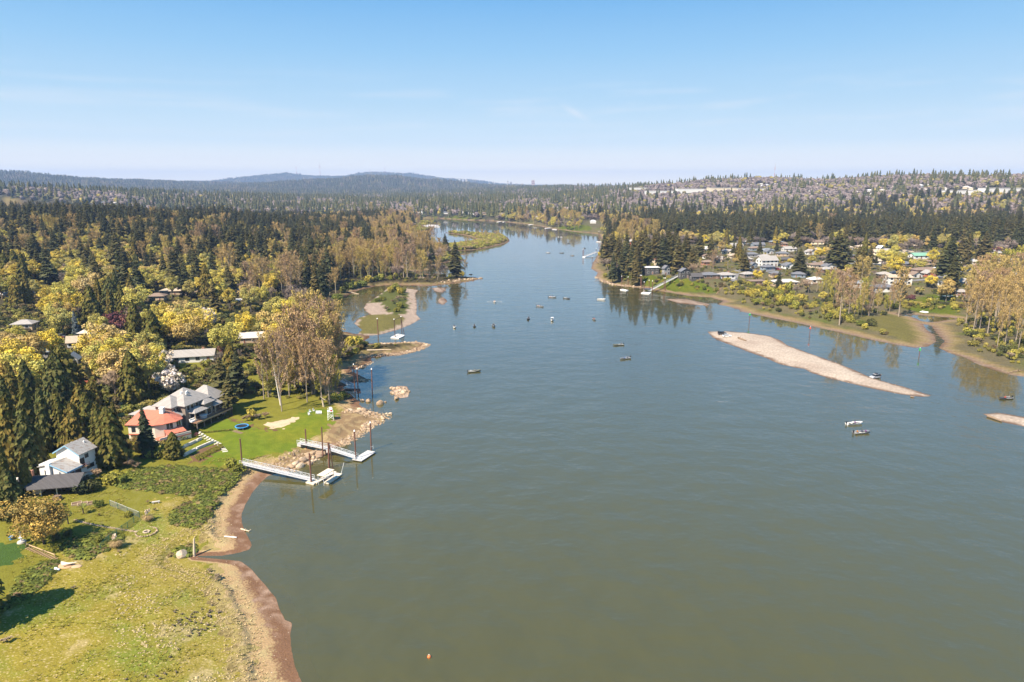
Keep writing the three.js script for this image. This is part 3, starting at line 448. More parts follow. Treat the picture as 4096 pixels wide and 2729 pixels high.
kind('O', 'autumn_tree', 'tree', [makeMaple(91, 12, 6.4, { low: 0.10, clumps: 56, per: 110, size: 0.18, fill: 0.8 })], [[0.36, 0.25, 0.06]], barkDark);
kind('U', 'green_shrub', 'shrub', [makeShrub(101, 3, 2.4), makeShrub(102, 3.4, 2.0), makeShrub(103, 2.4, 2.6)], [[0.115, 0.135, 0.026], [0.165, 0.165, 0.030], [0.21, 0.195, 0.034]], barkDark);
kind('D', 'dark_shrub', 'shrub', [makeShrub(111, 3.4, 2.3), makeShrub(112, 2.8, 2.5)], [[0.050, 0.060, 0.024], [0.072, 0.074, 0.024]], barkDark);
kind('R', 'twiggy_shrub', 'shrub', [makeBare(121, 4, 2.6, { fine: 900 }), makeBare(122, 4.5, 2.4, { fine: 900 })], [[0.25, 0.175, 0.105], [0.30, 0.235, 0.15]], barkGrey);
kind('Y', 'willow_bush', 'shrub', [makeShrub(131, 4.6, 2.8, { up: 0.9, n: 720, size: 0.24 }), makeShrub(132, 5.4, 2.6, { up: 0.9, n: 720, size: 0.24 })], [[0.30, 0.275, 0.042], [0.36, 0.29, 0.05], [0.24, 0.235, 0.045]], barkGrey);
const TR = rng(777);
function plant(code, pos, h, label, group, opts = {}) {
  const K = KIND[code], ps = K.protos, p = ps[opts.pick !== undefined ? opts.pick % ps.length : Math.floor(TR() * ps.length)], s = h / p.userData.h, w = s * (opts.wide || 1) * (0.9 + 0.2 * TR());
  const r = p.clone(); r.name = numbered(K.name); r.position.copy(pos); r.rotation.y = TR() * 6.283; r.scale.set(w, s, w); r.userData = { label, category: K.category }; if (group) r.userData.group = group; scene.add(r); return r;
}
// ------------------------------------------------------------------ houses
const noisy = (r, g, b, amt, f) => { const t = grainTexture(256, (u, v) => { const k = 1 + amt * tile(u, v, f, 4, 3) + amt * 0.5 * noise(u * 300, v * 300); return [toS(r * k), toS(g * k), toS(b * k)]; }); t.repeat.set(0.22, 0.22); return t; };
// roofing laid in courses: fine relief for shingles and tiles that are too small to tell apart from the air
const courses = grainTexture(128, (u, v) => { const c = (v * 8) % 1, s = (u * 10 + (Math.floor(v * 8) % 2) * 0.5) % 1; return clamp(0.25 + 0.65 * c - (s < 0.09 ? 0.3 : 0) + 0.08 * noise(u * 40, v * 40)); }, false); courses.repeat.set(0.45, 0.45);
const roofing = (r, g, b, rough = 0.85) => new THREE.MeshStandardMaterial({ map: noisy(r, g, b, 0.30, 6), roughness: rough, bumpMap: courses, bumpScale: 0.05 });
const RM = { grey: roofing(0.30, 0.28, 0.26), slate: roofing(0.13, 0.135, 0.15), brown: roofing(0.20, 0.145, 0.11), tan: roofing(0.40, 0.325, 0.24), pale: roofing(0.50, 0.46, 0.41), white: roofing(0.68, 0.68, 0.66), dark: roofing(0.075, 0.07, 0.07), red: roofing(0.50, 0.155, 0.095), green: roofing(0.16, 0.33, 0.24), bluegrey: roofing(0.20, 0.235, 0.27), orange: roofing(0.50, 0.26, 0.16) };
const WM = { white: M(0.64, 0.63, 0.60, 0.8), cream: M(0.66, 0.56, 0.40, 0.8), tan: M(0.45, 0.34, 0.22, 0.85), grey: M(0.27, 0.265, 0.26, 0.85), taupe: M(0.215, 0.175, 0.145, 0.85), brown: M(0.17, 0.105, 0.065, 0.85), dark: M(0.07, 0.066, 0.065, 0.8), red: M(0.36, 0.10, 0.05, 0.85), brick: M(0.34, 0.16, 0.10, 0.9), blue: M(0.20, 0.25, 0.30, 0.8), stucco: M(0.68, 0.60, 0.50, 0.85), pink: M(0.5, 0.33, 0.27, 0.85) };
const glass = M(0.03, 0.035, 0.04, 0.12), frameW = M(0.72, 0.72, 0.70, 0.6), frameD = M(0.09, 0.085, 0.08, 0.6), concrete = M(0.45, 0.43, 0.40), wood = M(0.36, 0.24, 0.14), deckWood = M(0.22, 0.125, 0.075), white = M(0.78, 0.78, 0.76, 0.5), soilM = M(0.12, 0.07, 0.04);
function gable(x0, x1, z0, z1, e, r, over = 0.5, along = 'z', th = 0.18) {       // a pitched roof slab with its ridge along z or x
  if (along === 'x') { const g = gable(z0, z1, -x1, -x0, e, r, over, 'z', th); g.rotateY(Math.PI / 2); return g; }   // (z, -x) -> (x, z)
  const m = (x0 + x1) / 2, k = (r - e) / (m - x0), a = x0 - over, b = x1 + over, lo = e - over * k, p = z0 - over, q = z1 + over;
  const F = (z) => [[a, lo, z], [m, r, z], [b, lo, z], [b, lo + th, z], [m, r + th, z], [a, lo + th, z]], f = F(p), g = F(q);
  return tris([[f[5], g[5], g[4], f[4]], [f[4], g[4], g[3], f[3]], [g[0], f[0], f[1], g[1]], [g[1], f[1], f[2], g[2]], [g[0], g[1], g[4], g[5]], [g[1], g[2], g[3], g[4]], [f[1], f[0], f[5], f[4]], [f[2], f[1], f[4], f[3]], [f[0], g[0], g[5], f[5]], [g[2], f[2], f[3], g[3]]]);
}
const gableEnd = (x0, x1, z0, z1, e, r, along = 'z') => { if (along === 'x') { const g = gableEnd(z0, z1, -x1, -x0, e, r); g.rotateY(Math.PI / 2); return g; } const m = (x0 + x1) / 2, a = [x0, e, z0], b = [x1, e, z0], c = [m, r, z0], d = [x0, e, z1], f = [x1, e, z1], g = [m, r, z1]; return tris([[d, f, g], [b, a, c], [a, d, g, c], [f, b, c, g]]); };
function hip(x0, x1, z0, z1, e, r, over = 0.5, th = 0.16) {
  const X0 = x0 - over, X1 = x1 + over, Z0 = z0 - over, Z1 = z1 + over, w = X1 - X0, d = Z1 - Z0, lo = e - 0.12; let A, B;
  if (w > d) { A = [X0 + d / 2, r, (Z0 + Z1) / 2]; B = [X1 - d / 2, r, (Z0 + Z1) / 2]; } else { A = [(X0 + X1) / 2, r, Z0 + w / 2]; B = [(X0 + X1) / 2, r, Z1 - w / 2]; }
  const t = lo + th, a = [X0, t, Z0], b = [X1, t, Z0], c = [X1, t, Z1], q = [X0, t, Z1], u = (p) => [p[0], lo, p[2]];
  const f = w > d ? [[q, c, B, A], [b, a, A, B], [a, q, A], [c, b, B]] : [[q, c, B], [b, a, A], [a, q, B, A], [c, b, A, B]];
  return tris([...f, [u(q), u(c), c, q], [u(c), u(b), b, c], [u(b), u(a), a, b], [u(a), u(q), q, a], [u(a), u(b), u(c), u(q)]]);
}
function polyRoof(foot, ridge, e, r, th = 0.16) {      // hip roof over any outline (counter-clockwise seen from above), each eave edge sloping to the nearer end of the ridge
  const near = (p) => ridge.reduce((m, q) => (q[0] - p[0]) ** 2 + (q[1] - p[1]) ** 2 < (m[0] - p[0]) ** 2 + (m[1] - p[1]) ** 2 ? q : m), f = [];
  for (let i = 0; i < foot.length; i++) { const a = foot[i], b = foot[(i + 1) % foot.length], A = near(a), B = near(b), P = [a[0], e + th, a[1]], Q = [b[0], e + th, b[1]]; f.push(A === B ? [P, Q, [A[0], r, A[1]]] : [P, Q, [B[0], r, B[1]], [A[0], r, A[1]]]); f.push([[a[0], e, a[1]], [b[0], e, b[1]], Q, P]); }
  f.push(foot.map((p) => [p[0], e, p[1]]).reverse()); return tris(f);
}
// a window on a wall: side 'x+', 'x-', 'z+' or 'z-', plane of that wall, place along it, sill height, size
function windowOn(o, side, plane, u, y, w, h, fm = frameW, name = 'window', inner = glass) {
  const dx = side[0] === 'x', s = side[1] === '+' ? 1 : -1, fr = part(name, dx ? box(0.10, h + 0.2, w + 0.2) : box(w + 0.2, h + 0.2, 0.10), fm, o); fr.position.set(dx ? plane + s * 0.03 : u, y + h / 2, dx ? u : plane + s * 0.03);
  const p = part(name === 'door' ? 'door_panel' : 'pane', dx ? box(0.04, h, w) : box(w, h, 0.04), inner, fr); p.position.set(dx ? s * 0.045 : 0, 0, dx ? 0 : s * 0.045); return fr;
}
const doorM = M(0.22, 0.10, 0.06, 0.6), HR = rng(4242);
function houseParts(o, { w, d, h, roof, rh, wall, cover, along = 'x', chimney, storeys = 1, base = 1.2, trim = frameW, bare }) {
  const x0 = -w / 2, x1 = w / 2, z0 = -d / 2, z1 = d / 2;
  part('wall', box(w, h + base, d, 0, (h - base) / 2, 0), wall, o);
  if (roof === 'gable') { const g = part('wall', gableEnd(x0 + 0.02, x1 - 0.02, z0 + 0.02, z1 - 0.02, h, h + rh - 0.1, along), wall, o); g.name = 'gable_wall'; }
  const rf = part('roof', roof === 'gable' ? gable(x0, x1, z0, z1, h, h + rh, 0.6, along) : roof === 'hip' ? hip(x0, x1, z0, z1, h + 0.14, h + rh, 0.7) : box(w + 1.2, 0.3, d + 1.2, 0, h + 0.15, 0), cover, o);
  if (chimney) part('chimney', box(0.9, 1.8 + rh * 0.6, 0.7, w * 0.22, h + rh * 0.6, -d * 0.08), WM.brick, rf);
  if (bare) return;
  const n = Math.max(2, Math.round(w / 4.2)), di = Math.floor(HR() * n);
  for (let s = 0; s < storeys; s++) for (let i = 0; i < n; i++) { const u = x0 + w * (i + 0.5) / n, y = s * 2.8; if (s === 0 && i === di) windowOn(o, 'z+', z1, u, 0.05, 1.0, 2.05, trim, 'door', doorM); else windowOn(o, 'z+', z1, u, y + 0.9, 1.5, 1.25, trim); if (i % 2 === 0) windowOn(o, 'z-', z0, u, y + 0.9, 1.4, 1.2, trim); }
  for (let s = 0; s < storeys; s++) for (const [side, pl] of [['x+', x1], ['x-', x0]]) for (const q of d > 8 ? [-0.24, 0.24] : [0]) windowOn(o, side, pl, q * d, s * 2.8 + 0.9, 1.4, 1.2, trim);
}
const ROOFWORD = { gable: 'gabled', hip: 'hipped', flat: 'flat' }, COVERWORD = { grey: 'grey', slate: 'dark slate', brown: 'brown', tan: 'tan', pale: 'pale', white: 'white', dark: 'near-black', red: 'red', green: 'green', bluegrey: 'blue grey', orange: 'orange' }, WALLWORD = { white: 'white', cream: 'cream', tan: 'tan', grey: 'grey', taupe: 'taupe', brown: 'brown', dark: 'dark', red: 'red', brick: 'brick', blue: 'blue grey', stucco: 'cream', pink: 'pinkish' };
const FOOT = [];      // where houses stand
function house(w, x, y, width, roof, wall, cover, turn, where, o = {}) {
  const pos = at(w, x, y), dep = project(pos.x, pos.y, pos.z)[2], W = clamp(1.12 * width * VW[w][2] * dep / FPX, 5, 28), t = thing('house', `${o.adj ? o.adj + ' ' : ''}${WALLWORD[wall]} house with ${COVERWORD[cover]} ${ROOFWORD[roof]} roof ${where}`, 'house', pos, THREE.MathUtils.degToRad(turn), o.group);
  const st = o.storeys || 1; houseParts(t, { w: W, d: o.d || Math.min(9.5, W * 0.7), h: 2.7 * st, roof, rh: o.rh || (roof === 'hip' ? 1.9 : 2.2), wall: WM[wall], cover: RM[cover], along: o.along || 'x', chimney: o.chimney, storeys: st, trim: wall === 'white' ? frameD : frameW });
  FOOT.push([pos.x, pos.z, W * 0.62 + 1]); return t;
}
// the suburb on the right bank
const sub = [
  ['g', 795, 562, 125, 'flat', 'dark', 'white', 8, 'above the bank left of the long gangway', { storeys: 2 }], ['g', 950, 572, 60, 'gable', 'grey', 'slate', 20, 'behind the tall firs by the long gangway', { storeys: 2, along: 'z' }], ['g', 1140, 604, 90, 'gable', 'dark', 'slate', 14, 'at the head of the long gangway', { along: 'z', storeys: 2 }], ['g', 1262, 622, 100, 'gable', 'dark', 'dark', 10, 'in tree shade right of the gangway head'], ['g', 1400, 605, 165, 'hip', 'brown', 'slate', 6, 'with garden facing the river bank'], ['g', 1572, 606, 150, 'hip', 'white', 'grey', 10, 'between two bare trees above the bank', { chimney: 1 }],
  ['g', 1385, 470, 100, 'hip', 'brick', 'brown', 12, 'in the second row behind the gangway'], ['g', 1395, 405, 90, 'gable', 'white', 'brown', 18, 'in the third row behind the gangway', { along: 'z' }], ['g', 1335, 325, 95, 'gable', 'white', 'pale', 10, 'beside the lime green tree', {}], ['g', 1430, 102, 95, 'gable', 'white', 'white', 25, 'standing alone among the far firs', { storeys: 2, along: 'z' }], ['g', 1665, 400, 105, 'hip', 'cream', 'tan', 6, 'left of the dark garden firs'], ['g', 1850, 385, 125, 'hip', 'grey', 'slate', 0, 'behind the tan hipped roof'], ['g', 2022, 355, 75, 'gable', 'white', 'slate', 20, 'right of the small cedar', { along: 'z' }], ['g', 2005, 480, 170, 'gable', 'white', 'grey', 15, 'with dormers in the middle of the suburb', { storeys: 2, rh: 3.4, adj: 'big' }], ['g', 1862, 500, 65, 'gable', 'blue', 'slate', 15, 'left of the big dormered house', { along: 'z' }], ['g', 2205, 440, 140, 'hip', 'brown', 'dark', 5, 'right of the big dormered house'], ['g', 2235, 505, 105, 'gable', 'white', 'slate', 14, 'by the parked cars', { along: 'z' }], ['g', 2095, 592, 95, 'hip', 'tan', 'slate', 8, 'beside the bright yellow tree'], ['g', 1895, 672, 140, 'flat', 'brown', 'brown', 6, 'low on the bank behind the willows'], ['g', 2190, 680, 220, 'hip', 'tan', 'pale', 4, 'long and low behind the willows'], ['g', 2240, 325, 115, 'gable', 'white', 'grey', 5, 'in front of the reddish trees'], ['g', 2190, 272, 55, 'hip', 'brick', 'brown', 5, 'between the far conifers'], ['g', 2192, 196, 60, 'hip', 'white', 'grey', 0, 'below the white gable by the lawn'], ['g', 2265, 110, 100, 'gable', 'white', 'brown', 12, 'behind its own green lawn', { along: 'z' }],
  ['t', 190, 500, 170, 'hip', 'cream', 'brown', 10, 'behind the tan cottonwoods', { chimney: 1 }], ['t', 300, 515, 110, 'gable', 'white', 'slate', 12, 'right beside the brown roofed house', { along: 'z' }], ['t', 110, 362, 90, 'gable', 'white', 'grey', 20, 'left of the round yellow tree', { along: 'z' }], ['t', 190, 160, 170, 'hip', 'tan', 'tan', 0, 'by the clipped hedge at the back'], ['t', 240, 245, 90, 'hip', 'grey', 'brown', 0, 'below the clipped hedge'], ['t', 730, 228, 150, 'gable', 'cream', 'tan', 8, 'left of the twin yellow trees', { rh: 2.8 }], ['t', 845, 318, 60, 'gable', 'white', 'white', 30, 'small and alone below the cream house', { along: 'z' }], ['t', 1265, 400, 185, 'gable', 'white', 'green', 6, 'right of the great bare tree', {}], ['t', 1290, 462, 200, 'hip', 'tan', 'brown', 4, 'with an orange fence', {}], ['t', 1090, 488, 140, 'hip', 'brown', 'slate', 4, 'left of the orange fence'], ['t', 1310, 556, 240, 'hip', 'red', 'brown', 6, 'in the middle of the right suburb', { adj: 'wide' }], ['t', 1205, 606, 105, 'gable', 'white', 'brown', 15, 'in front of the wide red house', { along: 'z' }], ['t', 1352, 592, 110, 'gable', 'red', 'grey', 12, 'beside the white gable', { along: 'z' }], ['t', 1020, 672, 210, 'gable', 'white', 'tan', -4, 'with a balcony above the flat', { storeys: 2, rh: 1.6, adj: 'long' }], ['t', 860, 738, 210, 'hip', 'white', 'slate', 5, 'nearest the cottonwood flat', { adj: 'low' }], ['t', 620, 700, 120, 'hip', 'white', 'bluegrey', 5, 'half hidden by tan cottonwoods'], ['t', 1010, 592, 95, 'hip', 'grey', 'grey', 5, 'behind the long balconied house'], ['t', 1440, 540, 90, 'flat', 'white', 'white', 5, 'right of the wide red house'], ['t', 1530, 690, 105, 'flat', 'white', 'pale', 4, 'with a skylight above the clipped hedge'], ['t', 1715, 685, 50, 'gable', 'white', 'grey', 20, 'right of the tall bank fir', { along: 'z' }], ['t', 1690, 795, 80, 'hip', 'brick', 'grey', 6, 'beside the pool on the green bank'],
  ['t', 2140, 222, 270, 'gable', 'white', 'bluegrey', -6, 'at the right edge of the suburb', { adj: 'large', rh: 3 }], ['t', 2240, 275, 110, 'gable', 'white', 'grey', -10, 'in front of the large blue grey roof', { along: 'z' }], ['t', 2080, 298, 170, 'hip', 'tan', 'brown', 0, 'below the large blue grey roof'], ['t', 2040, 170, 120, 'hip', 'grey', 'grey', 0, 'behind the large blue grey roof'], ['t', 2180, 155, 120, 'gable', 'pink', 'brown', -8, 'under the tall wood', {}], ['t', 1720, 358, 95, 'flat', 'tan', 'pale', 4, 'left of the white blossom tree'], ['t', 1800, 465, 130, 'hip', 'white', 'pale', 0, 'with cars on its drive'], ['t', 1445, 235, 105, 'hip', 'white', 'grey', 0, 'right of the twin yellow trees'], ['t', 1455, 192, 95, 'hip', 'white', 'slate', 0, 'behind the row by the twin trees'], ['t', 1105, 92, 65, 'gable', 'white', 'white', 10, 'high among the dark firs', { along: 'z', storeys: 2 }], ['t', 650, 305, 100, 'hip', 'tan', 'tan', 8, 'below the dark garden cedar'], ['t', 2310, 385, 90, 'hip', 'brick', 'brown', 0, 'at the far right behind the purple tree'], ['t', 160, 660, 120, 'hip', 'white', 'white', 6, 'behind the willow bank'],
  ['g', 590, 300, 45, 'gable', 'red', 'grey', 30, 'tall between the point firs', { storeys: 3, along: 'z' }], ['g', 860, 470, 80, 'hip', 'cream', 'orange', 20, 'behind the point firs', { storeys: 2 }], ['g', 915, 135, 70, 'hip', 'cream', 'orange', 0, 'with a bright roof behind the firs'],
];
for (const a of sub) house(...a);
{ // the smaller roofs in between
  const R = rng(2025), PL = [[1560, 1760, 'near the river point'], [1760, 1900, 'in the left middle of the suburb'], [1900, 2060, 'in the right middle of the suburb'], [2060, 2360, 'toward the right edge of the suburb']];
  for (let i = 0, n = 0; i < 900 && n < 46; i++) { const x = lerp(1640, 2335, R()), y = lerp(538, 668, R()), p = at('v', x, y), [d] = shoreAt(p.x, p.z); let ok = d > 60; for (const f of FOOT) if (Math.hypot(f[0] - p.x, f[1] - p.z) < f[2] + 8.5) { ok = false; break; } if (!ok) continue; n++; const wall = ['tan', 'cream', 'grey', 'white', 'brown', 'taupe', 'blue'][Math.floor(R() * 7)], cover = ['grey', 'brown', 'tan', 'slate', 'grey', 'bluegrey'][Math.floor(R() * 6)], place = PL.find((q) => x >= q[0] && x < q[1])[2]; const h = house('v', x, y, 24, R() < 0.6 ? 'hip' : 'gable', wall, cover, R() * 40 - 20, place, { adj: 'small', group: `small houses ${place}` }); }
}
// houses in the woods on the left bank
for (const a of [
  ['p', 570, 412, 130, 'gable', 'tan', 'tan', 32, 'alone on a bare slope in the left woods', { along: 'x', rh: 2.4 }], ['p', 1190, 296, 170, 'hip', 'tan', 'tan', 10, 'long among the yellow maples', {}], ['p', 1325, 276, 110, 'hip', 'tan', 'pale', 12, 'right of the long tan roof'], ['p', 1060, 335, 90, 'hip', 'tan', 'brown', 8, 'below the long tan roof'], ['p', 1615, 302, 60, 'gable', 'brick', 'bluegrey', 10, 'beside the white terrace', { adj: 'small' }], ['p', 1310, 738, 230, 'gable', 'white', 'grey', 14, 'above the mansion in the trees', { chimney: 1, rh: 1.9, adj: 'long' }], ['p', 1712, 612, 150, 'gable', 'tan', 'pale', 14, 'among yellow maples near the bank', { rh: 1.8 }], ['p', 295, 712, 130, 'gable', 'grey', 'bluegrey', 12, 'behind the big rounded cedar', { rh: 1.8 }], ['p', 492, 768, 55, 'gable', 'grey', 'bluegrey', 14, 'just right of the big rounded cedar', { along: 'z' }], ['p', 170, 528, 110, 'hip', 'tan', 'grey', 10, 'by the left edge under the cedars'], ['p', 512, 648, 80, 'gable', 'white', 'tan', 20, 'by the red parked car', { adj: 'small' }], ['p', 812, 612, 80, 'gable', 'white', 'tan', 24, 'in the middle of the left woods', { along: 'z', adj: 'small' }], ['p', 328, 135, 85, 'hip', 'brick', 'tan', 20, 'high in the left woods', { storeys: 2, chimney: 1 }], ['p', 392, 192, 50, 'hip', 'white', 'white', 12, 'just below the brick house', { adj: 'small' }], ['p', 45, 292, 110, 'flat', 'white', 'slate', 5, 'at the left edge of the woods'], ['p', 130, 312, 130, 'flat', 'white', 'bluegrey', 8, 'near the left edge of the woods', { adj: 'long' }], ['p', 610, 142, 80, 'hip', 'pink', 'tan', 14, 'half hidden by a bare tree', { storeys: 2 }], ['p', 600, 590, 90, 'hip', 'tan', 'pale', 10, 'above the small gabled house'],
]) house(...a);
{ // paved terrace of white stone on the left bank
  const p = at('p', 1570, 340), t = thing('terrace', 'flat white stone terrace in the left woods', 'terrace', p, 0.2); part('paving', box(11, 0.5, 7, 0, 0.35, 0), M(0.62, 0.60, 0.56), t); part('parapet', box(11, 0.7, 0.35, 0, 0.9, 3.3), white, t); FOOT.push([p.x, p.z, 8]);
}
// houses along the far shore and on the hills
const FR = rng(99);
const farHouse = (pos, W, wall, cover, roof, turn, label, group) => { const t = thing('distant_house', label, 'house', pos, turn, group); part('wall', box(W, 4.2, W * 0.65, 0, 1.7, 0), WM[wall], t); part('roof', roof === 'flat' ? box(W + 0.8, 0.4, W * 0.65 + 0.8, 0, 4.0, 0) : hip(-W / 2, W / 2, -W * 0.33, W * 0.33, 3.8, 6.2, 0.7), RM[cover], t); return t; };
for (const [x, y, wd, wall, cover, lab] of [[130, 38, 60, 'white', 'grey', 'pale grey house at the left end of the far shore'], [215, 44, 70, 'white', 'white', 'white house second from the left on the far shore'], [470, 42, 60, 'white', 'slate', 'small dark roofed house above the far green lawn'], [665, 44, 60, 'white', 'pale', 'pale house beside the tan trees on the far shore'], [745, 48, 110, 'white', 'pale', 'broad white house in the middle of the far shore'], [870, 50, 60, 'tan', 'brown', 'brown roofed house in the middle of the far shore'], [985, 50, 80, 'tan', 'brown', 'brown roofed house under the far dark trees'], [1320, 78, 90, 'white', 'white', 'white house above the first far dock'], [2020, 140, 60, 'white', 'white', 'white gabled house above the far steep lawn'], [1420, 92, 50, 'white', 'grey', 'grey roofed house behind the far tan trees']]) { const p = at('f', x, y), dep = project(p.x, p.y, p.z)[2]; farHouse(p, clamp(wd * 0.3823 * dep / FPX, 9, 26), wall, cover, 'hip', FR() * 0.6 - 0.3, lab); FOOT.push([p.x, p.z, 14]); }
for (let i = 0, n = 0; i < 900 && n < 120; i++) {
  const right = FR() < 0.72, x = right ? lerp(1480, 2353, FR()) : lerp(20, 1250, FR()), y = right ? lerp(404, 452, FR()) : lerp(437, 470, FR()), p = hit(x * V0(), y * V0()), dist = Math.hypot(p.x, p.z); if (dist < 1250 || dist > 4200 || shoreAt(p.x, p.z)[0] < 30) continue;
  n++; const q = FR(); farHouse(p, 11 + 9 * FR(), q < 0.75 ? 'white' : q < 0.9 ? 'cream' : 'brick', ['white', 'grey', 'pale', 'brown', 'slate'][Math.floor(FR() * 5)], FR() < 0.3 ? 'flat' : 'hip', FR() * 3, right ? 'tiny pale house among the bare trees on the right hillside' : 'tiny pale house among the distant left woods', right ? 'houses dotted over the right hillside' : 'houses dotted over the distant left woods'); FOOT.push([p.x, p.z, 9]);
}
function V0() { return 1.7407; }
for (const [x, y, wd, ht, lab] of [[1515, 446, 60, 9, 'long white shed left of the far shopping roofs'], [1585, 442, 110, 10, 'longest white flat roofed store below the right hill'], [1660, 440, 80, 10, 'white flat roofed store with orange front below the hill'], [1730, 441, 60, 9, 'pale flat roofed store right of the longest one'], [1470, 438, 50, 9, 'pale block at the left of the far store row'], [2215, 447, 70, 9, 'pale long store behind the right wood'], [2300, 443, 80, 10, 'pale long store at the right edge'], [610, 455, 60, 10, 'pale building in the far left valley'], [575, 452, 40, 10, 'pinkish building in the far left valley'], [690, 452, 30, 9, 'small pale building in the far left valley']]) { const p = hit(x * 1.7407, y * 1.7407), dist = Math.hypot(p.x, p.z), W = Math.min(85, wd * 1.7407 * dist / FPX), t = thing('store_building', lab, 'building', p, 0.1, undefined); part('wall', box(W, ht + 6, W * 0.4, 0, ht / 2 - 3, 0), WM[lab.includes('pink') ? 'pink' : lab.includes('orange') ? 'cream' : 'white'], t); part('roof', box(W + 1, 0.8, W * 0.4 + 1, 0, ht + 0.4, 0), RM.pale, t); FOOT.push([p.x, p.z, W * 0.6]); }
{ // the city far downriver, masts on the hills
  const far = (x, d) => { const r = rayOf(x * 1.7407, 740), l = Math.hypot(r[0], r[2]); const X = r[0] / l * d, Z = r[2] / l * d; return new THREE.Vector3(X, Math.max(0, terr(X, Z)), Z); };
  const topY = (y, d) => H + d * (425 - y) / 1572;
  for (const [x, wd, y, lab, m] of [[1167, 3.5, 416, 'pale twin topped tower left of the far brown tower', 'white'], [1174, 4, 420, 'lower grey tower beside the pale twin tower', 'grey'], [1225, 7, 416.5, 'brownish square tower standing alone downriver', 'pink'], [1115, 4, 424, 'pale block at the left of the far city', 'white'], [1124, 3, 422, 'narrow pale block at the left of the far city', 'cream'], [1135, 6, 423, 'wide grey block at the left of the far city', 'grey'], [1187, 7, 424, 'broad pale block between the far towers', 'grey'], [1200, 6, 424, 'broad tan block between the far towers', 'tan'], [1340, 7, 423, 'pale block on the right of the far city', 'white'], [1390, 7, 423, 'pale slab left of the pointed far firs', 'white'], [1056, 5, 414, 'pale hospital block on the end of the left hill', 'white'], [1064, 4, 412.5, 'taller pale hospital block on the left hill', 'white'], [1072, 5, 415, 'lower pale hospital block on the left hill', 'cream']]) {
    const d = y < 416 && x < 1080 ? 9800 : 8600, p = far(x, d), h = Math.max(12, topY(y, d) - p.y), W = wd * d / 1572, t = thing('tower_block', lab, 'building', p); part('wall', box(W, h + 20, W * 0.8, 0, h / 2 - 10, 0), WM[m], t); part('roof', box(W * 0.6, 5, W * 0.5, 0, h + 2.5, 0), WM.grey, t);
    for (let k = 0; k < 4; k++) part('window_band', box(W * 1.01, h * 0.06, W * 0.81, 0, h * (0.3 + 0.18 * k), 0), glass, t);
  }
  for (const [x, d, y, lab] of [[737, 11000, 378, 'tall thin mast on the left of the far hill'], [683, 11000, 384, 'faint thin mast farthest left on the hill'], [886, 10800, 385, 'red and white lattice mast on the hilltop'], [851, 11000, 392, 'short mast left of the hilltop mast'], [1778, 2600, 382, 'slim mast on the near right hilltop']]) { const p = far(x, d), h = topY(y, d) - p.y, r = d * 0.00022, t = thing('radio_mast', lab, 'mast', p); part('pole', bar([0, -5, 0], [0, h, 0], r, 5, r * 0.5), M(0.5, 0.42, 0.42), t); part('base', box(r * 8, 8, r * 8, 0, 2, 0), concrete, t); for (let k = 1; k < 5; k += 2) part('red_band', bar([0, h * k / 5, 0], [0, h * (k + 1) / 5, 0], r * 1.15, 5, r), M(0.45, 0.08, 0.05), t); }
}

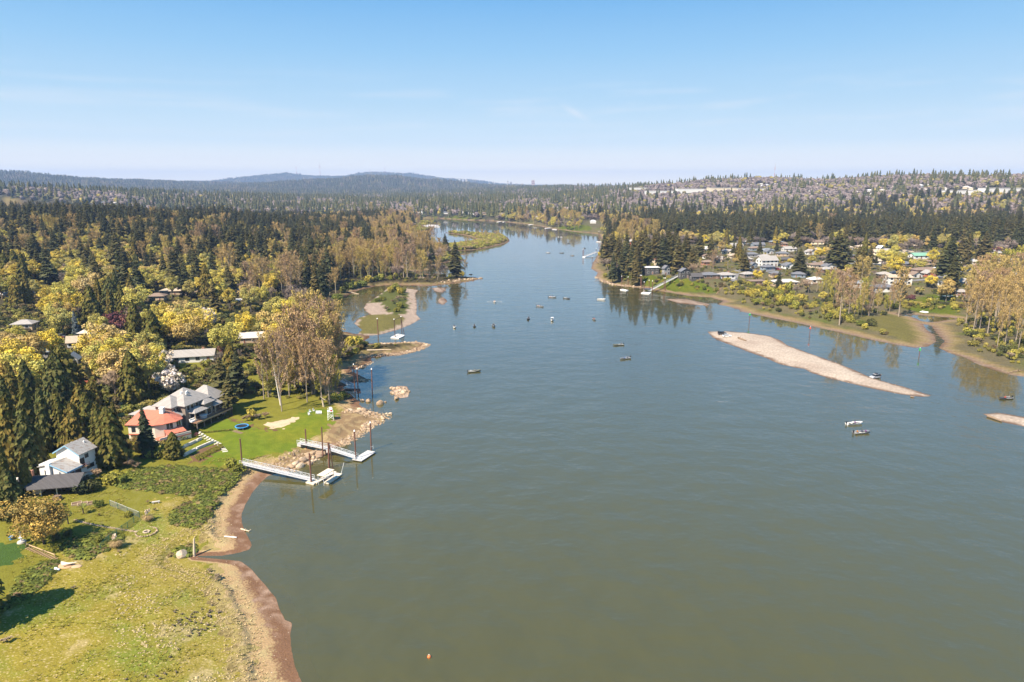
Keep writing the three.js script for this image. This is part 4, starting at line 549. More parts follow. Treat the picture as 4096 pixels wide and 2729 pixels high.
// ------------------------------------------------------------------ the mansion with grey roofs
{
  const O = onLevel('h', 1280, 735, 5.6), t = thing('mansion', 'large taupe mansion with many grey hipped roofs and a long deck', 'house', new THREE.Vector3(O.x, 0, O.z), THREE.MathUtils.degToRad(-18.3)), wl = WM.taupe, rf = RM.grey;
  const vol = (x0, x1, z0, z1, y0, e, r, roof = 'hip') => { part('wall', box(x1 - x0, e - y0, z1 - z0, (x0 + x1) / 2, (e + y0) / 2, (z0 + z1) / 2), wl, t); return part('roof', roof === 'hip' ? hip(x0, x1, z0, z1, e, r, 0.75) : gable(x0, x1, z0, z1, e, r, 0.6, roof), rf, t); };
  vol(-11.5, -5, -3, 3.6, 1, 11, 13.9); const main = vol(-12.2, -2.2, -9.5, 1.0, 1, 11.05, 15.2); vol(-11, -2.0, -17, -9.4, 1, 9.6, 13.6); vol(-4, -0.6, -9.3, -5.6, 5, 9.9, 11.6); vol(-23, -12.5, -5, 2.5, 1, 6.6, 8.7); vol(-19, -12, -9, -4.9, 1, 7.0, 9.2);
  part('roof', hip(-3.2, 0.1, -5.5, -0.5, 8.4, 9.7, 0.6), rf, t); part('roof', hip(-3.0, 0.2, -13.5, -9.2, 8.3, 9.5, 0.6), rf, t);
  { const g = new THREE.ConeGeometry(2.7, 1.5, 8); g.rotateY(0.39); g.translate(-4.4, 9.1, 3.2); part('turret_roof', g, rf, t); const c = new THREE.CylinderGeometry(2.1, 2.1, 7.4, 8); c.rotateY(0.39); c.translate(-4.4, 4.7, 3.2); part('turret_wall', c, wl, t); for (let k = 0; k < 3; k++) { const a = 0.1 + k * 0.785; const w = part('window', box(1.1, 1.9, 0.1), frameW, t); w.position.set(-4.4 + Math.sin(a) * 2.02, 6.9, 3.2 + Math.cos(a) * 2.02); w.rotation.y = a; part('pane', box(0.95, 1.75, 0.05, 0, 0, 0.05), glass, w); } }
  const dk = part('deck', box(3.4, 0.3, 16.6, -0.1, 5.45, -7.6), deckWood, t); part('fascia', box(0.12, 0.5, 16.6, 1.66, 5.4, -7.6), wood, dk);
  for (let k = 0; k < 6; k++) part('post', box(0.22, 4.6, 0.22, 1.3, 3.0, 0.3 - k * 3.1), wl, t);
  const rail = part('railing', [box(0.06, 0.06, 16.6, 1.55, 6.55, -7.6), ...Array.from({ length: 12 }, (_, k) => box(0.05, 1.0, 0.05, 1.55, 6.1, 0.6 - k * 1.49)), box(3.2, 0.06, 0.06, 0, 6.55, 0.65)], frameD, t);
  for (const [x, y, z] of [[0.0, 7.0, -0.7], [0.0, 7.0, -5.3], [0.0, 7.0, -9.6], [0.0, 7.0, -13.2]]) part('porch_column', box(0.3, 2.8, 0.3, x, y, z), WM.tan, t);
  for (const z of [-1.6, -3.6, -7.4, -11.2, -14.8]) windowOn(t, 'x+', z > -5.5 ? -2.2 : z > -9.3 ? -0.6 : -2.0, z, 5.9, 1.7, 2.1, frameW); for (const z of [-2, -4, -0.3]) windowOn(t, 'x+', -2.2, z, 9.1, 1.1, 1.5, frameW); for (const z of [-11.4, -12.8, -14.2]) windowOn(t, 'x+', -2.0, z, 8.2 - 0.2, 1.0, 1.2, frameW); for (const z of [2.6, 1.4]) windowOn(t, 'x+', -5, z, 9, 0.9, 1.4); for (const z of [-2, -6, -10, -14]) windowOn(t, 'x+', -2.0, z, 2.6, 1.4, 2.0, frameW); windowOn(t, 'z+', 3.6, -8, 8.9, 1.4, 1.4); for (const x of [-20, -17, -14]) windowOn(t, 'z+', 2.5, x, 4.2, 1.6, 1.4);
  for (const [x, z] of [[-6, -2], [-5.2, -3.6], [-4.6, -2.6]]) part('roof_vent', box(0.45, 0.9, 0.45, x, 14.0, z), white, main);
  const sofa = thing('deck_sofa', 'white cushioned sofa on the near end of the mansion deck', 'sofa', t.localToWorld(new THREE.Vector3(-0.5, 5.6, -0.2)), t.rotation.y); part('seat', box(1.0, 0.45, 2.2, 0, 0.25, 0), white, sofa); part('backrest', box(0.3, 0.9, 2.2, -0.5, 0.5, 0), white, sofa);
  const tub = thing('hot_tub', 'pale covered hot tub on the mansion deck', 'hot tub', t.localToWorld(new THREE.Vector3(-0.1, 5.6, -4.2)), t.rotation.y); part('shell', new THREE.CylinderGeometry(1.15, 1.1, 0.85, 14).translate(0, 0.43, 0), M(0.3, 0.36, 0.42), tub); part('cover', new THREE.CylinderGeometry(1.2, 1.2, 0.14, 14).translate(0, 0.93, 0), M(0.6, 0.66, 0.72), tub);
  FOOT.push([O.x - 6, O.z - 6, 13], [O.x - 16, O.z + 4, 9]);
}
// ------------------------------------------------------------------ the red-roofed villa
{
  const c = [-110.5, -203], t = thing('villa', 'cream villa with red tile roofs and tall bay windows', 'house', new THREE.Vector3(c[0], 0, c[1])), P = (a) => a.map(([x, z]) => [x - c[0], z - c[1]]), tile_ = RM.red, st = WM.stucco;
  const foot = P([[-117.2, -197.6], [-108.9, -197.2], [-106.6, -198.2], [-104.2, -200.6], [-103.6, -203.2], [-107.2, -208.2], [-119.6, -210.4]]), grow = (f, k) => f.map(([x, z]) => [x * k, z * k]);
  part('wall', poly(foot, 1, 8.6), st, t);
  const rf = part('roof', polyRoof(grow(foot, 1.1), P([[-114.2, -203.6], [-108.2, -202.4]]), 8.5, 11.4), tile_, t);
  part('chimney', box(1.2, 3.2, 1.2, 2.0, 10.9, 1.2), white, rf); part('chimney_cap', box(1.45, 0.25, 1.45, 2.0, 12.6, 1.2), white, rf);
  // terrace wing in front of the bay, with its own lower red roof, arches and columns
  const w = P([[-108.9, -196.6], [-106.2, -194.4], [-99.9, -201.2], [-103.0, -204.2]]); part('terrace_wall', poly(w, 1, 4.3), st, t); part('terrace_floor', poly(grow(w, 1.0).map(([x, z]) => [x * 1.02, z * 1.02]), 4.3, 4.6), tile_, t);
  const n = [0.733, 0.680], e0 = [-106.2 - c[0], -194.4 - c[1]], e1 = [-99.9 - c[0], -201.2 - c[1]];
  for (let k = 0; k < 5; k++) { const s = (k + 0.5) / 5, x = lerp(e0[0], e1[0], s), z = lerp(e0[1], e1[1], s), a = part('arch', [box(1.15, 1.7, 0.14, 0, -0.35, 0), new THREE.CylinderGeometry(0.575, 0.575, 0.14, 14, 1, false, -Math.PI / 2, Math.PI).rotateX(Math.PI / 2).translate(0, 0.5, 0)], glass, t); a.position.set(x + n[0] * 0.02, 2.6, z + n[1] * 0.02); a.rotation.y = Math.atan2(n[0], n[1]); }
  part('parapet', beam([e0[0], 4.95, e0[1]], [e1[0], 4.95, e1[1]], 0.22, 0.75), st, t);
  part('porch_roof', [tris([[[3.4, 6.9, 4.4], [5.6, 5.6, 6.6], [9.6, 5.6, 2.4], [7.2, 6.9, 0.8]], [[3.4, 6.8, 4.4], [7.2, 6.8, 0.8], [9.6, 5.5, 2.4], [5.6, 5.5, 6.6]]])], tile_, t);
  for (const [x, z] of [[5.4, 6.2], [7.4, 4.2], [9.2, 2.2]]) part('column', bar([x, 4.5, z], [x, 5.65, z], 0.17, 8), white, t);
  // two storey bay windows on the angled end
  for (const [ax, az, bx, bz] of [[-106.6, -198.2, -104.2, -200.6], [-104.2, -200.6, -103.6, -203.2]]) { const mx = (ax + bx) / 2 - c[0], mz = (az + bz) / 2 - c[1], a = Math.atan2(-(bz - az), bx - ax), nx = Math.sin(a), nz = Math.cos(a); for (const [y, h] of [[5.3, 1.3], [7.3, 1.7]]) { const f = part('window', box(2.1, h + 0.25, 0.1), white, t); f.position.set(mx + nx * 0.04, y + 0.2, mz + nz * 0.04); f.rotation.y = a; part('pane', box(0.9, h, 0.05, -0.5, 0, 0.05), glass, f); part('pane', box(0.9, h, 0.05, 0.5, 0, 0.05), glass, f); } }
  for (const [x, y] of [[-5, 6.2], [-2.8, 6.2], [-5, 3], [-2.8, 3], [0.2, 6.2], [0.2, 3]]) windowOn(t, 'z+', 5.55 - (x > -1 ? -0.12 : 0.12), x, y, 1.2, 1.5, frameD);
  part('eave_band', poly(P([[-117, -197.0], [-111.4, -196.9], [-111.4, -197.8], [-117, -197.8]]), 5.5, 5.75), tile_, t);
  FOOT.push([c[0], c[1], 9], [-104, -199, 6]);
}
// ------------------------------------------------------------------ the white three-storey house and the low house beside it
{
  const F = onLevel('w', 985, 1000, 10.2), th = THREE.MathUtils.degToRad(-13), t = thing('white_house', 'tall white house with weathered grey roofs and blue fascia', 'house', new THREE.Vector3(F.x, 0, F.z), th), wl = WM.white;
  const rm = new THREE.MeshStandardMaterial({ map: grainTexture(256, (u, v) => { const k = tile(u, v, 5, 4, 8), l = sst(0.05, 0.4, tile(u, v, 9, 3, 60)), c = mix3([0.30, 0.29, 0.275], [0.19, 0.12, 0.085], l * 0.7), q = 1 + 0.3 * k; return c.map((s) => toS(s * q)); }), roughness: 0.95, bumpMap: courses, bumpScale: 0.04 }); rm.map.repeat.set(0.2, 0.2);
  const blue = M(0.22, 0.42, 0.58, 0.6); t.position.y = 0;
  part('wall', box(7.4, 9.4, 5.2, -4.0, 5.5, -2.9), wl, t); part('gable_wall', gableEnd(-7.68, -0.32, -5.48, -0.32, 10.19, 12.3), wl, t); const rr = part('roof', gable(-7.7, -0.3, -5.5, -0.3, 10.2, 12.4, 0.5), rm, t); part('fascia', [beam([-4, 12.32, 0.24], [0.25, 9.84, 0.24], 0.06, 0.28), beam([-4, 12.32, 0.24], [-8.25, 9.84, 0.24], 0.06, 0.28)], blue, rr);
  part('wall', box(4.4, 6.6, 4.6, -2.1, 4.0, 2.0), wl, t); const r2 = part('roof', tris([[[-4.6, 8.9, -0.28], [-4.6, 8.9, 4.8], [0.6, 7.3, 4.8], [0.6, 7.3, -0.28]], [[-4.6, 8.7, -0.28], [0.6, 7.1, -0.28], [0.6, 7.1, 4.8], [-4.6, 8.7, 4.8]], [[-4.6, 8.7, 4.8], [0.6, 7.1, 4.8], [0.6, 7.3, 4.8], [-4.6, 8.9, 4.8]], [[0.6, 7.1, 4.8], [0.6, 7.1, -0.28], [0.6, 7.3, -0.28], [0.6, 7.3, 4.8]]]), rm, t); part('fascia', [beam([-4.6, 8.74, 4.84], [0.62, 7.14, 4.84], 0.07, 0.3), beam([0.64, 7.16, 4.84], [0.64, 7.16, -0.2], 0.07, 0.26)], blue, r2);
  part('gable_wall', tris([[[-4.3, 7.2, 4.28], [0.08, 7.2, 4.28], [-4.3, 8.66, 4.28]], [[-4.3, 7.2, -0.2], [-4.3, 7.2, 4.28], [-4.3, 8.66, 4.28], [-4.3, 8.66, -0.2]]]), wl, t);
  part('wall', box(4.6, 7.6, 4.8, -6.7, 4.4, 1.6), wl, t); part('roof', tris([[[-9.4, 7.6, -0.29], [-9.4, 7.6, 4.3], [-4.35, 8.9, 4.3], [-4.35, 8.9, -0.29]], [[-9.4, 7.4, -0.29], [-4.35, 8.7, -0.29], [-4.35, 8.7, 4.3], [-9.4, 7.4, 4.3]], [[-9.4, 7.4, 4.3], [-4.35, 8.7, 4.3], [-4.35, 8.9, 4.3], [-9.4, 7.6, 4.3]]]), rm, t); part('chimney', box(1.3, 9.2, 0.9, -5.3, 4.6, 4.5), white, t);
  windowOn(t, 'x+', -0.3, -2.6, 8.4, 1.0, 0.95, frameD); windowOn(t, 'x+', -0.3, -3.4, 5.2, 2.2, 1.0, frameD); windowOn(t, 'x+', -0.3, -1.0, 6.5, 1.3, 2.2, frameD, 'balcony_door'); const bl = part('balcony', box(1.0, 0.15, 2.4, 0.2, 6.4, -1.2), wood, t); part('railing', [box(0.05, 0.05, 2.4, 0.66, 7.35, -1.2), box(0.05, 0.05, 2.4, 0.66, 6.9, -1.2), ...[-2.3, -1.2, -0.1].map((z) => box(0.05, 1, 0.05, 0.66, 6.9, z))], M(0.4, 0.16, 0.10), bl);
  windowOn(t, 'x+', 0.1, 1.0, 4.2, 1.7, 2.2, frameD); windowOn(t, 'x+', 0.1, 3.1, 4.2, 1.7, 2.2, frameD); part('sill', box(0.5, 0.25, 4.4, 0.32, 3.8, 2.0), white, t); windowOn(t, 'x+', 0.1, 2, 1.6, 2.6, 1.6, frameD); windowOn(t, 'z+', 4.0, -8, 3.2, 0.8, 1.4, frameD); windowOn(t, 'z+', 4.0, -6.8, 5.6, 0.9, 1.0, frameD); windowOn(t, 'z+', 4.3, -1.6, 4.6, 1.0, 1.1, frameD);
  for (const [x, z] of [[-2.6, -4.6], [-5, -3]]) part('roof_vent', box(0.3, 0.5, 0.3, x, 11.9, z), white, rr);
  FOOT.push([F.x - 4, F.z, 7.5]);
  const L = at('w', 560, 1450), b = thing('low_house', 'low house with a dark pitched roof and open carport beside the white house', 'house', L, THREE.MathUtils.degToRad(12));
  part('wall', box(9, 2.7, 6, -4.5, 1.2, -1), WM.stucco, b); part('gable_wall', gableEnd(-9, 4.4, -4, 3.4, 2.6, 3.9, 'x'), WM.stucco, b); const rl = part('roof', gable(-9, 4.5, -4.2, 3.6, 2.62, 4.1, 0.8, 'x'), RM.dark, b); for (const [x, z] of [[4.2, 3.4], [4.2, -3.6], [0.6, 3.4]]) part('carport_post', box(0.2, 2.7, 0.2, x, 1.2, z), white, b); part('chimney', box(1, 2.6, 0.9, -3.5, 3.6, -2.2), WM.brick, rl); windowOn(b, 'z+', 2.0, -5, 0.9, 1.8, 1.2, frameW); windowOn(b, 'z+', 2.0, -2.2, 0.9, 1.4, 1.2, frameW); windowOn(b, 'x+', 0, 0, 0.1, 1, 2, frameW, 'door', doorM);
  FOOT.push([L.x, L.z, 8]);
}
// ------------------------------------------------------------------ the woods: individual trees
// what must stay visible in front of the trees: [x0, y0, x1, y1] in units of 1.7407 pixels of the photograph, and how far away it stands
const CLEAR = [[258, 893, 515, 1060, 260], [84, 1012, 216, 1128, 210], [440, 930, 880, 1115, 260], [168, 690, 226, 722, 400], [352, 652, 478, 690, 480], [500, 664, 606, 702, 430], [556, 760, 610, 788, 340], [400, 796, 492, 828, 320], [60, 786, 128, 812, 330], [0, 650, 70, 684, 470], [94, 594, 140, 640, 560], [150, 760, 200, 778, 350], [788, 640, 1110, 1110, 700], [30, 720, 58, 742, 400]];
const V = 1.7407, KP = { F: 'tall dark green fir', C: 'olive green cedar', S: 'dense dark spruce', M: 'rounded yellow spring maple', G: 'pale green leafing tree', T: 'tall tan budding cottonwood', B: 'leafless grey brown tree', W: 'white blossoming cherry tree', P: 'purple leaved plum tree', O: 'orange leaved tree', U: 'green shrub', D: 'dark evergreen shrub', R: 'leafless twiggy shrub', Y: 'yellow green willow bush' };
const PLACES = [
  [-200, 900, 115, 1180, 'left of the white house'], [115, 900, 190, 1060, 'close behind the white house'], [190, 900, 300, 1060, 'between the white house and the villa'], [300, 900, 440, 1080, 'in front of the villa'], [440, 820, 560, 960, 'beside the mansion'], [-400, 1180, 200, 1400, 'at the left edge beside the meadow'],
  [0, 430, 200, 512, 'on the skyline at the far left of the wood'], [200, 430, 340, 545, 'in the left part of the ridge wood'], [340, 430, 480, 545, 'in the middle of the ridge wood'], [480, 430, 620, 560, 'in the right half of the ridge wood'], [620, 430, 775, 640, 'at the river end of the ridge wood'],
  [775, 470, 870, 665, 'in the stand behind the lagoon'], [870, 470, 1010, 665, 'on the shore beyond the lagoon'], [0, 512, 160, 640, 'on the slope at the left edge above the houses'], [160, 512, 320, 640, 'on the left slope below the ridge wood'], [320, 545, 480, 650, 'on the middle slope below the ridge wood'], [480, 560, 640, 650, 'on the slope left of the river firs'],
  [0, 640, 160, 760, 'left of the small tan gabled house'], [160, 640, 320, 760, 'around the small tan gabled house'], [320, 650, 500, 760, 'below the long tan roofs'], [500, 650, 660, 760, 'around the white terrace'], [660, 640, 830, 760, 'above the bend of the lagoon'],
  [0, 760, 130, 900, 'by the left edge above the dark cedars'], [130, 760, 260, 900, 'between the blue grey roofs and the hedge row'], [260, 760, 400, 900, 'behind the hedge row'], [400, 760, 540, 910, 'between the grey bungalow and the mansion'], [540, 760, 660, 920, 'around the white roofed house above the lawn'], [660, 760, 830, 930, 'on the bank by the broken gangway'],
  [1340, 430, 1480, 512, 'in the left end of the dark belt beyond the suburb'], [1480, 430, 1640, 512, 'in the dark belt behind the river point'], [1640, 430, 1800, 512, 'in the middle left of the dark belt'], [1800, 430, 1960, 512, 'in the middle of the dark belt'], [1960, 430, 2120, 512, 'in the middle right of the dark belt'], [2120, 430, 2260, 550, 'in the tall wood at the right'], [2260, 430, 2400, 550, 'in the tall wood at the right edge'],
  [1340, 512, 1440, 650, 'on the tip of the river point'], [1440, 512, 1520, 650, 'on the river point among the tall firs'], [1520, 512, 1620, 650, 'on the river point above the long gangway'], [1620, 512, 1740, 600, 'behind the houses near the river point'], [1740, 512, 1880, 600, 'between the gardens in the middle of the suburb'], [1880, 512, 2010, 600, 'beside the tall garden fir in the suburb'], [2010, 512, 2130, 600, 'around the great bare tree in the suburb'], [2130, 512, 2400, 600, 'among the houses at the right edge'],
  [1620, 600, 1780, 720, 'on the bank right of the long gangway'], [1780, 600, 1900, 720, 'behind the willows on the right bank'], [1900, 600, 2000, 760, 'on the flat behind the sandbar'], [2000, 600, 2110, 760, 'left of the creek mouth'], [2110, 600, 2230, 680, 'above the green bank by the creek'], [2190, 580, 2290, 840, 'right of the creek mouth'], [2290, 580, 2420, 860, 'at the right edge beyond the creek'],
];
const placeOf = (x, y) => { for (const p of PLACES) if (x >= p[0] && x < p[2] && y >= p[1] && y < p[3]) return p[4]; return x < 1100 ? 'in the wood on the left bank' : 'in the wood on the right bank'; };
const HEIGHT = { F: [23, 33], C: [17, 24], S: [14, 20], M: [13, 19], G: [12, 18], T: [24, 33], B: [12, 17], W: [9, 12], P: [7, 9], O: [9, 12], U: [2, 3.4], D: [2, 3.6], R: [2.5, 4.5], Y: [3.4, 5.4] };
const stood = [];
function tryTree(code, x, y, h, force, opts) {     // x, y: where the middle of its crown shows
  const off = h * (code === 'F' || code === 'C' || code === 'S' ? 0.5 : 0.58), pos = hit(x * V, y * V, off), dist = Math.hypot(pos.x, pos.z), [sd] = shoreAt(pos.x, pos.z);
  if (sd < 3 || dist > 2200) return null;
  for (const s of stood) if (Math.abs(s[0] - pos.x) < 2.6 && Math.abs(s[1] - pos.z) < 3.2 && !force) return null;
  if (!force) {
    const a = project(pos.x, pos.y, pos.z), b = project(pos.x, pos.y + h, pos.z), w = h * (code === 'F' ? 0.15 : code === 'T' ? 0.17 : 0.32) * FPX / a[2] / V, X = a[0] / V, y1 = a[1] / V, y0 = b[1] / V;
    for (const c of CLEAR) if (dist < c[4] + 4 && X + w * 0.8 > c[0] && X - w * 0.8 < c[2] && y1 > c[1] + 3 && y0 < c[3] - 2) return null;
  }
  if (!force) for (const f of FOOT) if ((f[0] - pos.x) ** 2 + (f[1] - pos.z) ** 2 < (f[2] + 1) ** 2) return null;
  stood.push([pos.x, pos.z]); const where = placeOf(x, y);
  return plant(code, pos, h, `${KP[code]} ${where}`, `${KIND[code].name.replace(/_/g, ' ')}s ${where}`, opts);
}
const count = {}; 
function treeMap(x0, y0, dx, dy, rows) {
  rows.forEach((row, j) => [...row].forEach((ch, i) => {
    if (!KIND[ch]) return; const n = y0 + j * dy > 700 && 'CT'.includes(ch) ? 1 : y0 + j * dy > 640 && ch === 'M' ? 1 + (TR() < 0.6 ? 1 : 0) : y0 + j * dy < 520 ? 2 : 1 + (TR() < 0.45 ? 1 : 0);
    for (let k = 0; k < n; k++) { if ((count[ch] || 0) >= 296) return; const [a, b] = HEIGHT[ch]; if (tryTree(ch, x0 + (i + 0.15 + 0.7 * TR() + (k ? 0.3 : 0)) * dx, y0 + (j + TR() - 0.5) * dy, lerp(a, b, TR()))) count[ch] = (count[ch] || 0) + 1; }
  }));
}
treeMap(0, 886, 40, -22, [
  'CCCC.CBC..CBCCCTTTTT', 'MMCC..BCCW.CTCCTTTTT', 'MMCC.MMMMW..TCCTTTTT', 'MMCC.MMMMW..BCCT.TTT', 'MMMB.MMMMM..BF.M.MTT', 'MMB..MMCCMMMMFM.MMTT', 'MBB..MPCCMMBFCMMMMTT', 'BB.MCSPCMMMWFCMMMMTT', 'C.MMBCCBMMMMMFFMMMBB', 'CCMMMCCMMCMMFMMMBBB',
  'CC.MMCCCMMMFMMMBBBFF', 'CCCBMMBFMMMCMFTMMFFMG', 'CCCBMMBCMFMMMCTTTFFTTTGG', 'CCBBMMFCMTGGTFTFFFFTTTTTT', 'BCBMMMFCMMTTTGFFFFFTTTTTT', 'CCFMFMBFFMMTTFFFFFFTTGTTT', 'CMFFFMMFFMMTFFFFFFFTGFTTT', 'MMMFFFFFMFFFFFFFFFFTTFFTT', 'MMFFFFFFFFFFFFFFFFF..TTT', 'F.FFF.FFFFFFFFFFFFF']);
const CLEAR_LEFT = CLEAR.length;
CLEAR.push([1475, 634, 1572, 690, 580], [1598, 600, 1680, 690, 640], [1625, 596, 1700, 640, 600], [1690, 560, 1780, 650, 560], [1780, 555, 1900, 660, 520], [1850, 560, 1910, 600, 600], [1990, 590, 2130, 620, 520], [1985, 618, 2120, 690, 470], [2120, 530, 2353, 582, 700], [2080, 655, 2210, 742, 430], [1660, 505, 1700, 540, 900], [1740, 520, 1800, 545, 820], [1950, 540, 2000, 562, 720], [2055, 572, 2100, 592, 600], [2130, 640, 2200, 675, 450], [1340, 505, 1378, 660, 1400]);
treeMap(1360, 673, 40, -22, ['........YYYY..TTTT....TTT', 'G.........M.....T...M.TTT', 'GFFF.........M.TT.T.FFTTT', 'FFFFFF...F..F..F.M..F.T..', 'FFFFFFF..F...M.F.M.M.F.F.', 'FFFFFFFMCFF..FFC.MBMCF.F.', 'FTTFFMMFCFCFTFCFMFMFFFFFF', 'FTTTFBMFFFFMFTFFFFFMFFFFF', 'FFTFMFBMFMFFBMFFFFMFFFFFF', 'FFFFFFFFFMFFFFFFFFFFFFFFF', '.FFFFFFFFFFFFFFFFFFFFFFFF']);
